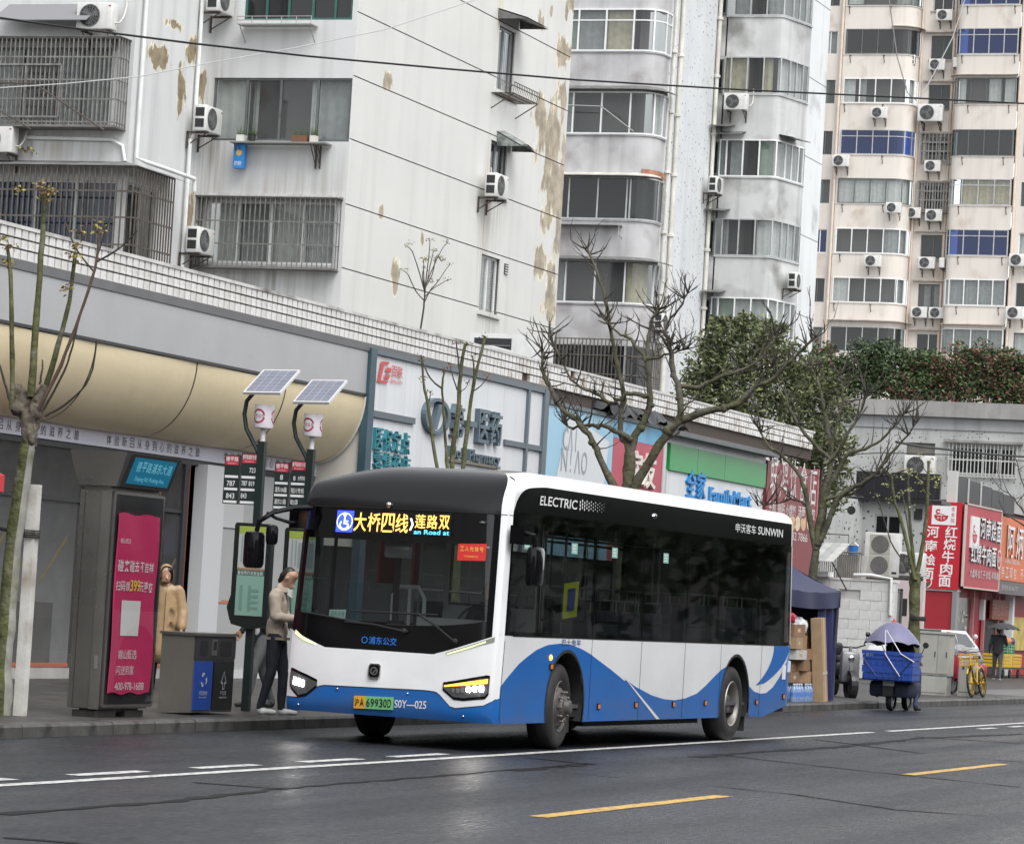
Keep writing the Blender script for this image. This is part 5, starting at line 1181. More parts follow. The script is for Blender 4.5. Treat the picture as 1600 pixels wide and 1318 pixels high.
HG = [leafmat('hedge_green', (.07, .105, .045)), leafmat('hedge_deep', (.04, .065, .03)), leafmat('hedge_light', (.13, .18, .07))]; HR = [leafmat('hedge_red', (.24, .085, .08)), leafmat('hedge_rust', (.15, .09, .06)), HG[1], HG[0], HG[0], HG[2]]
hedge = [(1268, 575, .9, 1), (1296, 590, .8, 1), (1318, 598, .75, 0), (1345, 585, 1.15, 0), (1372, 580, 1.1, 0), (1395, 588, .95, 0), (1420, 598, .75, 1), (1445, 590, .9, 2), (1470, 592, .85, 1), (1492, 588, .95, 1), (1520, 582, 1.1, 3), (1545, 590, .95, 1), (1568, 590, .95, 1), (1592, 596, .85, 3), (1618, 592, .9, 1), (1645, 588, .9, 0)]
nm = ['deep green', 'red leaved', 'light green', 'red and green']
for i, (px, py, r, k) in enumerate(hedge):
    c = onx(px, py, PX+1.0); r *= 1.15
    lab = ['bushy %s shrub on the podium roof, %s' % (nm[k], w_) for w_ in ('at the left end by the white flats', 'second from the left end', 'third from the left end', 'tallest of all, below the round left balcony', 'right of the tallest green one', 'last green one of the left clump', 'just right of the left green clump', 'alone of its colour, below the stair window', 'right of the light green one', 'below the drain pipes', 'below the white framed windows, reddish foot', 'right of the tall mixed one', 'reddest top near the right end', 'beside the right edge', 'at the right edge', 'beyond the right edge')][i]
    t = T('hedge_shrub', lab, 'shrub', (c.x, c.y, zt-.15), 0, 'shrubs along the podium roof')
    rng = random.Random(i*13+5); pts = []
    H_ = c.z-zt+.15+r*.95
    sub = [(rng.uniform(-.8, .8), rng.uniform(-.75, .75)*r, rng.uniform(.2, .95)*H_, rng.uniform(.3, .6)) for _ in range(16)]
    for x, y, z, q in sub:
        for _ in range(170):
            v = Vector((rng.gauss(0, 1), rng.gauss(0, 1), rng.gauss(0, 1))).normalized()*q*rng.uniform(.55, 1.08); zz = z+v.z
            if 0 < zz < H_*1.08: pts.append((x*.6+v.x*.8, y+v.y, zz))
    for _ in range(350): pts.append((rng.uniform(-.7, .7), rng.uniform(-.85, .85)*r, rng.uniform(0, .7)*H_))
    o = leafmesh('foliage', pts, .17, HG[:2]+[HG[0]] if k == 0 else HR if k == 1 else [HG[2], HG[0], HG[0]] if k == 2 else HR[2:]+HR[:1], t, i)
    b = MB()
    for q in range(5): b.tube([(rng.uniform(-.1, .1), rng.uniform(-.3, .3), 0), (rng.uniform(-.3, .3), rng.uniform(-.5, .5), H_*.7)], [.03, .01], 5)
    b.build('stem', mat('bark_dark', (.05, .042, .033), .9), t)['kind'] = 'stuff'
# ---------------- the row of shops along the pavement ----------------
SY, FY = 23.3, 22.4         # shop fronts and the face of the signs above them
PODM = T('shop_row', 'low shop building whose roof edge carries a white tiled parapet', 'shop building', (54, SY, 0))
ALU = mat('brushed_aluminium', (.44, .44, .445), .42, .25, var=.05, vs=1.2, bump=.15, bs=25); DTR = mat('dark_trim', (.03, .03, .032), .4); GUT = mat('gutter_grey', (.13, .13, .135), .5, var=.1)
b = MB(); b.quad((28, FY+.3, 5.80), (83.2, FY+.3, 5.80), (83.2, 40, 5.80), (28, 40, 5.80)); b.build('roof', mat('roof_felt', (.13, .13, .125), .85, var=.25, vs=.6), PODM, world=True)
b = MB(); b.box(28, 63.1, FY-.02, FY+.3, 5.72, 5.85); b.build('gutter', GUT, PODM, world=True)
b = MB(); b.box(28, 83.2, FY+.07, FY+.3, 5.6, 6.27); b.build('parapet', mat('tile_grout', (.07, .055, .045), .9), PODM, world=True)
# white glazed tiles: three courses, the ones largest in view as pieces, the rest joined
TIL = [mat('tile_white_%s' % k, c, .25, var=.12, vs=7, dark=((.30, .22, .15), .34, 3), streak=.3) for k, c in (('a', (.68, .67, .65)), ('b', (.62, .61, .58)), ('c', (.72, .70, .69)))]
tw, cz = .2, ((5.86, 5.985), (6.01, 6.125), (6.15, 6.265)); tms = []
for k in range(3):
    for z0, z1 in cz:
        b = MB(); b.box(0, tw-.042, 0, .06, z0, z1); o = b.build('tile', TIL[k], PODM); tms.append(o.data); bpy.data.objects.remove(o)
rng = random.Random(2); rest = MB(); lx, ly, lz = PODM.location; nt_ = 0
for i in range(int((83.2-38.5)/tw)):
    x = 38.5+i*tw
    for r in range(3):
        if rng.random() < .012: continue
        if i >= 11 and i < 111:
            o = put('tile', tms[rng.randrange(3)*3+r], PODM); o.location = (x-lx, FY+.012+rng.uniform(-.003, .003)-ly, 0); nt_ += 1
        else: rest.box(x, x+tw-.042, FY+.012, FY+.07, cz[r][0], cz[r][1], rng.randrange(3))
rest.build('tiles', TIL, PODM, world=True)['kind'] = 'stuff'
b = MB(); b.box(38.5, 83.2, FY-.005, FY+.32, 6.27, 6.32); b.build('coping', mat('coping_white', (.58, .57, .55), .5, var=.15, vs=2, dark=((.12, .10, .09), .4, 1.2)), PODM, world=True)
b = MB(); b.box(28, 92, 24.4, 40, .13, 5.8); b.build('shop_block', mat('shop_inside', (.10, .10, .10), .9), PODM, world=True)

# --- empty shop with the gold canopy
SHP = T('empty_shop', 'empty shop with a padded gold canopy, grey fascia and yellow tape on its glass', 'shop', (46, SY, PZ))
b = MB()
for x0 in range(28, 54, 4): b.box(x0+.01, min(x0+4, 53.93)-.01, FY, FY+.05, 5.0, 5.71)
b = MB(); b.box(28, 53.93, FY, FY+.06, 5.0, 5.715); b.build('fascia', ALU, SHP, world=True)
b = MB(); b.box(28, 53.95, FY-.015, FY+.05, 4.955, 5.0); b.build('fascia_trim', DTR, SHP, world=True)
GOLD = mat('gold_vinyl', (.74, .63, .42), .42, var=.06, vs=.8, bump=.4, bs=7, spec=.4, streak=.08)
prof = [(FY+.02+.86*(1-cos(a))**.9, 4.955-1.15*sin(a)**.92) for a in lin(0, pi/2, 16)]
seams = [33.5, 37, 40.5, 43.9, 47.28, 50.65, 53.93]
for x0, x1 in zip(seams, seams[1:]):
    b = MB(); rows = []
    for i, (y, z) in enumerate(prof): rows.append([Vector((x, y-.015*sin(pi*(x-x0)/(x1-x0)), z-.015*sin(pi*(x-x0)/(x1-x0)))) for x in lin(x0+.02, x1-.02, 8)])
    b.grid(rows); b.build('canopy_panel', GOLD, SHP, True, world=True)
for x in seams[:-1]:
    b = MB(); b.grid([[Vector((x-.035, y+.008, z)) for y, z in prof], [Vector((x+.035, y+.008, z)) for y, z in prof]]); b.build('canopy_seam', DTR, SHP, world=True)
b = MB(); n = len(prof); b.add([Vector((53.9, y, z)) for y, z in prof]+[Vector((53.9, SY+.2, 5.0))], [tuple(range(n+1))]); b.tube([Vector((53.93, y-.01, z-.01)) for y, z in prof], .025, 5); b.build('canopy_end', mat('end_cream', (.55, .53, .48), .6), SHP, world=True)
b = MB(); b.quad((33, FY+.02, 4.95), (53.9, FY+.02, 4.95), (53.9, SY+.3, 4.95), (33, SY+.3, 4.95)); b.build('canopy_back', DTR, SHP, world=True)
b = MB(); b.box(33, 54.1, SY-.06, SY+.02, 3.56, 3.80); bn = b.build('banner', mat('banner_white', (.62, .61, .68), .55), SHP, world=True); MW[bn.name] = W(SHP)
f = plane_fn((0, SY-.064, 0), (1, 0, 0), (0, 0, 1))
x = 37.75
while x < 53.5:
    for i, ch in enumerate('体验新吕从身到心的滋养之旅'): b = MB(); letters(b, ch, f, .155, .15, 0, 0, x+i*.258, 3.605); b.build('banner_character', mat('print_dark', (.03, .03, .05), .6), bn, world=True)
    x += 4.15
b = MB(); b.box(33, 54.1, SY-.03, SY+.1, 3.47, 3.56); b.build('head_rail', DTR, SHP, world=True)
SGL = glass('shop_glass', (.62, .63, .63), .02, body=(.26, .26, .26), bodyf=.2)
REDO = mat('edge_red', (.20, .05, .03), .5)
posts = [36.5, 39.0, 42.0, 45.55, 47.95, 48.95]
for x0, x1 in zip(posts, posts[1:]):
    b = MB(); b.quad((x0, SY, .35), (x1, SY, .35), (x1, SY, 3.47), (x0, SY, 3.47)); b.build('shop_pane', SGL, SHP, world=True)
for x in posts:
    b = MB(); b.box(x-.09, x+.06, SY-.05, SY+.05, PZ, 3.47); p = b.build('door_post', DTR, SHP, world=True)
    b = MB(); b.box(x+.06, x+.09, SY-.052, SY+.05, PZ, 3.47); b.build('post_edge', REDO, SHP, world=True)
for x0, x1 in zip(posts, posts[1:]):
    b = MB(); b.box(x0+.06, x1-.09, SY-.03, SY+.03, 2.70, 2.76); b.build('transom', DTR, SHP, world=True)
for x0, x1, z in ((42.6, 43.7, 2.3), (46.1, 47.3, 1.2)):
    b = MB(); b.box(x0, x1, 24.6, 24.66, .2, z); b.build('inner_screen', mat('screen_board', (.25, .24, .22), .8, var=.2, vs=2), SHP, world=True)
b = MB(); b.box(33, 49, SY-.06, SY+.06, PZ, .30); b.build('plinth', mat('plinth_grey', (.35, .34, .32), .7, var=.2, vs=2), SHP, world=True)
b = MB(); b.box(36, 49, SY-.07, SY+.04, .30, .35); b.build('threshold', mat('threshold_red', (.36, .10, .06), .6), SHP, world=True)
GRW = mat('hoarding_grey', (.36, .365, .365), .6, var=.04, vs=.8); GRW2 = mat('hoarding_pale', (.52, .53, .54), .5)
b = MB(); b.box(49.35, 50.05, SY-.2, SY+.02, PZ, 3.5); b.build('column', GRW2, SHP, world=True)
b = MB(); b.box(50.05, 54.1, SY, SY+.06, PZ, 3.5); b.build('hoarding', GRW, SHP, world=True)
b = MB(); b.box(50.06, 51.2, SY-.02, SY-.002, 2.55, 3.45); b.build('patch_panel', mat('patch_grey', (.48, .485, .485), .5), SHP, world=True)
b = MB(); b.box(50.05, 54.1, SY-.03, SY-.002, PZ, .26); b.build('skirting', GRW2, SHP, world=True)
b = MB(); b.box(50.4, 51.3, SY-.008, SY-.003, 1.33, 1.36); b.box(50.6, 51.1, SY-.008, SY-.003, 1.36, 1.385); b.build('paint_mark', mat('mark_red', (.42, .17, .1), .8), SHP, world=True)
TAPE = mat('tape_yellow', (.50, .36, .06), .5)
for a, c in (((105, 838), (60, 911)), ((10, 828), (-12, 870)), ((42, 862), (28, 890)), ((281, 862), (266, 888)), ((284, 891), (276, 903))):
    p, q = ony(*a, SY+.03), ony(*c, SY+.03); d = (q-p).normalized(); s = Vector((d.z, 0, -d.x))*.026; bb = MB(); bb.quad(p-s, p+s, q+s, q-s); bb.build('tape_strip', TAPE, SHP, world=True)
b = MB(); b.box(42.3, 49, 24.9, 25, .1, 3.6); b.box(33, 42.3, 26.4, 26.5, .1, 3.6); b.box(42.2, 42.35, 24.6, 26.5, .1, 3.6); b.build('inner_wall', mat('inside_grey', (.72, .72, .71), .8, var=.1), SHP, world=True)
b = MB(); b.quad((33, SY+.06, .14), (49, SY+.06, .14), (49, 27, .14), (33, 27, .14)); b.build('floor', mat('shop_floor', (.12, .115, .11), .6), SHP, world=True)
bpy.data.objects['shop_block'].data.clear_geometry()
b = MB(); b.box(49.1, 83.2, 24.4, 40, .13, 5.79); b.box(28, 49.1, 27.05, 40, .13, 5.79); b.box(28, 49.1, SY+.1, 27.05, 3.9, 5.79)
o = b.build('shop_block', mat('shop_inside', (.10, .10, .10), .9), PODM, world=True); bpy.data.objects['shop_block'].name = 'old'; bpy.data.objects.remove(bpy.data.objects['old']); o.name = 'shop_block'

# --- signs: a helper that turns a picture spot on the sign's face into its place in the street
def sg(px, py, Y=FY): p = ony(px, py, Y); return p.x, p.z
def panel(name, parent, q0, q1, z0, z1, m, y0=FY, th=.06):
    b = MB(); b.box(q0, q1, y0, y0+th, z0, z1); return b.build(name, m, parent, world=True)
def raised(parent, st, name, px0, py0, px1, m, h, d=.06, y=FY, side=None, bold=.012, each=True, w_=None, dz=None):
    """raised letters from the spot (px0,py0: lower left of the first) to px1, of height h"""
    x0, z0 = sg(px0, py0, y); x1, _ = sg(px1, py0, y); dz = 0
    n = len(st); st_ = [c for c in st]; pitch = (x1-x0)/n if n else 0
    f = plane_fn((0, y, 0), (1, 0, 0), (0, 0, 1))
    if each:
        for i, ch in enumerate(st_):
            if ch == ' ': continue
            b = MB(); ww, hh, du, dv = (w_ or pitch*.86), h, 0, 0
            if ch == '一': hh, dv = h*.16, h*.42
            if ch in 'I!': ww, du = pitch*.12, pitch*.35
            letters(b, ch, f, ww, hh, d, 0, x0+i*pitch+du, z0+dv, bold=bold); b.build(name, m, parent, world=True)
    else:
        b = MB(); letters(b, st, f, x1-x0, h, d, 0, x0, z0, bold=bold); b.build(name, m, parent, world=True)
PHA = T('pharmacy_shop', 'pharmacy with a white sign wall of raised dark teal characters', 'shop', (58.5, SY, PZ))
PWT = mat('sign_white', (.66, .675, .69), .4, var=.03, vs=.6, streak=.28); TEA = mat('frame_teal', (.035, .075, .10), .4, var=.2); SLT = mat('letter_slate', (.10, .14, .17), .35, .3); TEC = mat('letter_teal', (.02, .18, .22), .4); RDL = mat('letter_red', (.55, .05, .06), .4); FRG = mat('frame_slate', (.10, .125, .145), .4)
xs = [54.2, 55.7, 58.2, 60.7, 63.1]
for x0, x1 in zip(xs, xs[1:]): panel('sign_panel', PHA, x0+.006, x1-.006, 2.6, 5.70, PWT)
panel('sign_post', PHA, 53.94, 54.2, .1, 5.78, TEA, FY-.06, .14); panel('sign_top_rail', PHA, 54.2, 63.1, 5.70, 5.78, FRG, FY-.05, .1)
x, z = sg(645, 660); panel('sign_rail', PHA, 54.2, x, z-.03, z+.08, FRG, FY-.05, .06)
x0, z0 = sg(786, 691); x1, _ = sg(845, 706); panel('sign_rail', PHA, x0, x1+.2, z0-.04, z0+.06, FRG, FY-.05, .06); x, _ = sg(822, 650); panel('sign_rail', PHA, x-.05, x+.06, 2.6, 5.70, FRG, FY-.055, .07); panel('sign_post', PHA, 62.85, 63.1, 2.6, 5.78, FRG, FY-.06, .14)
b = MB(); b.box(54.0, 54.06, FY+.08, SY-.02, 2.4, 5.7); b.build('return_wall', mat('end_cream', (.55, .53, .48), .6), PHA, world=True)
raised(PHA, '医保定点', 'sign_character', 581, 701, 638, TEC, .37, bold=.01); raised(PHA, '零售药店', 'sign_character', 580, 738, 638, TEC, .37, bold=.01)
raised(PHA, '第一医药', 'sign_character', 699, 683, 779, SLT, .62, .1); raised(PHA, 'No.1 Pharmacy', 'sign_lettering', 697, 719, 776, SLT, .27, .08, each=False); 
x0, z0 = sg(695, 715); x1, _ = sg(778, 722); panel('letter_rail', PHA, x0, x1, z0-.05, z0, mat('rail_olive', (.18, .17, .13), .6), FY-.06, .06)
b = MB(); cx, cz_ = sg(677, 650); rows = []
for k in range(29):
    a = 2*pi*k/28; rows.append([Vector((cx+rx*cos(a), y, cz_+rz_*sin(a))) for rx, rz_, y in ((.62, .325, FY), (.62, .325, FY-.1), (.49, .265, FY-.1), (.49, .265, FY))])
b.grid(rows); b.obox((cx-.22, FY-.1, cz_-.24), (.19, 0, 0), (0, .1, 0), (.24, 0, .46)); b.build('sign_emblem', SLT, PHA, world=True)
x0, z0 = sg(587, 596); f = plane_fn((0, FY-.03, 0), (1, 0, 0), (0, 0, 1)); b = MB()
K = .5; b.add([f(x0+u*.8, z0+v*K) for u, v in ((0, 0), (.55, 0), (.62, .09), (.2, .09), (.33, .62), (.62, .68), (.6, .76), (.16, .72))], [(0, 1, 2, 3), (0, 3, 4, 7), (4, 5, 6, 7)])
b.add([f(x0+u*.8, z0+v*K) for u, v in ((.38, .16), (.66, .16), (.70, .32), (.42, .32))], [(0, 1, 2, 3)]); b.add([f(x0+u*.8, z0+v*K) for u, v in ((.44, .40), (.72, .40), (.76, .56), (.48, .56))], [(0, 1, 2, 3)])
letters(b, '百联', f, 0.52, .2, 0, 0, x0+.62, z0+.14, bold=.012); letters(b, 'BAILIAN', f, .52, .06, 0, 0, x0+.62, z0+.04, bold=.01); b.build('group_emblem', RDL, PHA, world=True)
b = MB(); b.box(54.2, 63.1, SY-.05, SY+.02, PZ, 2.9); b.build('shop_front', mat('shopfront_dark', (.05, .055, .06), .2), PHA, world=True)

PAR = T('parcel_shop', 'parcel shop with a pale blue sign carrying a slanted white board', 'shop', (66, SY, PZ))
BLP = mat('sign_pale_blue', (.30, .52, .66), .4, var=.06, vs=.6, streak=.15); BLS = mat('sign_sky', (.13, .36, .55), .4, var=.1)
xa, xb = sg(857, 640)[0], sg(960, 660)[0]
panel('sign_panel', PAR, xa, xb-.01, 2.6, 5.52, BLP); panel('sign_top_rail', PAR, xa, sg(1040, 670)[0], 5.522, 5.60, FRG, FY-.04, .1)
b = MB(); P4 = [sg(*q, FY-.006) for q in ((866, 760), (940, 780), (952, 690), (890, 645))]; b.add([(x, FY-.006, z) for x, z in P4], [(0, 1, 2, 3)]); b.build('sign_board', mat('board_white', (.62, .645, .66), .45, var=.02), PAR, world=True)
GYL = mat('letter_grey', (.30, .33, .36), .5)
for st, ux, uy, u2 in (('CΛI', 879, 702, 904), ('N!ΛO', 876, 735, 918)): raised(PAR, st, 'sign_letter', ux, uy, u2, GYL, .46, .004, FY-.01, each=True, bold=0)
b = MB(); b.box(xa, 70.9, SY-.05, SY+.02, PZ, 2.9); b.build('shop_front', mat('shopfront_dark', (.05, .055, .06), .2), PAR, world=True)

AGE = T('estate_agency', 'agency shop with a raspberry red sign under a blue strip', 'shop', (69, SY, PZ))
RSP = mat('sign_raspberry', (.42, .05, .085), .4, var=.06, vs=.7, streak=.15); xc = sg(1037, 690)[0]
panel('sign_panel', AGE, xb+.01, xc, 2.6, 5.14, RSP); panel('sign_strip', AGE, xb+.01, xc, 5.145, 5.52, BLS)
raised(AGE, '房友', 'sign_character', 978, 758, 1022, mat('letter_cream', (.70, .66, .60), .5), .75, .08)
b = MB(); b.box(xc+.02, xc+.2, FY-.02, FY+.2, 2.6, 5.5); b.build('sign_post', mat('post_white', (.55, .55, .55), .5, streak=.3), AGE, world=True)

CVS = T('convenience_store', 'convenience store with a green stripe above blue lettering on white', 'shop', (75, SY, PZ))
x0, x1 = sg(1045, 690)[0], sg(1194, 740)[0]; zg1, zg0 = sg(1046, 692)[1], sg(1046, 734)[1]
panel('sign_panel', CVS, x0, x1, 2.4, zg0-.005, PWT, FY, .1)
for a, c in ((0, .27), (.27, .55), (.55, 1)): panel('green_panel', CVS, x0+(x1-x0)*a+.01, x0+(x1-x0)*c-.01, zg0, zg1, mat('stripe_green', (.025, .29, .075), .35, var=.08, vs=.6), FY-.05, .15)
panel('sign_top', CVS, x0-.1, x1, zg1+.005, zg1+.16, PWT, FY-.02, .14); panel('soffit_line', CVS, x0-.2, x1+.2, zg1+.16, zg1+.27, GUT, FY-.3, .5)
FMB = mat('letter_blue', (.01, .22, .55), .4)
raised(CVS, '全家', 'sign_character', 1069, 776, 1101, FMB, .62, .06); raised(CVS, 'FamilyMart', 'sign_lettering', 1105, 789, 1171, FMB, .42, .05, each=False, bold=.02)
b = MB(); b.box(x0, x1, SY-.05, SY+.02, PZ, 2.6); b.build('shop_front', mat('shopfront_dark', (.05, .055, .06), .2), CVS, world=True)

SNK = T('snack_restaurant', 'small eatery with a wine red sign listing buns, dumplings and noodles', 'restaurant', (81, SY, PZ))
x0, x1 = sg(1197, 720)[0], sg(1275, 740)[0]; WIN = mat('sign_wine', (.20, .03, .035), .45, var=.06)
panel('sign_panel', SNK, x0, x1, 2.3, 5.35, WIN, FY-.05, .12); panel('sign_frame', SNK, x1, x1+.09, 2.3, 5.40, mat('frame_pink', (.45, .14, .17), .5), FY-.07, .14)
b = MB(); f = plane_fn((0, FY-.054, 0), (1, 0, 0), (0, 0, 1))
for i, ch in enumerate('联鸿饮食店'):
    xx, zz = sg(1199+i*15.3, 773+i*4.2); letters(b, ch, f, .66, 1.02, 0, 0, xx, zz)
b.build('sign_characters', mat('letter_white', (.66, .64, .62), .5), SNK, world=True)['kind'] = 'stuff'
b = MB()
for i, (wd, px) in enumerate((('生煎', 1197), ('锅贴', 1211), ('小馄饨', 1224), ('汤面', 1243), ('水饺', 1259))):
    xx, zz = sg(px, 800+i*2.8); letters(b, wd, f, sg(px+(16 if len(wd) == 3 else 11.5), 800)[0]-xx, .30, 0, 0, xx, zz, bold=.01)
xx, zz = sg(1226, 842); letters(b, '5632 7866', f, 1.9, .2, 0, 0, xx, zz); b.build('menu_lettering', mat('letter_white', (.66, .64, .62), .5), SNK, world=True)['kind'] = 'stuff'
for i, px in enumerate((1234, 1243, 1252, 1262)):
    xx, zz = sg(px, 817); b = MB(); b.add([f(xx+(.26 if i != 0 else .34)*cos(a), zz+.19*sin(a)) for a in lin(0, 2*pi, 16)[:-1]], [tuple(range(16))]); b.build('food_picture', mat('food_tan_%d' % (i % 2), ((.62, .42, .25), (.7, .55, .4))[i % 2], .6, var=.3, vs=9), SNK, world=True)
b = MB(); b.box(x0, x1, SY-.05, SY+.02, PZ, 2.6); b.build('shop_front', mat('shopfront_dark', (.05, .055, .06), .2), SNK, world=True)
# tarpaulin on the parapet, roof boxes, weed tree on the roof
t = T('tarpaulin', 'crumpled black tarpaulin spread over the parapet above the red sign', 'tarpaulin', (67, FY, 5.8)); rng = random.Random(4); b = MB(); rows = []
from mathutils import noise as NZ
for i in range(41):
    u = i/40; h = sin(pi*min(1, u*1.25))**.6*.62*(1-.25*u)
    rows.append([Vector((66.0+6.2*u+.1*NZ.noise(Vector((i*.3, k*.5, 2))), FY-.14+k*.11+.08*NZ.noise(Vector((i*.22, k*.3, 7))), 5.62+h*sin(pi*.5*min(1, k/5))*(1 if k < 8 else .6)+.2*NZ.noise(Vector((i*.2, k*.25, 0)))+.12*NZ.noise(Vector((i*.5, k*.6, 4))))) for k in range(10)])
b.grid(rows); b.build('sheet', mat('tarpaulin_black', (.02, .021, .023), .45, bump=.5, bs=4), t, True, world=True, sharp=80)
def roofbox(label, x0, x1, z1, y=23.6, d=1.0, vent=True):
    t = T('roof_cabinet', label, 'plant cabinet', ((x0+x1)/2, y+d/2, 5.8)); b = MB(); b.box(x0, x1, y, y+d, 5.8, z1); b.build('casing', PIP, t, world=True)
    b = MB(); b.box(x0-.012, x0-.002, y+.1, y+d-.1, 5.95, z1-.1); o = b.build('louvre', ACD, t, world=True)
    b = MB()
    for k in range(8): b.box(x0-.04, x0-.012, y+.12, y+d-.12, 6.0+k*(z1-6.15)/8, 6.02+k*(z1-6.15)/8)
    b.build('slats', ACG, t, world=True)['kind'] = 'stuff'; return t
roofbox('low white plant box behind the parapet, its dark side towards us', sg(770, 545, 23.6)[0], sg(806, 545, 23.6)[0], sg(790, 545, 23.6)[1]+.0); roofbox('tall white plant cabinet at the end of the blank gable wall', sg(806, 545, 23.8)[0], sg(850, 545, 23.8)[0], sg(820, 525, 23.8)[1], 23.8)
# ---------------- bus stop furniture ----------------
STL = mat('stainless_steel', (.30, .29, .275), .32, .85, var=.12, vs=1.5, rvar=.3); STD = mat('steel_dark', (.09, .088, .085), .35, .6, var=.15, vs=2)
KL, KD = 1.22, .36
t = T('advert_kiosk', 'tall steel advertising kiosk with a creased pink poster behind glass and a blue header', 'advertising kiosk', (33.15, 16.62, PZ))
b = MB(); b.box(.02, .5, .04, KD-.04, 0, .07); b.box(KL-.5, KL-.05, .04, KD-.04, 0, .07); b.box(.1, KL-.1, .08, KD-.08, .05, .1); b.build('foot', STD, t)
b = MB(); b.box(0, KL, .03, KD, .09, 2.42); b.build('case', STL, t)
b = MB(); b.box(-.012, .0, .12, .3, .1, 2.4); b.box(-.03, -.0, .0, .11, .09, 2.42); b.box(-.03, -.0, .31, KD, .09, 2.42); b.build('side_column', STL, t)
b = MB(); b.add([(-.03, -.06, 2.47), (KL+.04, -.06, 2.47), (KL+.04, KD+.04, 2.47), (-.03, KD+.04, 2.47), (-.06, -.18, 2.84), (KL+.1, -.18, 2.84), (KL+.1, KD+.14, 2.84), (-.06, KD+.14, 2.84)], [(0, 1, 2, 3), (4, 5, 6, 7), (0, 1, 5, 4), (1, 2, 6, 5), (2, 3, 7, 6), (3, 0, 4, 7)]); b.box(.02, KL-.02, .03, KD-.02, 2.41, 2.48); hd = b.build('header', STL, t)
hf = lambda u, v, d=0: Vector((.05+u, -.065-.325*v-.0-d, 2.475+v))
b = MB(); b.quad(hf(.0, .0, .004), hf(KL-.04, .0, .004), hf(KL-.0, .35, .004), hf(.03, .35, .004)); b.build('header_border', DTR, hd)
b = MB(); b.quad(hf(.08, .035, .008), hf(KL-.12, .035, .008), hf(KL-.09, .32, .008), hf(.1, .32, .008)); b.build('header_screen', mat('screen_teal', (.01, .10, .17), .2, emit=(.01, .12, .2), es=.25), hd)
b = MB(); ff = lambda u, v, d=0: hf(u, v, .012)
for i, ch in enumerate('德平路浦东大道'): letters(b, ch, ff, .11, .11, 0, 0, .2+i*.125, .17)
letters(b, 'Deping Rd. Pudong Ave.', ff, .72, .06, 0, 0, .25, .06); b.build('header_lettering', mat('letter_teal_pale', (.16, .42, .5), .5, emit=(.12, .4, .5), es=.2), hd)
b = MB(); b.box(.06, KL-.0, -.02, .03, .13, 2.4); fr_ = b.build('frame', mat('frame_black', (.022, .022, .024), .3), t)
b = MB(); b.box(.03, .06, -.025, .02, .12, 2.41); b.box(KL-.0, KL+.03, -.025, .02, .12, 2.41); b.box(.06, KL, -.03, .02, .11, .14); b.box(.06, KL, -.03, .02, 2.39, 2.42); b.build('frame_edge', STL, t)
PNK = mat('poster_pink', (.50, .028, .115), .5, var=.05, vs=1.2)
def pf(u, v, d=0):      # the poster sags and creases
    return Vector((.10+u, -.040-.014*sin(u*6+v*2.2)*sin(v*2.6+.6)-d, .26+v))
b = MB(); nx, nz = 18, 30; rows = []
for j in range(nz+1): rows.append([pf(1.02*i/nx+.02*sin(j*.35)*(i/nx), (1.93*j/nz)+(.012*sin(i*.8) if j == 0 else .012*sin(i*.6) if j == nz else 0)) for i in range(nx+1)])
b.grid(rows); ps = b.build('poster', PNK, t, True)
g = lambda u, v, d=0: pf(u, v, .006)
PW2 = mat('poster_white', (.72, .66, .68), .5); PYE = mat('poster_yellow', (.75, .62, .06), .5)
b = MB()
letters(b, '樾山甄选', g, .25, .055, 0, 0, .06, 1.61)
for i, ch in enumerate('碰来碰去'): letters(b, ch, g, .125, .125, 0, 0, .05+i*.135, 1.31, bold=.012)
for i, ch in enumerate('不吉祥'): letters(b, ch, g, .105, .11, 0, 0, .61+i*.115, 1.31, bold=.01)
for i, ch in enumerate('扫码领'): letters(b, ch, g, .10, .105, 0, 0, .04+i*.11, 1.1, bold=.01)
for i, ch in enumerate('元更爽'): letters(b, ch, g, .105, .105, 0, 0, .61+i*.115, 1.1, bold=.01)
letters(b, '樾山甄选', g, .5, .1, 0, 0, .17, .37); letters(b, '闪送到家', g, .48, .1, 0, 0, .14, .2); letters(b, '400-978-1688', g, .74, .085, 0, 0, .14, .035); b.build('poster_lettering', PW2, ps)
b = MB(); letters(b, '399', g, .25, .125, 0, 0, .37, 1.1, bold=.012); b.build('poster_price', PYE, ps)
b = MB(); b.grid([[pf(u, v, .007) for u in lin(.2, .66, 8)] for v in lin(.62, 1.0, 6)]); b.build('blank_card', mat('card_white', (.66, .66, .65), .5), ps)
b = MB(); b.quad((.08, -.068, .15), (KL-.02, -.068, .15), (KL-.02, -.068, 2.38), (.08, -.068, 2.38)); b.build('glass', glass('kiosk_glass', (.86, .86, .86), .015), t)
b = MB(); b.box(-.036, -.03, .03, .07, .52, .66); b.box(-.036, -.03, .34, .38, .52, .66); b.build('latch', CHR, t)
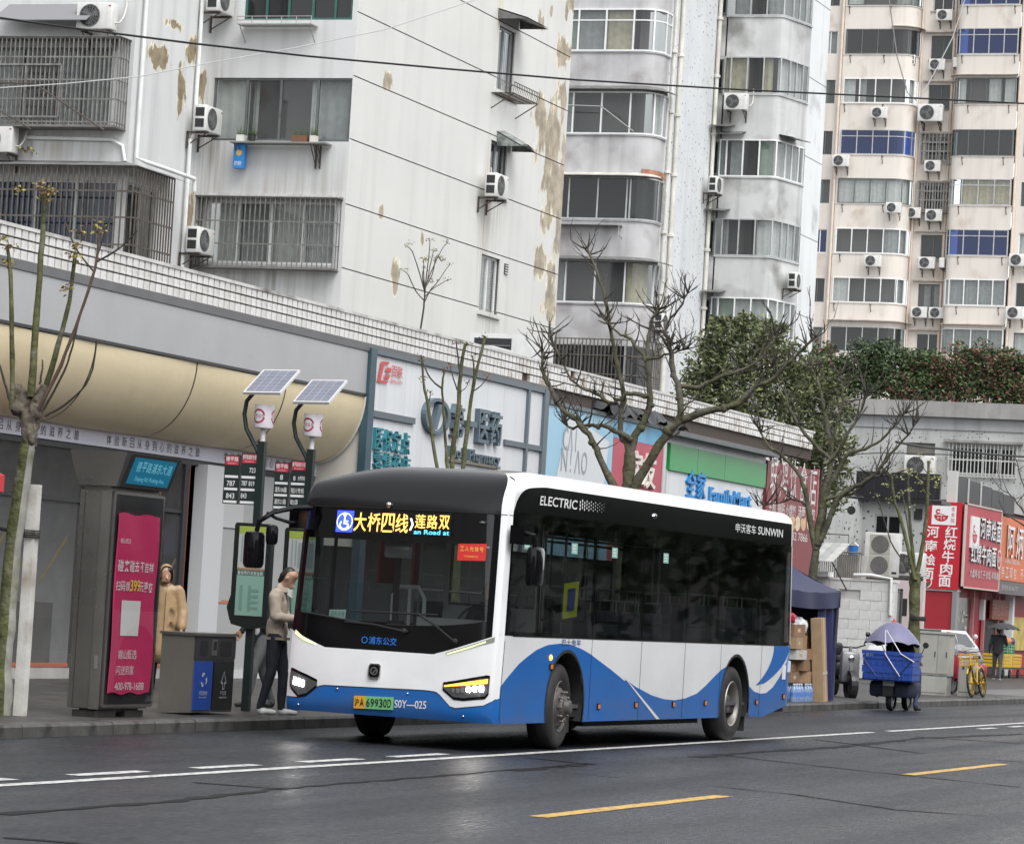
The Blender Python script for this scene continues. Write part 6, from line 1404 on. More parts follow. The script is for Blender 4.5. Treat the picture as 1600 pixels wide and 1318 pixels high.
# twin litter bin
t = T('litter_bin', 'grey steel twin litter bin with a blue recycling flap and a black flap', 'litter bin', (35.55, 16.66, PZ)); BLn, BDp = 1.12, .42
b = MB(); b.box(0, BLn, .012, BDp, .03, .90); b.build('body', mat('bin_steel', (.22, .205, .18), .45, .5, var=.12, vs=2), t)
b = MB(); b.box(-.02, BLn+.02, -.02, BDp+.02, .90, .93); b.build('top', STL, t)
b = MB(); b.box(.02, BLn-.02, -.006, .012, .64, .89); b.build('slot_panel', mat('bin_dark', (.035, .036, .04), .4), t)
for x0, x1, r in ((.12, .34, .5), (.66, .98, .3)):
    b = MB(); b.add([((x0+x1)/2+(x1-x0)/2*abs(cos(a))**r*(1 if cos(a) > 0 else -1), -.009, .755+.09*abs(sin(a))**r*(1 if sin(a) > 0 else -1)) for a in lin(0, 2*pi, 24)[:-1]], [tuple(range(24))]); b.build('slot', ACD, t)
b = MB(); b.box(.44, .56, -.02, -.006, .68, .86); a_ = b.build('ashtray', STL, t)
b = MB(); b.box(.46, .54, -.024, -.02, .74, .84); b.build('ashtray_hole', ACD, a_)
for x0, x1, m, w1, sym in ((.04, .5, mat('flap_blue', (.012, .06, .33), .4), '可回收物', 0), (.54, 1.08, mat('flap_black', (.012, .013, .013), .35), '干垃圾', 1)):
    b = MB(); b.box(x0, x1, -.008, .012, .06, .61); fl = b.build('flap', m, t)
    b = MB(); f = plane_fn((0, -.011, 0), (1, 0, 0), (0, 0, 1)); cx = (x0+x1)/2
    for k in range(3):
        a = pi/2+2*pi*k/3; p = [(cx+.085*cos(a+w_)*r, .40+.085*sin(a+w_)*r) for w_, r in ((-.25, .7), (-.15, 1), (.45, 1), (.35, .7))]
        if sym == 0: b.add([f(*q) for q in p], [(0, 1, 2, 3)]); q0 = (a+.75); b.add([f(cx+.10*cos(a+.35), .40+.1*sin(a+.35)), f(cx+.035*cos(a+.4), .40+.035*sin(a+.4)), f(cx+.075*cos(a+1.0), .40+.075*sin(a+1.0))], [(0, 1, 2)])
    if sym: b.grid([[f(cx, .50), f(cx-.08, .36), f(cx-.03, .36), f(cx-.03, .29)], [f(cx, .485), f(cx-.058, .372), f(cx-.018, .372), f(cx-.018, .29)]]); b.grid([[f(cx, .50), f(cx+.08, .36), f(cx+.03, .36), f(cx+.03, .29)], [f(cx, .485), f(cx+.058, .372), f(cx+.018, .372), f(cx+.018, .29)]]); b.add([f(cx-.03, .29), f(cx+.03, .29), f(cx+.03, .303), f(cx-.03, .303)], [(0, 1, 2, 3)])
    letters(b, w1, f, .055*len(w1), .05, 0, 0, cx-.0275*len(w1), .225); letters(b, 'Recyclable' if sym == 0 else 'Residual Waste', f, .2, .022, 0, 0, cx-.1, .19); b.build('flap_print', mat('print_pale', (.45, .5, .55), .5), fl)
# bus stop poles
POLE = mat('pole_green', (.012, .022, .02), .4, var=.2, vs=4)
def stop_pole(label, loc, lines, timetable):
    t = T('bus_stop_pole', label, 'bus stop', loc, 0, 'bus stop poles with solar panels')
    b = MB(); b.box(-.04, .04, -.045, .045, 0, 3.24); b.build('post', POLE, t)
    b = MB(); b.tube([(0, 0, 3.0), (.0, .07, 3.15), (0, .22, 3.38), (0, .26, 3.56), (0, .24, 3.72), (0, .15, 3.83)], .028, 8); b.build('arm', POLE, t, True)
    # panel: frame, cells
    M = Matrix.Translation((0, .09, 3.93)) @ Matrix.Rotation(radians(30), 4, 'Y') @ Matrix.Rotation(radians(-14), 4, 'X')
    M = Matrix.Translation((.1, -.03, 3.97)) @ Matrix.Rotation(radians(-27), 4, 'Y') @ Matrix.Rotation(radians(3), 4, 'Z')
    b = MB(); b.box(-.36, .36, -.24, .24, -.02, .012, 0, M); sp = b.build('solar_panel', mat('panel_frame', (.66, .66, .66), .35, .3), t)
    CEL = mat('solar_cell', (.16, .17, .215), .3, var=.12, vs=6)
    for i in range(6):
        for j in range(4):
            b = MB(); x, y = -.33+i*.11, -.22+j*.11; b.box(x+.003, x+.107, y+.003, y+.107, .0121, .0145, 0, M); b.build('solar_cell', CEL, sp)
    b = MB(); b.lathe([(.0, 3.24), (.032, 3.24), (.032, 3.42)], seg=12); b.lathe([(.0, 3.395), (.112, 3.40), (.118, 3.42), (.118, 3.66), (.112, 3.68), (0, 3.685)], (0, 0, 0), seg=28); dr = b.build('lamp_drum', mat('drum_white', (.68, .64, .68), .5), t, True, sharp=50)
    RDM = mat('drum_red', (.34, .03, .07), .5)
    for rot in (-.2, 1.95):
        b = MB(); f = lambda u, v, d=0: Vector((-.1195*cos(u/.118+rot), -.1195*sin(u/.118+rot), 3.54+v))
        for a0, a1 in ((.28, pi-.28), (pi+.28, 2*pi-.28)): b.grid([[f(r*cos(a), r*sin(a)) for a in lin(a0, a1, 14)] for r in (.066, .088)])
        letters(b, '上海公交', f, .17, .05, 0, 0, -.085, -.025, bold=.012); b.build('transit_emblem', RDM, dr)
    # two route boards hung beside the post, facing the traffic
    BRD = mat('board_dark', (.018, .028, .027), .4); HRD = mat('board_red', (.50, .035, .06), .45)
    for k, (y0, w_) in enumerate(((.47, .2), (.25, .215))):
        b = MB(); b.box(-.02, .02, y0-w_, y0, 2.47, 3.06+.03*k); bd = b.build('route_board', BRD, t)
        f = plane_fn((-.023, y0, 2.47), (0, -1, 0), (0, 0, 1)); H_ = .59+.03*k
        b = MB(); b.quad(f(.012, H_-.12), f(w_-.012, H_-.12), f(w_-.012, H_-.012), f(.012, H_-.012)); b.build('board_header', HRD, bd)
        b = MB(); f2 = plane_fn((-.026, y0, 2.47), (0, -1, 0), (0, 0, 1)); nm_ = ('德平路', '德平路浦东大道')[k]; cw = (w_-.034)/len(nm_)
        for i, ch in enumerate(nm_): letters(b, ch, f2, cw*.92, .055, 0, 0, .017+i*cw, H_-.075, bold=.012)
        letters(b, 'De ping Lu', f2, w_*.55, .02, 0, 0, w_*.22, H_-.11); b.build('header_print', PWH, bd)
        b = MB()
        for j, z in enumerate((.315, .165, .012)): b.quad(f(.012, z), f(w_-.012, z), f(w_-.012, z+.03), f(.012, z+.03))
        b.build('info_strip', PWH, bd)['kind'] = 'stuff'
        b = MB()
        for (st, u, v, w2, h2) in lines[k]: letters(b, st, f2, w2, h2, 0, 0, u, v, bold=.01)
        b.build('route_numbers', PWH, bd)
    # lower timetable case
    b = MB(); outl = [(-.25, .02), (-.22, -.05), (.02, -.10), (.22, -.06), (.245, 0), (.245, 1.14), (.225, 1.17), (-.225, 1.17), (-.245, 1.14), (-.245, .3), (-.29, .15)]
    b.prism([(-u, v) for u, v in outl], lambda u, v, d: Vector((-.10+d, u, 1.08+v)), .1); cs = b.build('timetable_case', mat('case_black', (.015, .018, .018), .3), t)
    f = plane_fn((-.103, .2, 1.12), (0, -1, 0), (0, 0, 1))
    def sheet(nm, u0, u1, v0, v1, c, off=0):
        b = MB(); ff = plane_fn((-.103-off, .2, 1.12), (0, -1, 0), (0, 0, 1)); b.quad(ff(u0, v0), ff(u1, v0), ff(u1, v1), ff(u0, v1)); return b.build(nm, mat(*c), cs)
    sheet('timetable_sheet', .02, .38, .02, .5, ('sheet_mint', (.30, .50, .42), .3)); sheet('timetable_sheet', .02, .38, .5, .565, ('sheet_deep_green', (.05, .17, .13), .3)); sheet('timetable_sheet', .02, .38, .565, .59, ('sheet_tan', (.45, .25, .15), .3)); sheet('timetable_sheet', .02, .38, .59, 1.06, ('sheet_white', (.58, .62, .60), .3)); sheet('timetable_sheet', .02, .38, 1.0, 1.09, ('sheet_lime', (.42, .52, .10), .3), .002)
    b = MB(); ff = plane_fn((-.107, .2, 1.12), (0, -1, 0), (0, 0, 1))
    for i, ch in enumerate('看信号灯走安全路'): letters(b, ch, ff, .038, .045, 0, 0, .03+i*.042, .508, bold=.012)
    b.build('slogan_print', PWH, cs)
    b = MB()
    for u in (.06, .11): b.quad(ff(u, .66), ff(u+.02, .66), ff(u+.02, .98), ff(u, .98))
    b.quad(ff(.15, .64), ff(.36, .64), ff(.36, .95), ff(.15, .95)); b.build('timetable_print', mat('print_mid', (.36, .40, .41), .5), cs)['kind'] = 'stuff'
    b = MB(); b.box(-.1065, -.106, -.02, .02, 1.2, 1.5)
    for k in range(4): b.quad(ff(.2, .1+k*.07), ff(.32, .1+k*.07), ff(.32, .13+k*.07), ff(.2, .13+k*.07))
    b.quad(ff(.07, .08), ff(.11, .08), ff(.11, .38), ff(.07, .38)); b.build('drawing', mat('print_sage', (.2, .36, .31), .5), cs)['kind'] = 'stuff'
    b = MB(); b.quad((-.1095, .2, 1.12), (-.1095, -.2, 1.12), (-.1095, -.2, 2.22), (-.1095, .2, 2.22)); b.build('case_glass', glass('case_glass', (.92, .92, .92), .03), cs)
    return t
stop_pole('bus stop pole nearest the litter bin, showing routes 787 and 843', (37.98, 17.08, PZ), ([('787', .045, .215, .11, .065), ('843', .045, .065, .11, .065)], [('723', .115, .385, .08, .06), ('787', .02, .225, .075, .06), ('819', .115, .225, .075, .06), ('843', .02, .075, .075, .06)]), 0)
stop_pole('bus stop pole right behind the bus front, showing route 8', (39.52, 17.1, PZ), ([('8', .08, .37, .04, .065), ('浦东106路', .02, .215, .16, .07), ('浦东21路', .02, .065, .16, .07)], [('8', .04, .37, .03, .055), ('大桥四线', .1, .37, .1, .06), ('陆川专线', .02, .21, .175, .07), ('陆21路', .02, .065, .1, .07)]), 0)
# stake beside the first tree and its tie
t = T('tree_stake', 'white painted concrete stake tied to the mossy tree at the left edge', 'stake', (32.3, 17.1, PZ))
b = MB(); b.box(-.055, .055, -.055, .055, 0, 2.42); b.build('post', mat('stake_white', (.56, .55, .52), .8, var=.15, vs=5, dark=((.20, .15, .09), .4, 2.5), bump=.4, bs=30), t)
b = MB()
for k in range(4): b.lathe([(.085, 1.86+k*.022), (.095, 1.868+k*.022), (.085, 1.876+k*.022)], seg=12)
b.tube([(0, .08, 1.9), (-.02, .30, 1.93), (0, .42, 1.95)], .022, 6); b.build('strap', RUB, t)
# red gazebo corner at the left edge
t = T('red_parasol', 'edge of a red market parasol in front of the dark shop window', 'parasol', (40.3, 22.2, PZ)); c = onx(8, 722, 40.3)
b = MB(); ctr = Vector((0, .72, c.z-PZ+.28)); n = 8; R_ = 1.0
ring = [Vector((R_*cos(2*pi*(i+.5)/n), .72+R_*sin(2*pi*(i+.5)/n), c.z-PZ-.16)) for i in range(n)]
for i in range(n): b.add([ctr, ring[i], ring[(i+1) % n], ring[(i+1) % n]-Vector((0, 0, .22)), ring[i]-Vector((0, 0, .22))], [(0, 1, 2), (1, 4, 3, 2)])
b.build('canopy', mat('parasol_red', (.50, .04, .05), .6), t); b = MB(); b.tube([(0, .72, 0), (0, .72, ctr.z)], .025); b.build('pole', STL, t)
# ---------------- trees ----------------
BARK = mat('bark_moss', (.075, .072, .040), .85, var=.55, vs=5, bump=1, bs=14, bd=.03, dark=((.11, .105, .09), .5, 3), streak=.4); BARKG = mat('bark_green', (.082, .088, .032), .85, var=.55, vs=5, bump=1, bs=14, bd=.03, dark=((.16, .15, .115), .35, 3.2), streak=.5); TWG = mat('twig_dark', (.05, .042, .033), .85, var=.3, vs=6); TWR = mat('twig_red', (.10, .065, .05), .8, var=.3, vs=6)
BUD = [mat('bud_olive', (.24, .20, .05), .6, var=.3, vs=9), mat('bud_yellow', (.34, .29, .08), .6), mat('bud_brown', (.16, .10, .05), .7)]
BUDP = [mat('bud_rose', (.16, .08, .065), .7), BUD[2], mat('bud_sage', (.15, .14, .08), .7)]
def limb(b, pts, r0, r1, rng, seg=8, wob=.02, sub=4):
    """smooth tapering limb through given points"""
    P = [Vector(p) for p in pts]; out = []; n = len(P)
    for i in range(n-1):
        a, p, q, c = P[max(i-1, 0)], P[i], P[i+1], P[min(i+2, n-1)]
        for k in range(sub):
            t = k/sub; out.append(.5*((2*p)+(q-a)*t+(2*a-5*p+4*q-c)*t*t+(3*p-a-3*q+c)*t**3)+Vector((rng.uniform(-1, 1), rng.uniform(-1, 1), rng.uniform(-1, 1)))*wob)
    out.append(P[-1]); m = len(out)
    rs = [(r0+(r1-r0)*i/(m-1))*rng.uniform(.9, 1.12) for i in range(m)]
    b.tube(out, rs, seg); limb.rs = rs; return out
def twigs(b, p, d, L_, r, rng, depth=2, up=.35, tips=None):
    n = max(3, int(L_/.16)); q = Vector(p); d = Vector(d).normalized(); pts = [q.copy()]
    for i in range(n):
        d = (d+Vector((rng.uniform(-.22, .22), rng.uniform(-.22, .22), rng.uniform(-.12, .22)+up*.16))).normalized(); q = q+d*(L_/n); pts.append(q.copy())
        if depth > 0 and i > 0 and rng.random() < .5:
            s = (d+Vector((rng.uniform(-1, 1), rng.uniform(-1, 1), rng.uniform(-.2, .8)))*.8).normalized(); twigs(b, q, s, L_*rng.uniform(.3, .65), r*.6, rng, depth-1, up, tips)
    b.tube(pts, [r*(1-.7*i/n) for i in range(n+1)], 4 if r < .02 else 5, caps=False)
    if tips is not None: tips.append(q)
def tree(label, base, grp, name='street_tree'): return T(name, label, 'tree', base, 0, grp)
def PXT(x, rng=None, dx=0): return lambda px, py: (lambda p: Vector((x+dx, p.y, p.z)))(onx(px, py, x+dx))
GT = 'bare plane trees along the kerb'
def clus(tips, r, n, size, mats, parent, seed, name='bud_cluster'):
    rng = random.Random(seed); pts = []
    for p in tips:
        for _ in range(n): pts.append(Vector(p)+Vector((rng.gauss(0, 1), rng.gauss(0, 1), rng.gauss(0, .6)))*r)
    o = leafmesh(name, pts, size, mats, parent, seed, .55, .1); o['kind'] = 'stuff'; return o
def sub_(pts, base): return [Vector(p)-Vector(base) for p in pts]
# first tree: mossy pollard at the left edge
base = (32.15, 17.28, PZ); t = tree('mossy pollarded tree tied to the white stake at the left edge', base, GT); rng = random.Random(11); f = PXT(32.15)
b = MB(); limb(b, sub_([f(3, 1122), f(5, 1050), f(10, 983), f(21, 851), f(39, 725), f(47, 675)], base), .098, .082, rng, 14, .004)
PALE = mat('bark_pale', (.27, .265, .235), .85, var=.3, vs=5, dark=((.12, .12, .06), .4, 4)); tr = b.build('trunk', [BARKG, PALE], t, True, sharp=75)
for p in tr.data.polygons: p.material_index = 1 if p.normal.y < -.35+.25*sin(p.center.z*7) and p.normal.x > -.85 else 0
rr = random.Random(5); V0 = Vector(base); pk = []
for px, py, r, qx, qy, r2 in ((47, 690, .085, 45, 655, .10), (44, 660, .09, 32, 618, .07), (32, 630, .075, 27, 606, .05), (48, 655, .085, 60, 618, .06), (60, 625, .06, 66, 606, .04), (45, 650, .08, 47, 628, .05), (38, 650, .075, 33, 640, .085), (54, 648, .07, 58, 640, .072), (46, 675, .095, 46, 665, .10)):
    dx = rr.uniform(-.06, .06); pk.append((f(px, py)-V0, r*.95, f(qx, qy)-V0+Vector((dx, 0, 0)), r2, 0))
fuse(pk, 'pollard_head', mat('bark_knot', (.10, .085, .065), .9, var=.5, vs=6, bump=1, bs=14, bd=.03), t, .018, 1, .04, 3)
stems = [([(18, 640), (19, 560), (16, 430), (12, 385)], .032, BARKG), ([(48, 620), (55, 520), (64, 400), (70, 305)], .042, BARKG), ([(65, 625), (85, 560), (108, 470), (118, 395)], .034, BARKG), ([(60, 640), (95, 570), (125, 490), (148, 420), (155, 360)], .022, TWR), ([(68, 640), (100, 580), (116, 530), (122, 505)], .014, TWG), ([(15, 625), (5, 590), (-4, 560)], .016, TWG), ([(62, 600), (66, 575), (66, 562)], .012, TWG), ([(70, 650), (110, 625), (140, 590), (152, 530)], .013, TWG), ([(148, 425), (120, 390), (100, 340), (98, 310)], .011, TWG), ([(150, 410), (190, 385), (215, 360)], .012, TWG), ([(152, 400), (168, 350), (175, 330)], .009, TWG)]
tips = []
for k, (P, r, m) in enumerate(stems):
    b = MB(); g = PXT(32.15, None, (k % 3-1)*.12); q = sub_([g(*p) for p in P], base); limb(b, q, r, r*.55, rng, 7, .004); b.build('branch', m, t, True, sharp=80)
    if k < 4: tips.append(q[-1])
for px, py in ((6, 372), (14, 412), (70, 292), (80, 300), (62, 288), (72, 312), (120, 385), (118, 402), (126, 362), (155, 350), (105, 450), (42, 235), (30, 295), (12, 410)): tips.append(f(px, py)-Vector(base))
clus(tips, .035, 26, .045, BUD, t, 3)
# second tree: four straight shoots behind the bus
base = (45.0, 17.2, PZ); t = tree('slim pollard with four straight green shoots in front of the pharmacy sign', base, GT); rng = random.Random(21); f = PXT(45.0)
b = MB(); limb(b, sub_([f(706, 1040), f(708, 900), f(712, 790)], base), .11, .10, rng, 10, .005); b.build('trunk', BARKG, t, True, sharp=70)
tips = []
for k, (P, r, m) in enumerate([([(700, 800), (681, 720), (670, 640), (662, 600), (659, 560)], .028, BARKG), ([(706, 800), (698, 720), (694, 650), (691, 607), (694, 580)], .026, BARKG), ([(712, 800), (706, 720), (716, 640), (719, 590), (725, 545), (731, 536)], .038, BARKG), ([(718, 800), (724, 720), (734, 640), (742, 590), (752, 550), (758, 525)], .034, BARKG), ([(691, 607), (676, 595), (664, 575), (658, 556)], .014, TWG), ([(719, 590), (716, 560), (713, 535)], .018, TWG), ([(741, 600), (740, 570), (738, 555)], .016, TWG), ([(738, 612), (752, 602), (762, 588)], .010, TWG), ([(715, 610), (708, 590), (703, 570)], .012, TWG), ([(719, 612), (727, 606), (731, 598)], .008, TWG), ([(663, 602), (662, 592), (661, 590)], .01, TWG), ([(670, 630), (673, 614), (672, 612)], .008, TWG)]):
    b = MB(); g = PXT(45.0, None, (k % 4-1.5)*.08); q = sub_([g(*p) for p in P], base); limb(b, q, r, r*.5, rng, 7, .004); b.build('branch', m, t, True, sharp=80); tips.append(q[-1])
clus(tips, .03, 16, .04, BUDP, t, 5)
# the two big bare trees
def big(label, base, limbs, trunk, seed, dens, rad, grp=GT, twl=(.35, 1.0)):
    t = tree(label, base, grp); rng = random.Random(seed); f = PXT(base[0]); tr_ = MB(); limb(tr_, sub_([f(*p) for p in trunk], base), rad, rad*.6, rng, 12, .01); tr_.build('trunk', BARK, t, True, sharp=70)
    tw = MB(); tips = []
    for k, (P, r0, r1) in enumerate(limbs):
        b = MB(); dxs = rng.uniform(-.5, .5); n = len(P); q = []
        for i, p in enumerate(P):
            g = PXT(base[0], None, dxs*i/n); q.append(g(*p)-Vector(base))
        out = limb(b, q, r0*.84, r1*.75, rng, 8, .022)
        for p in out[::3]:
            if rng.random() < .5: i = out.index(p); b.ball(p+Vector((0, rng.uniform(-.4, .4), rng.uniform(-.4, .4)))*limb.rs[i], limb.rs[i]*rng.uniform(1.0, 1.3), 7, 5, sc=(1, rng.uniform(.8, 1.2), rng.uniform(.8, 1.3)))
        b.build('branch', BARK, t, True, sharp=80)
        m = len(out)
        for i in range(int(m*.3), m):
            for _ in range(dens if i < m-3 else dens+4):
                if rng.random() < .8:
                    d = Vector((rng.uniform(-.8, .8), rng.uniform(-.9, .9), rng.uniform(-.1, 1.2))); twigs(tw, out[i], d, rng.uniform(*twl), rng.uniform(.010, .021), rng, 1 if rng.random() < .6 else 2, .4, tips)
    o = tw.build('twigs', TWG, t); o['kind'] = 'stuff'; return t
big('big bare plane tree with crooked mossy limbs rising behind the bus roof', (52.7, 17.3, PZ), [
    ([(972, 810), (962, 765), (938, 718), (925, 688), (902, 656), (880, 640), (862, 612), (850, 580), (846, 545)], .085, .03), ([(980, 770), (984, 705), (968, 666), (974, 610), (962, 560), (952, 500), (938, 440), (918, 388)], .075, .022), ([(981, 760), (988, 695), (1012, 645), (1014, 600), (1010, 550), (1018, 505), (1028, 482)], .085, .03),
    ([(974, 815), (1000, 745), (1040, 682), (1062, 655), (1060, 610), (1050, 565), (1046, 535)], .10, .05), ([(1056, 660), (1105, 642), (1150, 632), (1172, 612), (1205, 590), (1240, 560), (1275, 525)], .08, .022), ([(1060, 600), (1090, 605), (1120, 590), (1165, 575), (1200, 545), (1215, 520)], .05, .018),
    ([(985, 686), (950, 668), (920, 665), (895, 668), (880, 660)], .05, .018), ([(1014, 618), (985, 615), (960, 628), (930, 615), (900, 600), (875, 560), (858, 520)], .05, .015), ([(1010, 560), (985, 530), (965, 520), (940, 495)], .04, .014), ([(1048, 540), (1040, 510), (1060, 480), (1075, 455)], .035, .012), ([(1012, 560), (1040, 555), (1075, 545)], .035, .012)],
    [(968, 1040), (970, 900), (975, 800), (982, 745), (984, 705)], 31, 1, .145, GT, (.18, .55))
big('bare tree with a dense tangle of branches in front of the wine red sign', (64.3, 17.3, PZ), [
    ([(1274, 870), (1262, 790), (1250, 745), (1225, 715), (1200, 695), (1180, 660)], .07, .02), ([(1276, 860), (1284, 790), (1298, 720), (1292, 660), (1282, 610), (1270, 570)], .09, .02), ([(1280, 850), (1310, 780), (1345, 755), (1372, 735), (1400, 700), (1432, 660)], .07, .015), ([(1284, 790), (1320, 715), (1352, 700), (1385, 680), (1415, 645)], .06, .014),
    ([(1296, 720), (1325, 680), (1345, 640), (1352, 610)], .05, .014), ([(1298, 715), (1260, 680), (1235, 640), (1220, 600), (1205, 570)], .05, .012), ([(1290, 780), (1330, 770), (1360, 748), (1385, 742)], .045, .014), ([(1262, 790), (1240, 780), (1215, 785), (1185, 790)], .03, .01), ([(1300, 700), (1310, 650), (1318, 620), (1312, 585)], .04, .012)],
    [(1262, 1080), (1265, 980), (1268, 920), (1275, 860)], 47, 1, .125, GT, (.2, .65))
# last pollard by the cabinet
base = (74.0, onx(1428, 1085, 74).y, PZ); t = tree('young pollard with sprouting shoots between the blue crate and the grey cabinet', base, GT); rng = random.Random(51); f = PXT(74.0)
b = MB(); limb(b, sub_([f(1427, 1085), f(1428, 1000), f(1429, 930), f(1430, 895)], base), .13, .125, rng, 10, .006); b.build('trunk', BARKG, t, True, sharp=70)
b = MB(); b.lathe([(.17, 1.62), (.18, 1.66), (.17, 1.72)], seg=14); b.build('tie', RUB, t)
tips = []
for k, (P, r, m) in enumerate([([(1430, 905), (1426, 890), (1409, 815), (1398, 783), (1393, 742)], .05, BARKG), ([(1431, 905), (1438, 870), (1447, 815), (1450, 770), (1451, 720)], .055, BARKG), ([(1430, 900), (1426, 860), (1423, 830), (1419, 762), (1420, 735)], .045, BARKG), ([(1427, 905), (1410, 875), (1392, 845), (1370, 772)], .022, TWG), ([(1430, 890), (1418, 820), (1410, 770)], .025, BARKG), ([(1452, 790), (1462, 765), (1466, 745)], .015, TWG), ([(1397, 765), (1385, 750), (1380, 735)], .013, TWG), ([(1450, 740), (1440, 725), (1436, 712)], .012, TWG)]):
    b = MB(); g = PXT(74.0, None, (k % 3-1)*.15); q = sub_([g(*p) for p in P], base); limb(b, q, r, r*.5, rng, 7, .006); b.build('branch', m, t, True, sharp=80); tips.append(q[-1])
for px, py in ((1386, 758), (1410, 745), (1402, 775), (1424, 738), (1438, 755), (1444, 748), (1460, 748), (1466, 760), (1456, 735), (1443, 768), (1420, 765), (1390, 780), (1426, 795), (1432, 745), (1470, 755)): tips.append(f(px, py)-Vector(base))
clus(tips, .05, 16, .06, [mat('bud_spring', (.22, .27, .10), .6, var=.3, vs=9), BUD[1], mat('bud_pale', (.36, .38, .22), .6)], t, 9)
# twiggy tree at the right edge
base = (118, 24.0, PZ); t = tree('thin bare tree at the right edge above the orange sign', base, GT); rng = random.Random(61); f = PXT(118.0); b = MB(); limb(b, sub_([f(1632, 1040), f(1628, 900), f(1622, 820)], base), .14, .1, rng, 8, .02); b.build('trunk', BARK, t, True)
b = MB()
for P in ([(1622, 830), (1600, 800), (1580, 775), (1562, 762)], [(1622, 840), (1610, 790), (1596, 750), (1590, 725)], [(1624, 820), (1620, 770), (1612, 735)], [(1620, 835), (1590, 815), (1570, 805)]):
    q = sub_([f(*p) for p in P], base); out = limb(b, q, .04, .012, rng, 5, .03)
    for p in out[3:]:
        if rng.random() < .6: twigs(b, p, (rng.uniform(-.5, .5), rng.uniform(-.8, .8), rng.uniform(.1, 1)), rng.uniform(.4, .9), .015, rng, 2)
b.build('branches', TWG, t)['kind'] = 'stuff'
# weed tree on the roof in front of the blank gable
base = ony(655, 522, 24.2); base = (base.x, 24.2, 5.8); t = tree('spindly weed tree with small flower heads growing on the shop roof', base, None, 'roof_sapling'); rng = random.Random(71); f = lambda px, py: (lambda p: Vector(p)-Vector(base))(ony(px, py, 24.2))
b = MB(); tips = []
S_ = [[(655, 528), (662, 480), (664, 455), (670, 400), (672, 375)], [(663, 470), (650, 455), (638, 430), (630, 422)], [(664, 458), (655, 425), (645, 395), (640, 388), (636, 384)], [(664, 450), (675, 430), (682, 400), (690, 408), (692, 405)], [(662, 475), (672, 455), (686, 445), (700, 437)], [(664, 448), (678, 415), (690, 390), (700, 378)], [(663, 465), (675, 450), (684, 440), (694, 425), (703, 412)], [(663, 450), (662, 420), (662, 405)], [(668, 440), (672, 415), (678, 390)], [(664, 452), (660, 430), (663, 418)]]
for i, P in enumerate(S_): q = [f(*p) for p in P]; limb(b, q, .022 if i == 0 else .012, .007, rng, 5, .004, 3); tips.append(q[-1])
b.build('stem', TWG, t, True); tips += [f(*p) for p in ((641, 380), (665, 405), (678, 402), (690, 403), (676, 438))]; clus(tips, .04, 14, .045, [mat('head_sage', (.15, .17, .08), .7), BUD[0]], t, 13, 'flower_heads')
base2 = (base[0]-3.4, 24.0, 5.8); t = tree('low wispy weed on the shop roof left of the sapling', base2, None, 'roof_weed'); b = MB(); rng = random.Random(73)
for i in range(9): twigs(b, (rng.uniform(-.4, .4), rng.uniform(-.2, .2), 0), (rng.uniform(-.5, .5), rng.uniform(-.5, .5), 1), rng.uniform(.4, .75), .006, rng, 1)
b.build('stems', mat('stem_pale', (.2, .17, .14), .8), t)['kind'] = 'stuff'
# evergreen behind the end of the shop row
EVG = [leafmat('leaf_evergreen', (.12, .14, .065)), leafmat('leaf_deep', (.065, .085, .038)), leafmat('leaf_olive', (.19, .205, .095))]
def evergreen(label, X, blobs, seed, base, n=1.0):
    t = tree(label, base, None, 'evergreen_tree'); rng = random.Random(seed); pts = []; br = MB()
    for px, py, r in blobs:
        c = onx(px, py, X)-Vector(base); R_ = r/62
        c = c+Vector((rng.uniform(-.9, .9), 0, 0)); br.tube([Vector((0, 0, c.z*.45)), c*.75+Vector((0, 0, -.3)), c], [.07, .045, .02], 5)
        for _ in range(int(1500*n*R_**1.6)):
            v = Vector((rng.gauss(0, 1), rng.gauss(0, 1), rng.gauss(0, .85))).normalized()*R_*rng.uniform(.35, 1.08)**.7; pts.append(c+v)
    leafmesh('crown', pts, .185, EVG, t, seed, .36, .45); br.tube([(0, 0, 0), (.05, .05, 3), (0, 0, 7)], [.2, .17, .1], 8); br.build('trunk', BARK, t, True)
c = onx(1175, 620, 90); evergreen('dark evergreen tree with big glossy leaves behind the shop row', 90, [(1118, 540, 34), (1150, 525, 30), (1185, 520, 30), (1215, 530, 28), (1110, 585, 42), (1150, 575, 46), (1195, 568, 44), (1230, 565, 36), (1095, 630, 38), (1130, 640, 46), (1175, 625, 50), (1222, 615, 46), (1250, 590, 34), (1190, 670, 40), (1150, 690, 30), (1092, 595, 26), (1128, 512, 18), (1170, 508, 20)], 81, (c.x, c.y, PZ))
c = onx(1275, 680, 93); evergreen('second evergreen tree lower down beside the podium wall', 93, [(1270, 575, 28), (1295, 600, 30), (1268, 620, 38), (1300, 640, 36), (1262, 670, 42), (1300, 690, 38), (1250, 720, 40), (1290, 735, 42), (1318, 700, 26), (1250, 770, 40), (1295, 775, 36), (1240, 640, 34), (1262, 590, 24)], 83, (c.x, c.y, PZ), .9)
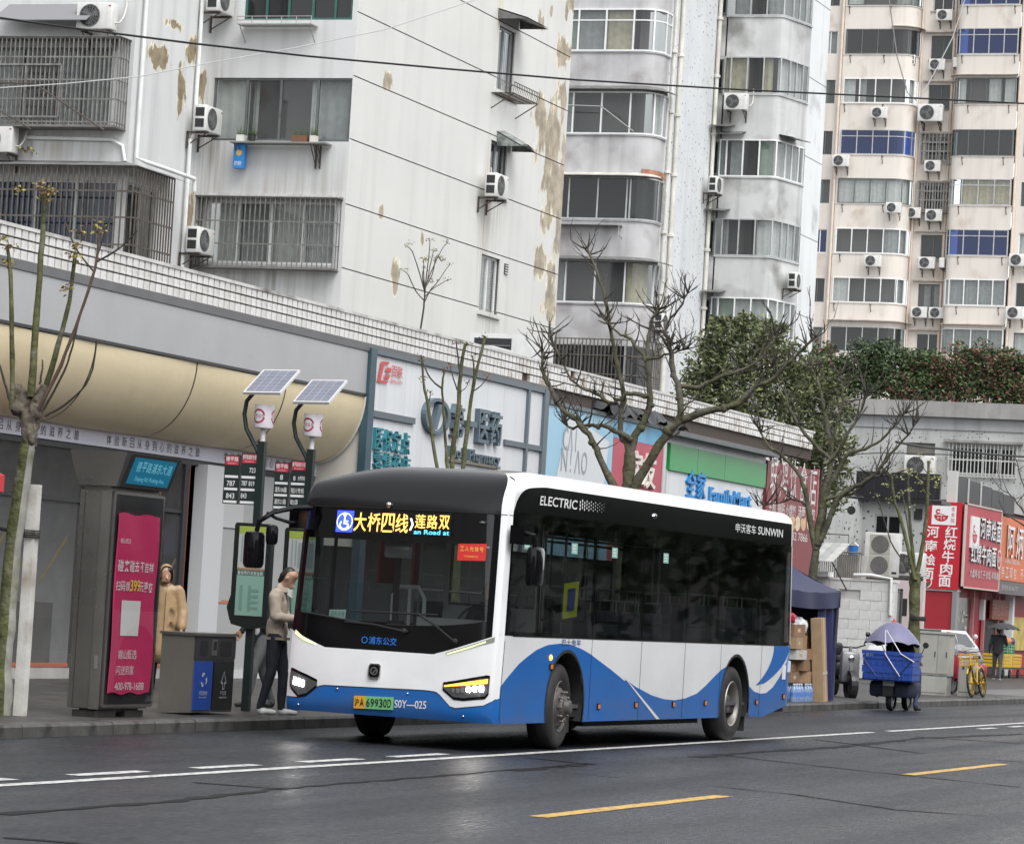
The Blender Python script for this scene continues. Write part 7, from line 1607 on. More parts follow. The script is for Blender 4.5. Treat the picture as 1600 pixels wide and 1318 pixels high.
# ---------------- overhead wires ----------------
def wire(label, pts, r, m, name='overhead_cable'):
    b = MB(); b.tube(pts, r, 5); tag(b.build(name, m, None, True), label, 'cable')
WK = mat('cable_black', (.012, .012, .012), .5); WGY = mat('cable_grey', (.42, .42, .42), .5)
def span(q, d0, d1, n=24):
    """points through picture spots, distance growing from d0 to d1"""
    out = []; x0, x1 = q[0][0], q[-1][0]
    for (a, c) in zip(q, q[1:]):
        for k in range(8):
            x = a[0]+(c[0]-a[0])*k/8; y = a[1]+(c[1]-a[1])*k/8; d = d0+(d1-d0)*(x-x0)/(x1-x0); out.append(CAMP+ray(x, y)*d)
    out.append(CAMP+ray(*q[-1])*d1); return out
wire('black overhead cable crossing the whole street scene', span([(-60, 20), (120, 45), (300, 68), (480, 88), (700, 108), (900, 125), (1150, 140), (1400, 152), (1660, 165)], 44, 62), .016, WK)
wire('thin pale wire rising to the right past the caged windows', span([(-40, 140), (100, 131), (216, 120), (330, 98), (460, 75), (600, 47), (760, -6)], 50, 60), .009, WGY)
wire('black cable over the noodle shop towards the bare tree', span([(1400, 690), (1440, 698), (1490, 703), (1550, 710), (1640, 716)], 90, 110), .035, WK)
wire('thin cable sagging in front of the concrete podium', span([(1280, 712), (1380, 707), (1480, 710), (1560, 716), (1640, 724)], 100, 112), .016, WK)
wire('grey wire hanging down the front of the cream tower', span([(1388, -8), (1402, 90), (1418, 145), (1432, 157)], 180, 180), .03, mat('cable_mid', (.2, .19, .18), .6)); wire('pale wire slanting between two balconies of the cream tower', span([(1510, -8), (1488, 60), (1462, 110), (1438, 154)], 180, 180), .03, WGY)
# ---------------- the far right: back yard, noodle shop, stalls ----------------
BW = T('block_wall', 'white painted block wall behind the scooter and the blue tent', 'wall', (93, 24.3, PZ))
WBK = mat('block_white', (.70, .70, .69), .7, var=.05, vs=2, dark=((.52, .52, .51), .2, .8), streak=.25, bump=.3, bs=12); y0, y1 = 25.3, 22.52; rng = random.Random(8)
b = MB(); b.box(93.04, 93.3, y1, y0, .1, 2.78); b.build('core', mat('mortar_grey', (.48, .48, .47), .9), BW, world=True)
hole = onx(1324, 935, 93); bm_ = {}
for r in range(10):
    z0 = .13+r*.268; off = .3 if r % 2 else 0; y = y0+off
    while y > y1:
        a, c = min(y, y0), max(y-.6, y1)
        if a-c > .04 and not (abs((a+c)/2-hole.y) < .3 and abs(z0+.13-hole.z) < .14):
            k = round(a-c, 2)
            if k not in bm_:
                b = MB(); b.box(0, .05, -k+.005, -.005, 0, .262); o = b.build('block', WBK, BW); bm_[k] = o.data; bpy.data.objects.remove(o)
            o = put('block', bm_[k], BW); o.location = (rng.uniform(-.006, .006), a-24.3, z0-PZ)
        y -= .6
b = MB(); b.box(92.98, 93.4, y1-.02, y0, 2.80, 2.86); b.build('coping', WBK, BW, world=True)
b = MB(); b.tube([(92.95, y0-1.6, 2.95), (92.95, y1+.7, 2.97), (92.95, y1+.12, 2.9), (92.95, y1+.1, 1.9)], .05, 8); b.build('rain_pipe', PIP, BW, True, True)
c = onx(1275, 925, 93); b = MB(); b.box(92.7, 93.3, c.y-.4, c.y+.75, 2.86, 3.0); b.build('lamp_shelf', PIP, BW, world=True)
t = T('yard_door', 'narrow grey yard door between the white block wall and the pale pink wall', 'door', (95, 23.0, PZ)); b = MB(); b.box(95, 95.08, 22.85, 23.3, .13, 2.6); b.build('leaf', mat('door_grey', (.33, .32, .31), .6, var=.15), t, world=True)
b = MB(); b.box(94.95, 95.1, 22.80, 22.84, .13, 2.66); b.box(94.95, 95.1, 22.80, 23.35, 2.61, 2.66); b.build('frame', mat('iron_dark', (.05, .05, .05), .6), t, world=True)
t = T('pink_wall', 'pale pink rendered wall beside the noodle shop', 'wall', (98, 23.3, PZ)); b = MB(); b.box(98, 98.3, 22.9, 23.9, .1, 2.95); b.build('render', mat('pink_render', (.56, .48, .475), .8, var=.06, vs=1), t, world=True)
c = onx(1412, 948, 98); b = MB(); b.box(97.99, 98.0, c.y-.1, c.y+.1, c.z-.25, c.z+.25); b.build('slot_window', ACD, t, world=True)
YH = T('yard_house', 'small two storey yard building of pebbled grey render with a black roof band', 'outbuilding', (100, 24, PZ)); SPK3 = speckle('yard_render', (.40, .41, .405), (.09, .085, .08), 9, .45, var=.14, vs=1, streak=.35)
wy0 = 25.32; w1 = onx(1367, 803, 100); w2 = onx(1407, 840, 100); op = (wy0-w1.y, wy0-w2.y, w2.z, w1.z)
wall(YH, 'wall', (100, wy0, 0), (0, -1, 0), 1.92, .1, 5.42, [op], SPK3); wall(YH, 'side_wall', (97.2, 26.3, 0), (2.8, -.98, 0), 2.97, .1, 5.3, [], SPK3)
window(YH, flatpath((100, wy0), (0, -1, 0), 1.92), *op, (1, 1), FAL, GLD, (), inset=-.06, room=.5)
for q in ((1331, 797), (1435, 803)):
    c = onx(*q, 98.7 if q[0] < 1400 else 100); b = MB(); x = c.x-.06; b.lathe([(.13, 0), (.0, .0)], (x, c.y, c.z), 'x', 12) if q[0] < 1400 else b.box(x, x+.05, c.y-.12, c.y+.12, c.z-.16, c.z+.16); b.build('vent_hole', ACD, YH, world=True)
BBD = mat('band_black', (.018, .018, .022), .4, var=.2); za = onx(1400, 778, 99.9).z; zb = onx(1400, 738, 99.9).z
for i in range(4):
    b = MB(); b.box(99.75, 99.9, wy0+.2-(i+1)*.64+.01, wy0+.2-i*.64, za, zb); b.build('band_panel', BBD, YH, world=True)
b = MB(); b.box(99.7, 101, 22.9, wy0+1, za-.12, za-.02); b.build('roof', BBD, YH, world=True)
p = onx(1357, 902, 99.3); t = T('twin_fan_unit', 'large white outdoor unit with two fans stacked, beside the small yard window', 'air conditioner', (99.4, (onx(1356, 880, 99.4).y+onx(1402, 880, 99.4).y)/2, onx(1378, 901, 99.4).z), -pi/2)
b = MB(); rbox(b, -.52, .52, -.2, .2, 0, 1.3, .03); b.build('casing', ACW, t, True)
for z in (.33, .95):
    b = MB(); b.box(-.36, .26, -.212, -.2, z-.29, z+.29); g_ = b.build('fan_panel', mat('ac_beige', (.42, .40, .36), .5), t)
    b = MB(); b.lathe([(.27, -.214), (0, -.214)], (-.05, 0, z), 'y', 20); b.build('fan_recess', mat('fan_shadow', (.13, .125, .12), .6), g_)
    b = MB(); 
    for r in (.08, .14, .2, .26): b.lathe([(r-.006, -.216), (r, -.222), (r+.006, -.216)], (-.05, 0, z), 'y', 20)
    b.build('fan_guard', ACG, g_)['kind'] = 'stuff'
b = MB()
for k in range(16): b.box(-.535, -.52, -.17, .17, .08+k*.075, .12+k*.075)
b.build('side_fin', ACW, t)['kind'] = 'stuff'
b = MB(); b.box(.33, .48, -.206, -.2, .1, .16); b.build('maker_plate', INK, t)
b = MB(); b.box(-.7, .7, -.3, .4, -.08, 0); b.build('bracket', IRON, t)
p = onx(1418, 905, 99.6); make_ac(.7, 'air conditioner unit half hidden by the pollard stems in the yard', (99.55, p.y, p.z+.1), -pi/2, 'air conditioner units on the shops', 0, 1.25)
t = T('black_awning', 'black sheet awning under the twin fan unit', 'awning', (98.8, 23.6, 3)); a_ = onx(1350, 905, 99.2); c = onx(1448, 905, 99.2); b = MB(); b.obox((98.4, c.y, a_.z-.35), (1.2, 0, .3), (0, a_.y-c.y, 0), (0, 0, .1)); b.build('sheet', mat('awning_black', (.03, .03, .03), .7), t, world=True)
t = T('yard_balcony', 'rusty railed balcony hung with odds and ends left of the twin fan unit', 'balcony', (96, 25.5, 3)); a_ = onx(1272, 880, 96); c = onx(1346, 880, 96); zr = onx(1310, 862, 96).z; zf = onx(1310, 905, 96).z
b = MB(); b.box(95.9, 97.5, c.y, a_.y, zf-.15, zf); b.build('slab', CON, t, world=True)
b = MB()
for z in (zr, zf+.05): b.tube([(95.95, a_.y, z), (95.95, c.y, z)], .025, 5)
b.tube([(95.95, a_.y, zr+.5), (95.95, c.y+.4, zr+.5), (95.95, c.y+.4, zr)], .022, 5)
n = 22
for i in range(n+1): y = a_.y+(c.y-a_.y)*i/n; b.tube([(95.95, y, zf), (95.95, y, zr)], .013, 4)
b.build('railing', mat('rail_rust', (.16, .14, .125), .7, var=.3), t, world=True)['kind'] = 'stuff'
b = MB(); b.box(96.0, 97, c.y+.1, c.y+.7, zf, zr-.06); b.build('storage_box', mat('box_grey', (.38, .37, .35), .7, var=.2), t, world=True)
p = onx(1328, 858, 95.9); t = T('blue_bucket', 'small blue bucket standing on the rusty balcony rail box', 'bucket', (96.3, p.y, zr-.06)); b = MB(); b.lathe([(0, 0), (.11, 0), (.15, .26), (.16, .27), (.14, .27), (.10, .02)], seg=14); b.build('pail', mat('bucket_blue', (.03, .16, .5), .4), t)
b = MB(); b.tube([(0, -.15, .26), (0, 0, .38), (0, .15, .26)], .008, 4); b.build('handle', CHR, t)
t = T('striped_awning', 'faded grey striped awning over the yard left of the balcony', 'awning', (92, 25.5, 3)); a_ = onx(1262, 862, 92.5); c = onx(1320, 880, 92.5)
for k in range(7):
    b = MB(); y = a_.y+.6-(a_.y+.6-c.y)*k/7; dy = (a_.y+.6-c.y)/7; b.obox((91.2, y-dy+.004, c.z-.0), (1.8, 0, .55), (0, dy-.008, 0), (0, 0, .02)); b.build('stripe', mat('stripe_%d' % (k % 2), ((.44, .44, .42), (.34, .35, .345))[k % 2], .7, var=.15), t, world=True)
b = MB(); b.tube([(91.3, c.y+.05, c.z), (93, c.y+.05, c.z-.7)], .02, 5); b.build('stay', IRON, t, world=True)

# noodle shop and the orange dumpling shop next door
NX, NY = 112.0, 25.0
NOO = T('noodle_shop', 'red noodle shop with a tall vertical sign and raised white characters', 'restaurant', (NX, NY, PZ))
RDS = mat('sign_red', (.46, .018, .032), .4, var=.04, vs=.8); RDD = mat('wall_red', (.34, .02, .03), .5, var=.08, vs=.8); RDF = mat('sign_red_faded', (.40, .045, .06), .45, var=.06, vs=.5); LWH = mat('letter_bright', (.74, .73, .73), .45)
wS = 1.42
b = MB(); b.box(NX, NX+.3, NY+.02, NY+wS, 2.92, 5.80); v_ = b.build('vertical_sign', RDS, NOO, world=True); MW[v_.name] = W(NOO)
b = MB(); b.box(NX+.1, NX+.4, NY+.06, NY+1.75, 1.05, 2.88); b.build('side_wall', RDD, NOO, world=True); b = MB(); b.box(NX+.05, NX+.45, NY+.02, NY+1.8, 2.86, 2.92); b.build('sign_ledge', PIP, NOO, world=True); b = MB(); b.box(NX+.14, NX+.4, NY+.1, NY+1.7, .1, 1.05); b.build('side_base', mat('base_grey', (.3, .29, .27), .7), NOO, world=True); b = MB(); b.box(NX+.03, NX+.42, NY+.05, NY+.2, .1, 2.9); b.build('corner_post', mat('corner_steel', (.33, .33, .33), .4, .5), NOO, world=True)
fN = plane_fn((NX-.004, NY+wS, 2.92), (0, -1, 0), (0, 0, 1))
b = MB(); f = fN; b.quad(f(.40, 2.12), f(1.22, 2.12), f(1.22, 2.76), f(.40, 2.76)); sg_ = b.build('sign_badge', LWH, v_, world=True)
def bowl(f, cx, cy, s, parent, m, nm='bowl_emblem'):
    b = MB(); b.add([f(cx+s*cos(a), cy+s*.8*sin(a)) for a in lin(pi, 2*pi, 14)]+[f(cx+s*1.05, cy+.04*s), f(cx-s*1.05, cy+.04*s)], [tuple(range(17))])
    fdisc(b, cx-s*.45, cy+s*.55, s*.16, s*.36, .3, 2*pi-.6, f, 12); b.grid([[f(cx-s*.9, cy+s*.12), f(cx-s*.2, cy+s*.34), f(cx+s*.5, cy+s*.12)], [f(cx-s*.9, cy+s*.05), f(cx-s*.2, cy+s*.24), f(cx+s*.5, cy+s*.05)]])
    o = b.build(nm, m, parent, world=True)
    b = MB(); f2 = lambda u, v, d=0: f(u, v, .004); fdisc(b, cx-.42*s, cy-.32*s, .09*s, .15*s, 0, 2*pi, f2, 10); fdisc(b, cx+.42*s, cy-.32*s, .09*s, .15*s, 0, 2*pi, f2, 10); b.grid([[f2(cx-.04*s, cy-.08*s), f2(cx-.04*s, cy-.6*s)], [f2(cx+.04*s, cy-.08*s), f2(cx+.04*s, cy-.6*s)]]); b.build('bowl_pattern', LWH, parent, world=True)
fN2 = lambda u, v, d=0: f(u, v, .004+d)
bowl(fN2, .72, 2.42, .24, v_, RDS)
b = MB()
for i, ch in enumerate('老会院'): letters(b, ch, fN2, .12, .15, 0, 0, 1.05, 2.58-i*.19)
b.build('badge_print', RDS, v_, world=True)
for col, st in ((.26, '河南烩面'), (.88, '红烧牛肉面')):
    for i, ch in enumerate(st):
        b = MB(); letters(b, ch, fN, .41, .385, 0, 0, col-i*.035, 1.68-i*.462 if len(st) == 4 else 1.70-i*.405, bold=.018); b.build('sign_character', LWH, v_, world=True)
b = MB(); letters(b, '24', fN, .30, .2, 0, 0, .04, .14, bold=.025); fdisc(b, .32, .21, .17, .2, -pi*.75, pi*.7, fN, 18); letters(b, '小时营业', fN, .28, .06, 0, 0, .16, .06); b.build('hours_mark', LWH, v_, world=True)
Xs = ony(1558, 850, NY).x
b = MB(); b.box(NX+.02, Xs, NY-.12, NY-.06, 3.05, 5.75); f_ = b.build('fascia_sign', RDF, NOO, world=True); MW[f_.name] = W(NOO)
b = MB()
for x0, x1, z0, z1 in ((NX, Xs, 5.75, 5.80), (NX, Xs, 3.0, 3.05), (NX, NX+.07, 3.0, 5.8), (Xs-.07, Xs, 3.0, 5.8)): b.box(x0, x1, NY-.15, NY-.07, z0, z1)
b.build('sign_border', mat('border_cream', (.55, .45, .40), .5), NOO, world=True)
fF = plane_fn((NX, NY-.12, 3.05), (1, 0, 0), (0, 0, 1)); WX = Xs-NX
bx = WX*.13; b = MB(); b.prism([(bx, 1.3), (bx+WX*.22, 1.3), (bx+WX*.22, 2.35), (bx, 2.35)], lambda u, v, d: fF(u, v, d), .06); b.build('sign_badge', LWH, f_, world=True)
bowl(lambda u, v, d=0: fF(u, v, .065+d), bx+WX*.09, 1.75, .36, f_, RDS)
for st, u0_, u1_, v0_, h in (('河南烩面', .37, .97, 1.55, .72), ('红烧牛肉面', .15, .86, .72, .66)):
    n = len(st)
    for i, ch in enumerate(st):
        b = MB(); letters(b, ch, fF, WX*(u1_-u0_)/n*.86, h, .07, 0, WX*(u0_+(u1_-u0_)*i/n), v0_+.12-.02*i, smi=1, bold=.01); b.build('sign_character', [LWH, mat('letter_side', (.10, .09, .10), .5)], f_, world=True)
b = MB(); fdisc(b, WX*.93, 1.05, .0, .3, 0, 2*pi, lambda u, v, d=0: fF(u, v, .06), 18); b.build('hours_disc', RDS, f_, world=True)
b = MB(); fdisc(b, WX*.93, 1.05, .27, .33, 0, 2*pi, lambda u, v, d=0: fF(u, v, .07), 18); letters(b, '24', lambda u, v, d=0: fF(u, v, .07), .36, .22, 0, 0, WX*.93-.18, .95, bold=.02); b.build('hours_mark', LWH, f_, world=True)
b = MB(); letters(b, '大盘鸡·拉条子·炒饭·羊肉串', lambda u, v, d=0: fF(u, v, .03), WX*.8, .3, 0, 0, WX*.16, .32, bold=.014); b.build('menu_lettering', mat('letter_silver', (.5, .45, .44), .45), f_, world=True)
b = MB(); b.box(NX+.4, Xs+12, NY+.55, NY+.65, .1, 3.0); b.build('shop_front', RDD, NOO, world=True)
for u0_, u1_ in ((1.3, 4.1),):
    b = MB(); b.box(NX+u0_, NX+u1_, NY+.5, NY+.545, .3, 2.7); d_ = b.build('glass_door', mat('door_glass', (.05, .055, .055), .1), NOO, world=True)
    b = MB(); rng = random.Random(4)
    for k in range(26):
        x, z = NX+u0_+.5+rng.uniform(0, u1_-u0_-1), rng.uniform(.7, 2.3); s = rng.uniform(.05, .14); b.box(x, x+s*2.5, NY+.485, NY+.495, z, z+s)
    b.build('door_print', mat('door_sticker', (.45, .45, .43), .5), d_, world=True)['kind'] = 'stuff'
for u in (.75, 1.2, 4.3, 6.1, 8.4):
    b = MB(); b.box(NX+u, NX+u+.16, NY+.4, NY+.5, .1, 3.0); b.build('door_post', mat('post_pinkish', (.42, .16, .17), .5), NOO, world=True)
b = MB(); b.box(NX+5.0, NX+5.3, NY+.2, NY+.35, 2.0, 2.7); b.build('hanging_lamp', mat('lamp_grey', (.4, .4, .4), .5), NOO, world=True)
b = MB(); b.box(NX+.4, Xs+14, NY+.65, NY+8, .1, 5.9); b.build('building', mat('noodle_block', (.2, .2, .2), .8), NOO, world=True)
for i in range(5):
    b = MB(); b.box(NX+.5+i*1.95, NX+.5+(i+1)*1.95-.05, NY+.4, NY+.5, 5.82, 6.72-.06*i); b.build('parapet_panel', BBD, NOO, world=True)
b = MB(); b.box(NX+.2, NX+.5, NY+.3, NY+.6, 5.8, 6.85); b.build('parapet_post', mat('post_concrete', (.5, .5, .48), .8), NOO, world=True)
for x in (NX+2.42, NX+4.4): b = MB(); b.box(x, x+.1, NY+.36, NY+.4, 5.82, 6.72); b.build('parapet_post', mat('post_concrete', (.5, .5, .48), .8), NOO, world=True)
b = MB(); b.box(NX+9, NX+14, NY+.5, NY+.7, 5.9, 6.6); b.build('roof_wall', SPK3, NOO, world=True)
DUM = T('dumpling_shop', 'orange fronted dumpling shop at the right edge with white characters', 'restaurant', (Xs+3, NY, PZ)); ORS = mat('sign_orange', (.62, .15, .05), .45, var=.05, vs=.6)
b = MB(); b.box(Xs+.06, Xs+9, NY-.14, NY, 3.42, 5.62); s_ = b.build('fascia_sign', ORS, DUM, world=True); MW[s_.name] = W(DUM); b = MB(); b.box(Xs+.06, Xs+9, NY-.14, NY, 2.95, 3.40); g_ = b.build('sign_base', mat('base_dark', (.13, .12, .12), .5), DUM, world=True); MW[g_.name] = W(DUM)
fO = plane_fn((Xs, NY-.14, 3.4), (1, 0, 0), (0, 0, 1))
for i, ch in enumerate('阿炳'):
    b = MB(); letters(b, ch, fO, 1.15, 1.12, .05, 0, .85+i*1.5, .82, smi=1, bold=.008); b.build('sign_character', [LWH, mat('letter_side_orange', (.25, .08, .04), .5)], s_, world=True)
b = MB()
for cv, ch in ((1.62, '包'), (.95, '点')): fdisc(b, 4.35, cv, .36, .42, 0, 2*pi, lambda u, v, d=0: fO(u, v, .01), 18); letters(b, ch, lambda u, v, d=0: fO(u, v, .01), .4, .36, 0, 0, 4.15, cv-.17)
letters(b, 'A BING TANG BAO', lambda u, v, d=0: fO(u, v, .01), 2.6, .16, 0, 0, .75, .62); b.build('sign_mark', LWH, s_, world=True)
b = MB()
for i, ch in enumerate('手工现包'): letters(b, ch, lambda u, v, d=0: fO(u, v, .01), .5, .36, 0, 0, .25+i*.68, .12)
for i, ch in enumerate('不用味精'): letters(b, ch, lambda u, v, d=0: fO(u, v, .01), .5, .36, 0, 0, 3.5+i*.68, .12)
b.build('slogan_lettering', LWH, s_, world=True)
b = MB(); letters(b, '服务热线:400-966-7777', lambda u, v, d=0: fO(u, v, .01), 2.8, .2, 0, 0, .4, -.32); b.build('phone_print', mat('letter_silver', (.5, .45, .44), .45), g_, world=True)
b = MB(); b.box(Xs+1.2, Xs+4, NY+.3, NY+.4, 2.05, 2.75); hb = b.build('hanging_board', mat('board_brown', (.22, .07, .05), .6), DUM, world=True); MW[hb.name] = W(DUM)
b = MB(); letters(b, '汤包馄饨', plane_fn((Xs+1.3, NY+.29, 2.2), (1, 0, 0), (0, 0, 1)), 2.4, .4, 0); b.build('board_print', mat('print_rose', (.4, .2, .18), .6), hb, world=True)
b = MB(); b.box(Xs+4.2, Xs+4.5, NY+.2, NY+.5, .1, 3.0); b.build('column', PIP, DUM, world=True)
b = MB(); b.box(Xs+.5, Xs+4.1, NY+.48, NY+.54, .1, 2.0); b.build('dark_doorway', ACD, DUM, world=True)
b = MB(); b.box(Xs+5, Xs+9, NY+.45, NY+.53, 1.0, 2.2); b.build('menu_board', mat('board_yellow', (.55, .42, .1), .5, var=.3, vs=3), DUM, world=True)
# vegetable crates in front
CRG = 'vegetable crates outside the dumpling shop'
def crate(label, loc, sx, sy, sz, m, rz=0, fill=None):
    t = T('plastic_crate', label, 'crate', loc, rz, CRG); b = MB(); b.box(0, sx, 0, sy, 0, .02)
    for k in range(4):
        z = .03+k*(sz-.06)/3.2; h = (sz-.06)/3.2*.72; b.box(0, sx, 0, .02, z, z+h); b.box(0, sx, sy-.02, sy, z, z+h); b.box(0, .02, .02, sy-.02, z, z+h); b.box(sx-.02, sx, .02, sy-.02, z, z+h)
    for x in lin(0, sx-.03, 4): b.box(x, x+.03, -.012, 0, 0, sz)
    b.box(-.02, sx+.02, -.02, .025, sz-.05, sz); b.box(-.02, sx+.02, sy-.025, sy+.02, sz-.05, sz); b.box(-.02, .025, .025, sy-.025, sz-.05, sz); b.box(sx-.025, sx+.02, .025, sy-.025, sz-.05, sz); b.build('shell', m, t)
    return t
q = onz(1590, 1049, PZ); CY = mat('crate_yellow', (.62, .40, .02), .4); CG = mat('crate_green', (.02, .18, .08), .4)
x0 = ony(1568, 1040, 24.0).x
t = T('stall_trolley', 'low trolley carrying the yellow crates', 'trolley', (x0+1.5, 24.0, .08)); b = MB(); b.box(-1.6, 4.5, 0, .8, .30, .36); b.build('deck', IRON, t)
for x in (-1.3, -.2, 1.2, 2.6):
    b = MB(); b.lathe([(.0, 0), (.14, 0), (.15, .02), (.14, .06), (0, .06)], (x, .02, .15), 'y', 14); b.build('wheel', RUB, t)
crate('yellow crate nearest the walking umbrella, on the low trolley', (x0, 24.0, .445), 1.4, .7, .42, CY); crate('yellow crate at the right edge of the picture, on the low trolley', (x0+1.5, 24.0, .445), 1.4, .7, .42, CY); crate('green crate on top of the yellow ones', (x0+.6, 24.05, .87), 1.3, .6, .36, CG)
t = T('cloth_bundle', 'bright pink and orange plastic bags heaped on the crates', 'bags', (x0+1.0, 24.3, 1.23)); rng = random.Random(5)
for i, (c_, n_) in enumerate((((.50, .06, .16), 'bag_pink'), ((.6, .22, .04), 'bag_orange'), ((.05, .05, .2), 'bag_navy'))):
    b = MB(); x = -.7+i*.8; fuse([((x+rng.uniform(-.3, .3), rng.uniform(-.2, .2), .08), .13, (x+rng.uniform(-.4, .6), rng.uniform(-.2, .2), .12), .1, 0) for _ in range(4)], 'bag', mat(n_, c_, .4), t, .04, 1, .04, i)

# ---------------- blue gazebo and its goods ----------------
TX0, TX1, TY0, TY1 = 60.6, 64.0, 16.55, 19.4
t = T('market_tent', 'navy blue gazebo tent with a hanging side curtain behind the bus', 'tent', (TX0, TY0, PZ)); NVY = mat('tent_navy', (.014, .017, .075), .6, var=.2, vs=1.2, bump=.3, bs=5); NVG = mat('tent_canopy', (.028, .033, .08), .6, var=.2, vs=1.0)
zt_ = ony(1300, 928, TY0).z; cx_, cy_ = (TX0+TX1)/2-.6, (TY0+TY1)/2; rng = random.Random(9); b = MB()
cor = [(TX0-1.0, TY0), (TX1, TY0), (TX1, TY1), (TX0-1.0, TY1)]
for i in range(4):
    (xa_, ya_), (xb_, yb_) = cor[i], cor[(i+1) % 4]; rows = []
    for k in range(9):
        s = k/8; rows.append([Vector((xa_+(xb_-xa_)*u+(cx_-xa_-(xb_-xa_)*u)*s, ya_+(yb_-ya_)*u+(cy_-ya_-(yb_-ya_)*u)*s, zt_+.06+1.05*s**1.25-.06*sin(pi*u)*(1-s)+rng.uniform(-.012, .012))) for u in lin(0, 1, 10)])
    b.grid(rows)
b.build('canopy', NVG, t, True, world=True, sharp=70)
b = MB()
for i in range(4):
    (xa_, ya_), (xb_, yb_) = cor[i], cor[(i+1) % 4]; b.grid([[Vector((xa_+(xb_-xa_)*u+.02*sin(u*21), ya_+(yb_-ya_)*u-.03*sin(u*17)*w_, zt_+.06-.06*sin(pi*u)-w_*.30)) for u in lin(0, 1, 24)] for w_ in (0, .5, 1)])
b.build('valance', NVG, t, True, world=True, sharp=70)
b = MB(); rows = []
for w_ in lin(0, 1, 6): rows.append([Vector((TX1-.0-.05*sin(u*30)*w_-.10*w_, TY0+.02+u*(TY1-TY0), zt_-.15-(zt_-.2)*w_)) for u in lin(0, 1, 40)])
b.grid(rows); rows = []
for w_ in lin(0, 1, 6): rows.append([Vector((TX1-1.4+u*1.43, TY0+.06+.06*sin(u*16)*(.4+w_), zt_-.15-(zt_-.2)*w_+.02*sin(u*9))) for u in lin(0, 1, 30)])
b.grid(rows); rows = []
for w_ in lin(0, 1, 4): rows.append([Vector((TX0-1+u*(TX1-TX0+1), TY1-.05+.05*sin(u*40)*w_, zt_-.15-(zt_-.2)*w_)) for u in lin(0, 1, 40)])
b.grid(rows); b.build('curtain', NVY, t, True, world=True, sharp=70)
for i, (x, y) in enumerate(cor): b = MB(); b.box(x-.02-.03*(i in (1, 2)), x+.02-.03*(i in (1, 2)), y+.03, y+.06, PZ, zt_); b.build('leg', STL, t, world=True)
CB = [mat('carton_brown_%d' % i, c_, .8, var=.1, vs=6) for i, c_ in enumerate(((.30, .19, .11), (.24, .145, .085), (.36, .25, .15), (.5, .48, .45)))]
def carton(label, x, y, z, sx, sy, sz, k, rz=0, tape=True):
    t = T('cardboard_box', label, 'box', (x, y, z), rz, 'parcels piled under the blue tent'); b = MB(); b.box(0, sx, 0, sy, 0, sz); b.build('carton', CB[k], t)
    if tape: b = MB(); b.box(-.003, sx+.003, sy*.42, sy*.58, sz-.06, sz+.003); b.box(sx*.3, sx*.55, -.004, 0, sz*.35, sz*.65); b.build('tape', mat('parcel_tape', (.5, .42, .3), .4), t)
def zz(py): return ony(1260, py, 16.5).z
X0 = ony(1243, 1050, 16.5).x
for i, (dx, z, sx, sz, k, lb) in enumerate(((0, .45, .75, .24, 1, 'brown cardboard box right on the water bottles, left one'), (.62, .45, .95, .26, 0, 'brown cardboard box right on the water bottles, right one'), (.05, .70, .8, .26, 0, 'cardboard box in the second layer with tan sides, left'), (.75, .72, .9, .27, 1, 'cardboard box in the second layer, darker, right'), (.1, .98, .9, .22, 3, 'white topped carton in the middle of the parcel pile'), (.9, .98, .7, .25, 1, 'cardboard box beside the white topped carton'), (0, 1.22, .6, .27, 2, 'light brown cardboard box in the fourth layer, left'), (.6, 1.23, .85, .3, 0, 'cardboard box in the fourth layer behind the long tube'), (.05, 1.5, .75, .28, 1, 'topmost brown cardboard box under the red bag'))):
    carton(lb, X0+dx*.8+random.uniform(-.05, .08), 16.5+random.uniform(0, .16), (z-.45)*.8+.47, sx*random.uniform(.68, .92), .5, sz*.8, k, random.uniform(-.25, .25), i % 2 == 0)
t = T('long_parcel', 'long brown taped parcel standing upright at the tent corner', 'parcel', (X0+1.42, 16.38, PZ), 0, None, 1, (radians(-4), radians(-3), 0)); b = MB(); b.box(-.16, .16, -.1, .1, 0, 1.55); b.build('carton', CB[2], t); b = MB(); b.box(-.165, .165, -.105, -.1, .5, .55); b.box(-.02, .02, -.104, -.1, 0, 1.55); b.build('tape', mat('parcel_tape', (.5, .42, .3), .4), t)
t = T('flat_parcel', 'flat brown parcel leaning behind the long upright one', 'parcel', (X0+2.0, 16.78, PZ), 0, None, 1, (radians(-6), 0, 0)); b = MB(); b.box(-.25, .25, -.06, .06, 0, 1.5); b.build('carton', CB[0], t); b = MB(); b.box(-.255, .255, -.065, -.06, .75, .82); b.build('tape', mat('parcel_tape', (.5, .42, .3), .4), t)
WTR = glass('bottle_plastic', (.75, .82, .95), .05, body=(.35, .5, .75), bodyf=.5)
for i, lb in enumerate(('shrink wrapped pack of water bottles at the foot of the parcels, by the bus tail', 'shrink wrapped pack of water bottles at the foot of the parcels, by the long parcel')):
    t = T('water_pack', lb, 'water bottles', (X0-.05+i*.8, 16.45, PZ), 0, 'packs of water bottles'); first = None
    for k in range(8):
        if first is None:
            b = MB(); b.lathe([(0, 0), (.055, 0), (.06, .03), (.06, .2), (.045, .25), (.022, .285), (.022, .305)], seg=10); b.lathe([(.024, .305), (.024, .33), (0, .33)], seg=8, mi=1); b.lathe([(.0605, .09), (.0605, .17)], seg=10, mi=2); first = b.build('bottle', [WTR, PIP, mat('bottle_label', (.10, .2, .5), .5)], t, True); o = first
        else: o = put('bottle', first.data, t)
        o.location = (.07+.17*(k % 4), .07+.17*(k//4), 0)
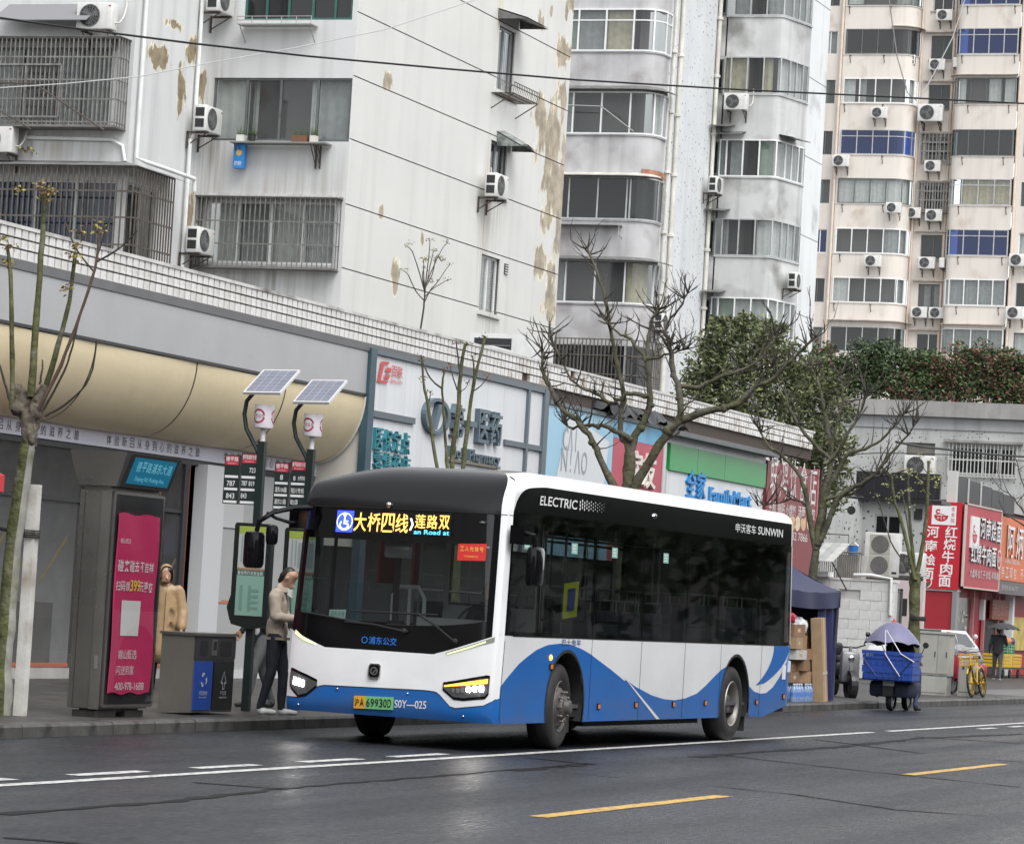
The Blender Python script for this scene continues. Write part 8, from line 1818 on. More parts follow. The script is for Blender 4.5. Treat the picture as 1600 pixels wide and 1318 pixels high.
for lb, c_, nm_, dx, z, s in (('red plastic bag on top of the parcel pile', (.5, .02, .06), 'sack_red', .15, 1.56, .9), ('white plastic sack slumped on the parcels', (.6, .62, .64), 'sack_white', .8, 1.38, 1.25), ('pale green plastic sack half under the white one', (.42, .50, .46), 'sack_pale', .5, 1.36, .85)):
    t = T('plastic_bag', lb, 'bag', (X0+dx, 16.75, z), 0, None, s); rng = random.Random(len(lb)); fuse([((rng.uniform(-.2, .2), rng.uniform(-.12, .12), .1), .12, (rng.uniform(-.25, .35), rng.uniform(-.1, .1), .1+rng.uniform(0, .1)), .09, 0) for _ in range(5)], 'sack', mat(nm_, c_, .3), t, .03, 1, .05, len(lb))
# ---------------- people ----------------
SKN = mat('skin', (.42, .25, .17), .5); HAR = mat('hair_black', (.012, .011, .01), .45); SOL = mat('shoe_white', (.55, .56, .56), .6); SBK = mat('shoe_black', (.02, .02, .02), .6)
def hand(parent, w_, d, side, curl=.6, s=1.0, m=None):
    """palm, four bent fingers and a thumb; w_ wrist, d pointing direction, side: thumb direction"""
    w_, d, side = Vector(w_), Vector(d).normalized(), Vector(side).normalized(); n_ = d.cross(side).normalized(); side = n_.cross(d); b = MB()
    p0, p1 = w_, w_+d*.085*s
    b.grid([[p0+side*sx*.03*s*k+n_*sy*.013*s for sx, sy in ((-1, -1), (0, -1.2), (1, -1), (1, 1), (0, 1.2), (-1, 1))] for k in (.75,)]+[[p0+d*.05*s+side*sx*.042*s+n_*sy*.014*s for sx, sy in ((-1, -1), (0, -1.2), (1, -1), (1, 1), (0, 1.2), (-1, 1))]]+[[p1+side*sx*.038*s+n_*sy*.011*s for sx, sy in ((-1, -1), (0, -1.2), (1, -1), (1, 1), (0, 1.2), (-1, 1))]], 0, True)
    for i, L_ in enumerate((.068, .076, .071, .055)):
        q = p1+side*(.03-.02*i)*s; a = q; pts = [q-d*.01*s]; c = 0
        for k in range(3): c += curl*(.35+.25*k); pts.append(pts[-1]+(d*cos(c)+n_*sin(c))*L_*s*(.42, .32, .28)[k])
        b.tube(pts, [.0095*s, .009*s, .008*s, .006*s], 6)
    q = w_+d*.03*s+side*.032*s; b.tube([q, q+(side*.7+d*.7)*.035*s, q+(side*.45+d*.9+n_*.35*curl)*.066*s], [.012*s, .0105*s, .007*s], 6)
    return b.build('hand', m or SKN, parent, True)
def person(label, loc, rz, J, mats, extra=(), sc_=1.0, vox=.016, hair=True, hands=((1, .5), (1, .5)), name='person', grp=None, hat=None, face=True, lump=.007):
    """J: joints (x forward, y to the person's left, z up); mats: skin, top, trousers, shoes"""
    t = T(name, label, 'person', loc, rz, grp, sc_); V = {k: Vector(v) for k, v in J.items()}
    P = []
    pel, che, nek, hed = V['pelvis'], V['chest'], V['neck'], V['head']
    P += [(pel, .125, pel+(che-pel)*.5, .125, 1, (.8, 1.15, 1)), (pel+(che-pel)*.5, .125, che, .135, 1, (.8, 1.18, 1)), (che, .12, nek-(nek-che)*.35, .10, 1, (.8, 1.3, 1)), (pel-Vector((0, 0, .03)), .122, pel+Vector((0, 0, .02)), .125, 2, (.85, 1.12, 1))]
    P += [(nek, .055, hed-Vector((0, 0, .05)), .052, 0)]
    up = (hed-nek).normalized(); fwd = Vector(J.get('look', (1, 0, 0))); fwd = (fwd-up*fwd.dot(up)).normalized(); lf = up.cross(fwd)
    P += [(hed-up*.045+fwd*.012, .070, hed+up*.035-fwd*.005, .092, 0), (hed-up*.085+fwd*.045, .035, hed-up*.06+fwd*.055, .042, 0), (hed+fwd*.088-up*.005, .010, hed+fwd*.112-up*.035, .016, 0), (hed+lf*.086-up*.02, .012, hed+lf*.09+up*.012, .016, 0), (hed-lf*.086-up*.02, .012, hed-lf*.09+up*.012, .016, 0)]
    for s in 'LR':
        sh, el, wr, hi, kn, an, to = (V[k+s] for k in ('sh', 'el', 'wr', 'hip', 'kn', 'an', 'toe'))
        P += [(che+(nek-che)*.35, .085, sh, .072, 1), (sh, .068, el, .052, 1), (el, .052, wr, .040, 1), (wr, .026, wr+(wr-el).normalized()*.02, .026, 0), (hi, .098, kn, .068, 2), (kn, .066, an, .050, 2), (an-Vector((0, 0, .03)), .045, an-Vector((0, 0, .045))+(to-an)*.2, .048, 3), (an-Vector((0, 0, .05)), .042, to, .032, 3)]
    P += [(Vector(a), r, Vector(c), r2, m, *k) for a, r, c, r2, m, *k in extra]
    body = fuse(P, 'body', mats, t, vox, 3, lump, len(label))
    if hair: fuse([(hed+up*.062-fwd*.03, .074, hed+up*.062-fwd*.04, .076, 0), (hed-fwd*.045, .078, hed+up*.03-fwd*.04, .085, 0), (hed-fwd*.05-up*.06, .055, hed-fwd*.04, .07, 0)], 'hair', HAR, t, .014, 2)
    if face:
        for sgn in (1, -1):
            b = MB(); b.ball(hed+fwd*.082+lf*.032*sgn+up*.008, .006, 8, 6); b.build('eye', HAR, t, True)
        b = MB(); b.tube([hed+fwd*.082+lf*.024-up*.062, hed+fwd*.093-up*.06, hed+fwd*.082-lf*.024-up*.062], .006, 5); b.build('mouth', mat('lip', (.30, .12, .1), .5), t)
    for s, (on, cl), sd in (('L', hands[0], -1), ('R', hands[1], 1)):
        if on: d = V['wr'+s]-V['el'+s]; hand(t, V['wr'+s]+d.normalized()*.01, d, Vector(J.get('th'+s, (1, 0, .2))), cl*sd*-1)
    return t
def stand(st=.0, lean=.0, **o):
    J = dict(pelvis=(0, 0, .93), chest=(lean*.5, 0, 1.25), neck=(lean*.75, 0, 1.46), head=(lean+.02, 0, 1.60))
    for s, y in (('L', 1), ('R', -1)):
        J['sh'+s] = (lean*.6, .185*y, 1.40); J['el'+s] = (lean*.4-.02, .235*y, 1.12); J['wr'+s] = (.08, .235*y, .88); J['hip'+s] = (0, .085*y, .90); k = st*y
        J['kn'+s] = (k*.5+.03, .095*y, .49); J['an'+s] = (k-.02, .10*y, .085); J['toe'+s] = (k+.15, .12*y, .032)
    J.update(o); return J
# man in a beige jacket looking at his phone beside the bus door
BJK = mat('jacket_beige', (.42, .355, .29), .85, var=.18, vs=8, bump=.4, bs=30); TRN = mat('trousers_navy', (.012, .014, .022), .8)
J = stand(.10, .02, head=(.10, 0, 1.57), look=(1, -.15, -.75), elL=(.02, .25, 1.12), wrL=(.26, .10, 1.10), elR=(.04, -.23, 1.12), wrR=(.27, -.09, 1.12), thL=(0, -.4, 1), thR=(0, .4, 1))
mn = person('person in a beige zip jacket and dark trousers looking at a phone beside the bus', (37.45, 16.5, PZ), radians(-80), J, [SKN, BJK, TRN, SOL], [((0, 0, .95), .15, (0, 0, 1.02), .152, 1, (.85, 1.2, 1)), ((.02, 0, 1.42), .075, (.02, 0, 1.47), .068, 1), ((0, .2, 1.36), .078, (.0, .235, 1.15), .066, 1), ((0, -.2, 1.36), .078, (.02, -.225, 1.15), .066, 1), ((.02, .25, 1.13), .06, (.2, .13, 1.1), .052, 1), ((.04, -.23, 1.13), .06, (.2, -.12, 1.12), .052, 1)], 1.02)
b = MB(); b.tube([(.126, 0, 1.38), (.148, 0, 1.2), (.145, 0, .98)], .006, 4); b.build('zip', mat('zip_dark', (.06, .05, .04), .6), mn)
b = MB(); b.lathe([(.085, 1.405), (.098, 1.42), (.088, 1.475), (.08, 1.475)], (.03, 0, 0), seg=16); b.build('collar', BJK, mn, True)
b = MB(); b.box(-.09, .12, -.175, .175, .865, .895); b.build('hem', mat('hem_brown', (.22, .175, .135), .9), mn)
for y in (.1, -.1): b = MB(); b.tube([(.115, y, 1.12), (.10, y*1.45, 1.0)], .007, 4); b.build('pocket_zip', mat('zip_dark', (.06, .05, .04), .6), mn)
b = MB(); b.obox((.105, -.045, 1.39), (.05, 0, -.03), (0, .09, 0), (0, 0, .08)); b.build('shirt', mat('shirt_white', (.6, .6, .6), .7), mn)
ph = T('phone', 'dark mobile phone held by the person in the beige jacket', 'phone', (0, 0, 0)); M_ = W(mn) @ Matrix.Translation((.40, 0, 1.19)) @ Matrix.Rotation(radians(-30), 4, 'Y'); ph.matrix_basis = M_; MW[ph.name] = M_
b = MB(); rbox(b, -.07, .07, -.036, .036, -.005, .005, .004); b.build('case', BLK, ph); b = MB(); b.box(-.064, .064, -.032, .032, .0052, .006); b.build('screen', mat('screen_pale', (.1, .12, .14), .1, emit=(.5, .6, .7), es=.25), ph)
# walker behind the pole: dark open jacket, white shirt, grey trousers
GTR = mat('trousers_grey', (.10, .105, .11), .85); DJK = mat('jacket_black', (.016, .016, .02), .8)
J = stand(.26, .06, elR=(-.02, -.25, 1.12), wrR=(.14, -.24, .93), elL=(-.10, .25, 1.13), wrL=(-.10, .25, .87), look=(1, .1, -.2))
wk = person('person in a dark jacket over a white shirt walking behind the bus stop', (39.4, 17.56, PZ), radians(150), J, [SKN, DJK, GTR, SBK], [((0, 0, .85), .15, (.0, 0, .95), .155, 1, (.85, 1.2, 1)), ((0, .12, 1.0), .11, (.02, .12, 1.3), .11, 1), ((0, -.12, 1.0), .11, (.02, -.12, 1.3), .11, 1)], 1.0)
fuse([((.075, 0, .93), .095, (.095, 0, 1.38), .085, 0, (.6, 1.2, 1))], 'shirt', mat('shirt_white', (.6, .6, .6), .7), wk, .02)
b = MB(); rbox(b, -.30, -.12, -.16, .16, .98, 1.38, .05); b.build('backpack', DJK, wk, True)
# hooded raincoat
RNC = mat('raincoat_tan', (.35, .235, .125), .5, var=.08, vs=6, bump=.5, bs=9)
J = stand(.14, .03, wrR=(.06, -.27, .84), wrL=(.10, .26, .86), look=(1, .25, -.25))
ln = person('person in a long tan hooded raincoat passing behind the advertising kiosk', (43.5, 20.90, PZ), radians(205), J, [SKN, RNC, TRN, SBK], [((0, 0, .56), .20, (0, 0, .9), .17, 1, (.85, 1.15, 1)), ((0, 0, .9), .17, (.0, 0, 1.35), .15, 1, (.85, 1.25, 1)), ((0, .19, 1.38), .085, (.0, .26, 1.1), .085, 1), ((0, -.19, 1.38), .085, (.0, -.26, 1.1), .085, 1), ((0, .26, 1.1), .085, (.07, .265, .9), .075, 1), ((0, -.26, 1.1), .085, (.05, -.27, .88), .075, 1)], .99, hair=False, lump=.006)
hd_ = Vector(J['head'])
b = MB(); up_ = Vector((.08, 0, 1)).normalized(); fw_d = Vector((1, .25, -.12)).normalized(); lf_ = up_.cross(fw_d).normalized(); rows = []
for k in range(11):
    th = radians(118)*k/10; rows.append([hd_+up_*.012-fw_d*.005+(-fw_d*cos(th)*1.12+(lf_*cos(ph)*.92+up_*sin(ph)*(1.18 if sin(ph) > 0 else 1.55))*sin(th)*(1+.03*sin(5*ph+k)))*.122 for ph in [2*pi*j/20 for j in range(20)]])
b.grid(rows, 0, True); b.build('hood', RNC, ln, True, sharp=70)
fuse([(hd_+Vector((.03, .04, .07)), .045, hd_+Vector((.03, -.04, .07)), .045, 0), (hd_+Vector((0, .075, -.02)), .03, hd_+Vector((.01, .07, .05)), .03, 0), (hd_+Vector((0, -.075, -.02)), .03, hd_+Vector((.01, -.07, .05)), .03, 0)], 'hair', HAR, ln, .012)
b = MB(); b.tube([(.155, .02, 1.36), (.165, .02, 1.1), (.175, .02, .85), (.19, .02, .55)], .006, 4); b.build('placket', mat('coat_seam', (.16, .10, .05), .7), ln)
for z in (1.25, 1.05, .85): b = MB(); b.box(.12, .178, .1, .2, z-.1, z-.095); b.build('pocket_flap' if z == 1.05 else 'seam', mat('coat_seam', (.16, .10, .05), .7), ln)
fuse([(hd_+Vector((.08, .04, -.09)), .03, hd_+Vector((.08, -.04, -.09)), .03, 0)], 'scarf', mat('scarf_brown', (.13, .075, .05), .9), ln, .012)
# driver
J = dict(pelvis=(-.05, 0, .0), chest=(-.02, 0, .33), neck=(0, 0, .53), head=(.03, 0, .67))
for s, y in (('L', 1), ('R', -1)): J.update({'sh'+s: (0, .18*y, .47), 'el'+s: (.16, .25*y, .22), 'wr'+s: (.40, .16*y, .30), 'hip'+s: (0, .09*y, -.02), 'kn'+s: (.42, .10*y, .02), 'an'+s: (.52, .1*y, -.38), 'toe'+s: (.66, .1*y, -.43), 'th'+s: (0, -y, .4)})
Mb = W(BUS) @ Vector((1.28, .62, 1.03)); dv = person('bus driver in a dark uniform seated behind the steering wheel', Mb, pi-.0247, J, [SKN, mat('uniform_navy', (.02, .025, .05), .8), TRN, SBK])
b = MB(); rbox(b, 1.05, 1.5, .40, .84, .86, .95, .04); rbox(b, 1.42, 1.5, .4, .84, .93, 1.6, .035); b.box(1.2, 1.35, .55, .7, .5, .87); b.build('driver_seat', SEA, BUS, True)

# ---------------- vehicles on the right ----------------
def tyre(b, c, R, w_, ax='y', seg=28, mi=0): b.lathe([(R*.80, -w_*.4), (R*.93, -w_*.5), (R, -w_*.2), (R, w_*.2), (R*.93, w_*.5), (R*.80, w_*.4)], c, ax, seg, mi)
def spokes(b, c, R, n, r, mi=0):
    for k in range(n): a = 2*pi*k/n; b.tube([Vector(c), Vector(c)+Vector((R*cos(a), 0, R*sin(a)))], r, 4, mi)
# delivery motor tricycle / moped with a blue crate, rider and umbrella, seen from behind (local +x = driving direction)
MX, MY = 64.2, 15.55
t = T('delivery_moped', 'electric moped loaded with a big blue plastic crate at the kerb', 'moped', (MX, MY, 0)); GBK = mat('moped_black', (.018, .019, .022), .4)
for x in (.15, 1.42):
    b = MB(); tyre(b, (x, 0, .24), .24, .11); o = b.build('wheel', RUB, t, True); b = MB(); b.lathe([(.19, -.03), (.05, -.05), (.05, .05), (.19, .03)], (x, 0, .24), 'y', 16); b.build('rim', CHR, o)
b = MB(); rbox(b, -.05, .75, -.16, .16, .34, .56, .06); rbox(b, .6, 1.1, -.16, .16, .28, .36, .03); rbox(b, -.1, .25, -.11, .11, .30, .5, .05); b.tube([(1.42, 0, .24), (1.3, 0, .6), (1.12, 0, 1.02)], .035, 8); rbox(b, 1.08, 1.26, -.2, .2, .3, .95, .06); b.box(-.16, -.1, -.1, .1, .28, .46); b.build('frame', GBK, t, True)
b = MB(); rbox(b, .38, .95, -.15, .15, .56, .68, .04); b.build('seat', RUB, t, True)
b = MB(); b.tube([(1.1, -.36, 1.06), (1.14, -.15, 1.02), (1.14, .15, 1.02), (1.1, .36, 1.06)], .014, 6); b.build('handlebar', CHR, t)
for y in (-.33, .42):
    b = MB(); b.tube([(1.12, y*.9, 1.05), (1.1, y*1.15, 1.25)], .008, 4); b.lathe([(0, 0), (.06, 0), (.05, .03), (0, .035)], (1.1, y*1.2, 1.27), 'x', 12); b.build('mirror', GBK, t)
b = MB(); b.box(-.13, -.12, -.11, .11, .47, .57); b.build('number_plate', mat('plate_pale', (.36, .37, .38), .5), t); b = MB(); b.box(-.135, -.1, -.07, .07, .60, .66); b.build('tail_lamp', mat('lamp_red', (.3, .02, .02), .3), t)
for y in (-.26, .28): b = MB(); b.tube([(.1, y, .45), (.35, y, .3), (.55, y*.8, .3)], .016, 5); b.box(.0, .5, y-.03, y+.03, .30, .36); b.build('footrest', IRON, t)
b = MB(); rbox(b, -.05, .95, -.40, .40, .26, .56, .07); rbox(b, .75, 1.2, -.34, .34, .36, .82, .08); b.build('rain_skirt', mat('skirt_navy', (.012, .018, .045), .7, bump=.5, bs=6), t, True)
t = T('blue_crate', 'large blue plastic crate tied on the back of the moped', 'crate', (MX, MY, .57)); BCR = mat('crate_blue', (.02, .065, .32), .4, var=.1, vs=4); cw, ch_, cl = .48, .56, .58; x0, x1 = -.28, .36
b = MB()
for z, e in ((0, 0), (.14, .012), (.28, .0), (.40, .012), (.48, .025)):
    h = .14 if z < .2 else .12 if z < .4 else .08
    for (xa, xb, ya, yb) in ((x0-e, x0+.02, -cw-e, cw+e), (x1-.02, x1+e, -cw-e, cw+e), (x0+.02, x1-.02, -cw-e, -cw+.02), (x0+.02, x1-.02, cw-.02, cw+e)): b.box(xa, xb, ya, yb, z+.004, z+h-.004)
b.box(x0, x1, -cw, cw, 0, .02); b.box(x0+.01, x0+.018, -cw+.02, cw-.02, .02, .54)
for y in lin(-cw+.05, cw-.05, 7): b.box(x0-.016, x0, y-.012, y+.012, .02, .40)
b.build('shell', BCR, t)
b = MB()
for sgn in (1, -1): b.tube([(x0-.03, sgn*cw*.95, .38), (x0-.035, sgn*.2, .08)], .006, 4)
b.tube([(x0-.035, .2, .06), (x0-.035, -.2, .06)], .006, 4); b.build('cord', GBK, t)
b = MB(); b.tube([(x0+.1, .1, .95), (x0-.03, .05, .5), (x0-.04, -.1, .3), (x0-.035, -.25, .1)], .010, 5); b.tube([(x0+.1, .08, .95), (x0-.03, -.25, .52), (x0-.03, -.52, .38)], .010, 5); b.build('white_strap', PIP, t)
b = MB(); f = plane_fn((x0-.03, .42, .44), (0, -1, 0), (0, 0, 1)); letters(b, '百川', f, .13, .06, 0); b.build('crate_mark', mat('mark_pale', (.3, .36, .5), .6), t)
J = dict(pelvis=(0, 0, 0), chest=(.04, 0, .34), neck=(.06, 0, .56), head=(.10, 0, .70), look=(1, 0, -.2))
for s, y in (('L', 1), ('R', -1)): J.update({'sh'+s: (.04, .2*y, .48), 'el'+s: (.18, .30*y, .24), 'wr'+s: (.46, .30*y, .20), 'hip'+s: (.02, .11*y, -.03), 'kn'+s: (.28, .30*y, -.18), 'an'+s: (-.05 if y < 0 else .1, .42*y, -.62), 'toe'+s: (.10 if y < 0 else .25, .47*y, -.72), 'th'+s: (0, -y, .2)})
J['anR'] = (-.15, -.40, -.60); J['toeR'] = (.0, -.45, -.67); J['anL'] = (.1, .42, -.40); J['toeL'] = (.25, .45, -.43)
person('moped rider in dark clothes hunched in front of the blue crate', (MX+.62, MY, .72), 0, J, [SKN, DJK, mat('trousers_blue', (.02, .03, .07), .8), SBK], [((0, .2, .46), .085, (.12, .27, .28), .07, 1), ((0, -.2, .46), .085, (.12, -.27, .28), .07, 1), ((0, 0, .1), .16, (.03, 0, .42), .165, 1, (.85, 1.2, 1))], 1.0)
def umbrella(label, loc, R_, H_, m, tilt=(0, 0, 0), n=8, sag=.18, pole=.9):
    t = T('umbrella', label, 'umbrella', loc, 0, None, 1, tilt); b = MB(); rows = []
    for k in range(7):
        s = k/6; rows.append([Vector((R_*s*cos(2*pi*j/32)*(1-.07*s*abs(sin(n*pi*j/32))), R_*s*sin(2*pi*j/32)*(1-.07*s*abs(sin(n*pi*j/32))), H_-sag*R_*2.1*s**1.7+.045*s*abs(sin(n*pi*j/32)))) for j in range(32)])
    b.grid(rows, 0, True); b.build('canopy', m, t, True)
    b = MB()
    for j in range(n): a = 2*pi*j/n; b.tube([(R_*s*cos(a)*.995, R_*s*sin(a)*.995, H_-sag*R_*2.1*s**1.7-.006) for s in (0, .33, .66, 1)], .004, 4)
    b.build('rib', STL, t); b = MB(); b.tube([(0, 0, H_-pole), (0, 0, H_+.05)], .010, 6); b.build('shaft', STL, t)
    b = MB(); b.lathe([(.05, H_-.02), (.03, H_+.02), (.012, H_+.06), (0, H_+.07)], seg=10); return t, b
c = ony(1397, 990, MY)
t, b = umbrella('faded violet umbrella fixed over the moped rider', (MX+.45, MY+.10, 1.16), .57, .53, mat('umbrella_violet', (.16, .155, .255), .45, var=.12, vs=5, streak=.3), (0, radians(4), 0), sag=.38); b.build('cap', mat('cap_red', (.45, .03, .04), .5), t)
# parked scooter
t = T('electric_scooter', 'grey and black electric scooter with a rear box parked between the tent and the moped', 'scooter', (67.8, 17.42, PZ), radians(-148)); SIL = mat('scooter_silver', (.20, .205, .21), .35, .4)
for x in (-.55, .62):
    b = MB(); tyre(b, (x, 0, .25), .25, .11); o = b.build('wheel', RUB, t, True); b = MB(); b.lathe([(.2, -.03), (.17, -.02), (.05, -.05), (.05, .05), (.17, .02), (.2, .03)], (x, 0, .25), 'y', 18); b.build('rim', GBK, o, True)
b = MB(); b.lathe([(.29, -.07), (.30, 0), (.29, .07)], (.62, 0, .25), 'y', 20); b.build('guard', GBK, t)
b = MB(); rbox(b, -.75, .05, -.17, .17, .42, .70, .08); rbox(b, .0, .5, -.15, .15, .26, .34, .03); b.build('body', GBK, t, True); b = MB(); rbox(b, .38, .56, -.2, .2, .30, .92, .07); b.tube([(.62, 0, .25), (.56, 0, .6), (.45, 0, 1.02)], .035, 8); b.build('leg_shield', SIL, t, True)
b = MB(); rbox(b, -.7, .05, -.15, .15, .68, .82, .06); b.build('seat', RUB, t, True); b = MB(); rbox(b, -.98, -.60, -.2, .2, .82, 1.08, .07); b.build('rear_box', GBK, t, True)
b = MB(); b.tube([(.36, -.34, 1.06), (.44, -.12, 1.0), (.44, .12, 1.0), (.36, .34, 1.06)], .015, 6); b.build('handlebar', GBK, t)
for y in (-.3, .3): b = MB(); b.tube([(.4, y, 1.06), (.38, y*1.2, 1.26)], .008, 4); b.lathe([(0, 0), (.055, 0), (0, .03)], (.38, y*1.25, 1.28), 'x', 10); b.build('mirror', GBK, t)
b = MB(); b.ball((.56, 0, .78), .07, 10, 6, sc=(.5, 1, 1)); b.build('headlight', CHR, t, True)
b = MB(); b.tube([(-.6, -.21, .42), (-.3, -.24, .62), (.1, -.2, .58), (-.1, -.22, .36), (-.6, -.21, .42)], .010, 5); b.tube([(-.6, .21, .42), (-.3, .24, .62), (.1, .2, .58), (-.1, .22, .36), (-.6, .21, .42)], .010, 5); b.build('crash_bar', CHR, t)
# shared bicycles
def bike(label, loc, rz, col, lean=0, basket=True, name='shared_bicycle'):
    t = T(name, label, 'bicycle', loc, 0, None, 1, (radians(lean), 0, rz)); m = mat('bike_'+label.split()[0], col, .35)
    for x in (-.5, .5):
        b = MB(); tyre(b, (x, 0, .33), .33, .045); o = b.build('wheel', m if label.startswith('blue') else RUB, t, True)
        b = MB(); b.lathe([(.29, -.012), (.27, 0), (.29, .012)], (x, 0, .33), 'y', 28); spokes(b, (x, 0, .33), .28, 14, .003); b.lathe([(.03, -.05), (.03, .05)], (x, 0, .33), 'y', 10); b.build('rim', m, o)
    b = MB(); b.tube([(-.5, 0, .33), (-.05, 0, .30), (-.18, 0, .78)], .018, 6); b.tube([(-.5, 0, .33), (-.17, 0, .7)], .014, 6); b.tube([(-.05, 0, .30), (.20, 0, .42), (.38, 0, .82)], .032, 8); b.tube([(.5, 0, .33), (.42, 0, .68), (.36, 0, .98)], .024, 8)
    b.tube([(-.52, 0, .69), (-.72, 0, .62), (-.86, 0, .42)], .02, 5); b.tube([(.62, 0, .67), (.8, 0, .52)], .02, 5); b.build('frame', m, t, True)
    b = MB(); rbox(b, -.32, -.06, -.07, .07, .86, .93, .03); b.tube([(-.18, 0, .75), (-.19, 0, .88)], .013, 6); b.build('saddle', RUB, t, True)
    b = MB(); b.tube([(.2, -.29, 1.04), (.34, -.12, 1.0), (.36, .12, 1.0), (.2, .29, 1.04)], .012, 6); b.build('handlebar', GBK, t)
    b = MB(); b.tube([(-.05, -.1, .30), (.05, -.1, .17)], .01, 5); b.box(.0, .1, -.19, -.1, .155, .18); b.tube([(-.05, .1, .30), (-.15, .1, .43)], .01, 5); b.box(-.2, -.1, .1, .19, .42, .445); b.build('pedal', GBK, t)
    if basket:
        b = MB()
        for z in (.72, .80, .88, .96):
            e = .02*(z-.72)/.24; b.tube([(.44-e, -.17-e, z), (.70+e, -.17-e, z), (.70+e, .17+e, z), (.44-e, .17+e, z), (.44-e, -.17-e, z)], .007, 4)
        for x, y in ((.44, -.17), (.57, -.17), (.7, -.17), (.7, 0), (.7, .17), (.57, .17), (.44, .17), (.44, 0)): b.tube([(x, y, .7), (x+.01*(1 if x > .5 else -1), y*1.08, .97)], .007, 4)
        b.box(.44, .7, -.17, .17, .70, .715); b.build('basket', m, t)
    return t
q = onz(1530, 1094, PZ); bike('yellow shared bicycle leaning beside the grey cabinet', (76.2, 16.45, PZ), radians(178), (.62, .38, .02), 7)
bike('blue shared bicycle half hidden behind the blue crate', (77.5, 18.0, PZ), radians(-120), (.05, .28, .60), 3)
# pink motorbike under a grey cover
t = T('covered_motorbike', 'red motorbike partly under a grey rain cover behind the yellow bicycle', 'motorbike', (79.2, 17.4, PZ), radians(160)); RMB = mat('motorbike_red', (.42, .03, .06), .35)
for x in (-.5, .55):
    b = MB(); tyre(b, (x, 0, .24), .24, .1); o = b.build('wheel', RUB, t, True); b = MB(); b.lathe([(.19, -.02), (.04, -.04), (.04, .04), (.19, .02)], (x, 0, .24), 'y', 14); b.build('rim', CHR, o)
b = MB(); rbox(b, -.7, .1, -.16, .16, .4, .72, .07); rbox(b, .32, .52, -.2, .2, .35, .95, .07); rbox(b, .1, .4, -.13, .13, .28, .36, .03); b.build('body', RMB, t, True)
b = MB(); b.tube([(.3, -.36, 1.08), (.4, -.12, 1.0), (.4, .12, 1.0), (.3, .36, 1.08)], .015, 6); b.build('handlebar', CHR, t)
for y in (-.34, .34): b = MB(); b.tube([(.32, y, 1.06), (.3, y*1.15, 1.3)], .008, 4); b.ball((.3, y*1.18, 1.34), .06, 10, 6, sc=(.4, 1, 1)); b.build('mirror', PWH, t, True)
fuse([((.35, 0, .95), .2, (-.35, 0, .8), .2, 0, (1, .9, 1)), ((.3, .1, .7), .16, (-.3, .12, .5), .17, 0), ((.3, -.1, .7), .16, (-.3, -.12, .5), .17, 0)], 'cover', mat('cover_grey', (.27, .275, .28), .5), t, .03, 2, .04)
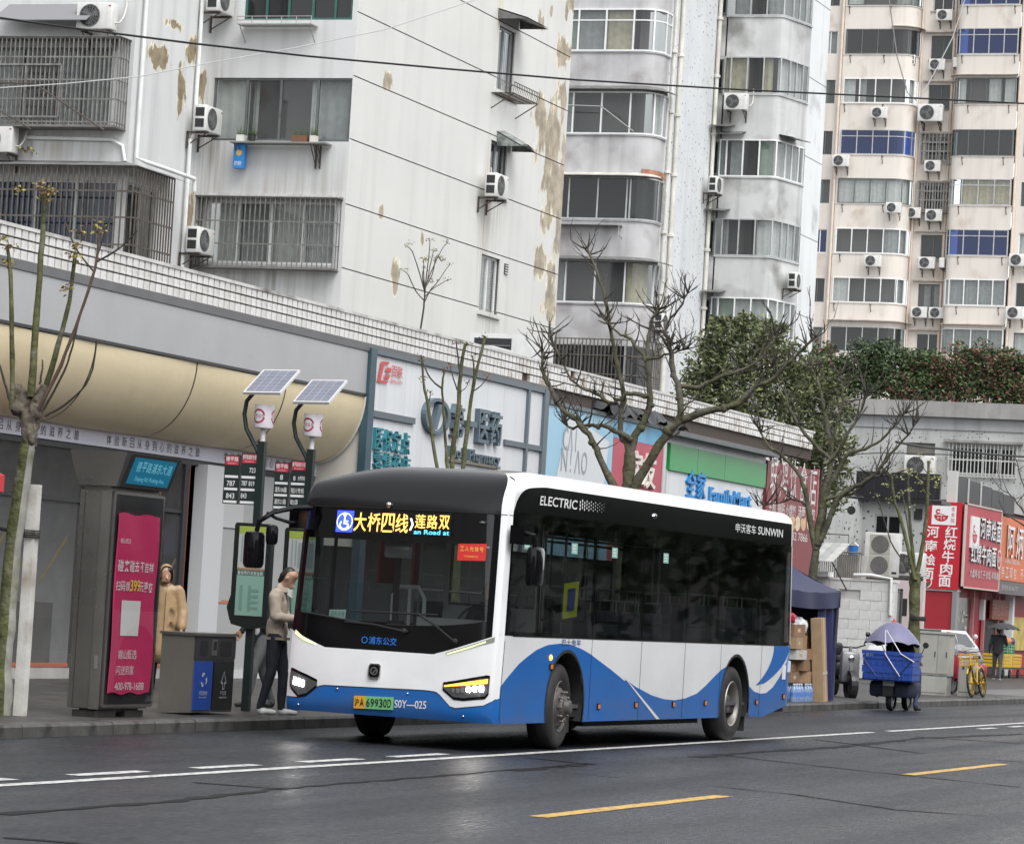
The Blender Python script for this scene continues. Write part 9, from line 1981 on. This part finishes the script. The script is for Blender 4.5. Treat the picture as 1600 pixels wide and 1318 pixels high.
# white hatchback
def car(label, loc, rz, col):
    t = T('parked_car', label, 'car', loc, rz); L_, Wd = 4.0, 1.68; M = mat('car_white', col, .25, coat=.5)
    prof = [(-2.0, .45), (-1.98, .75), (-1.85, .95), (-1.1, 1.02), (-.55, 1.06), (1.7, 1.05), (1.95, .85), (2.0, .5), (1.9, .28), (-1.9, .28)]; b = MB(); rows = []
    for y, k in ((-Wd/2, .93), (-Wd/2+.04, .99), (-Wd/2+.12, 1), (Wd/2-.12, 1), (Wd/2-.04, .99), (Wd/2, .93)): rows.append([Vector((x*(.96+.04*k if abs(x) > 1.7 else 1), y, .6+(z-.6)*k)) for x, z in prof])
    b.grid(rows, 0, True); n = len(prof); b.f += [tuple(range(n)), tuple(range(5*n, 6*n))[::-1]]; b.m += [0, 0]; b.build('body', M, t, True, sharp=40)
    cab = [(-1.05, 1.0), (-.25, 1.45), (1.25, 1.46), (1.85, 1.02)]; b = MB()
    R_ = lambda y, k: [Vector((x, y*(1 if z < 1.2 else .80), z)) for x, z in cab]
    b.grid([R_(-Wd/2+.05, 0), R_(Wd/2-.05, 0)]); b.build('roof_shell', M, t, True)
    G = mat('car_glass', (.02, .024, .026), .05)
    b = MB(); b.add([(-.98, -Wd/2+.18, 1.06), (-.98, Wd/2-.18, 1.06), (-.28, Wd/2-.3, 1.44), (-.28, -Wd/2+.3, 1.44)], [(0, 1, 2, 3)]); [None for v in b.v]; b.v = [(x-.012, y, z+.012) for x, y, z in b.v]; b.build('windscreen', G, t)
    for s in (1, -1):
        y0_, y1_ = s*(Wd/2-.04), s*(Wd/2-.05)*.80
        b = MB(); b.add([(-1.0, y0_, 1.02), (1.8, y0_, 1.03), (1.24, y1_, 1.46), (-.24, y1_, 1.45)], [(0, 1, 2, 3)]); b.build('side_frame', M, t)
        for x0_, x1_, a0, a1 in ((-.8, .32, -.2, .34), (.40, 1.55, .40, 1.14)):
            b = MB(); o = .012*s; ins = lambda y, z: y; b.add([(x0_, y0_+o, 1.06), (x1_, y0_+o, 1.06), (a1, y1_+o+(.0), 1.42), (a0, y1_+o, 1.42)], [(0, 1, 2, 3)]); b.build('side_window', G, t)
        b = MB(); rbox(b, -.82, -.68, s*(Wd/2+.10)-.09, s*(Wd/2+.10)+.09, 1.0, 1.14, .04); b.box(-.78, -.72, min(s*Wd/2, s*(Wd/2+.05)), max(s*Wd/2, s*(Wd/2+.05)), 1.02, 1.06); b.build('door_mirror', M, t, True)
        b = MB(); b.add([(-1.97, s*.5, .68), (-1.93, s*.78, .70), (-1.80, s*.82, .84), (-1.92, s*.5, .80)], [(0, 1, 2, 3)]); b.v = [(x-.03, y*1.02, z) for x, y, z in b.v]; b.build('headlight', CHR, t)
        for x in (-1.25, 1.3):
            b = MB(); tyre(b, (x, s*(Wd/2-.09), .31), .31, .19); o = b.build('wheel', RUB, t, True); b = MB(); b.lathe([(.24, .0), (.2, .02), (0, .03)] if s > 0 else [(.24, 0), (.2, -.02), (0, -.03)], (x, s*(Wd/2-.02), .31), 'y', 18); b.build('rim', CHR, o)
        b = MB(); b.box(-.1, .1, min(s*(Wd/2), s*(Wd/2+.015)), max(s*(Wd/2), s*(Wd/2+.015)), .86, .89); b.build('door_handle', CHR, t)
    b = MB(); b.box(-2.01, -1.98, -.4, .4, .42, .6); b.build('grille', ACD, t); return t
car('white hatchback parked behind the moped and the grey cabinet', (88.5, 20.55, PZ), radians(-8), (.66, .67, .69))
# roadside cabinets
CBM = mat('cabinet_grey', (.40, .40, .365), .6, var=.08, vs=2, dark=((.24, .23, .2), .3, 2), streak=.25)
t = T('utility_cabinet', 'tall grey street cabinet with two doors beside the last tree', 'utility cabinet', (75.6, 17.33, PZ), 0); b = MB(); b.box(0, .45, -.30, .36, 0, .42); b.build('base', CBM, t); b = MB(); b.box(.0, .5, -.33, .38, .44, 1.36); b.build('case', CBM, t); b = MB(); b.box(-.03, .53, -.36, .41, 1.36, 1.41); b.build('lid', CBM, t)
for y0_, y1_ in ((-.05, .36), (-.31, -.07)): b = MB(); b.box(-.015, 0, y0_, y1_, .48, 1.33); d_ = b.build('door', CBM, t); b = MB(); b.box(-.03, -.015, y0_+.03, y0_+.05, .85, .97); b.build('handle', IRON, d_)
b = MB(); b.box(-.01, 0, -.28, .34, .06, .38); b.build('base_plate', CBM, t)
t = T('utility_cabinet', 'low narrow grey street cabinet standing against the tall one', 'utility cabinet', (76.6, 16.88, PZ)); b = MB(); b.box(0, .4, -.17, .12, 0, .86); b.build('case', CBM, t); b = MB(); b.box(-.02, .42, -.19, .14, .86, .90); b.build('lid', PIP, t); b = MB(); b.box(-.012, 0, -.14, .09, .1, .8); d_ = b.build('door', CBM, t); b = MB(); b.box(-.018, -.012, -.02, .03, .6, .7); b.build('lock', IRON, d_)
# walker with the black umbrella far down the pavement
J = stand(.2, .02, elR=(.06, -.27, 1.15), wrR=(.12, -.2, 1.36), elL=(-.06, .26, 1.12), wrL=(.0, .27, .88))
wq = onz(1557, 1062, .07); person('person in a dark vest and grey trousers walking away under a black umbrella', (wq.x, wq.y, .07), radians(12), J, [mat('skin_shade', (.38, .23, .16), .6), DJK, mat('trousers_slate', (.06, .065, .075), .8), SOL], [((0, 0, .9), .15, (0, 0, 1.3), .155, 1, (.85, 1.2, 1)), ((0, .24, 1.12), .055, (0, .27, .9), .045, 0)], 1.0, .022)
t, b = umbrella('black umbrella carried by the person far down the pavement', (wq.x+.1, wq.y-.12, 1.30), .58, .62, mat('umbrella_black', (.03, .034, .034), .5), (0, 0, 0), pole=.8); b.build('cap', GBK, t)
bpy.data.scenes.remove(BENCH)
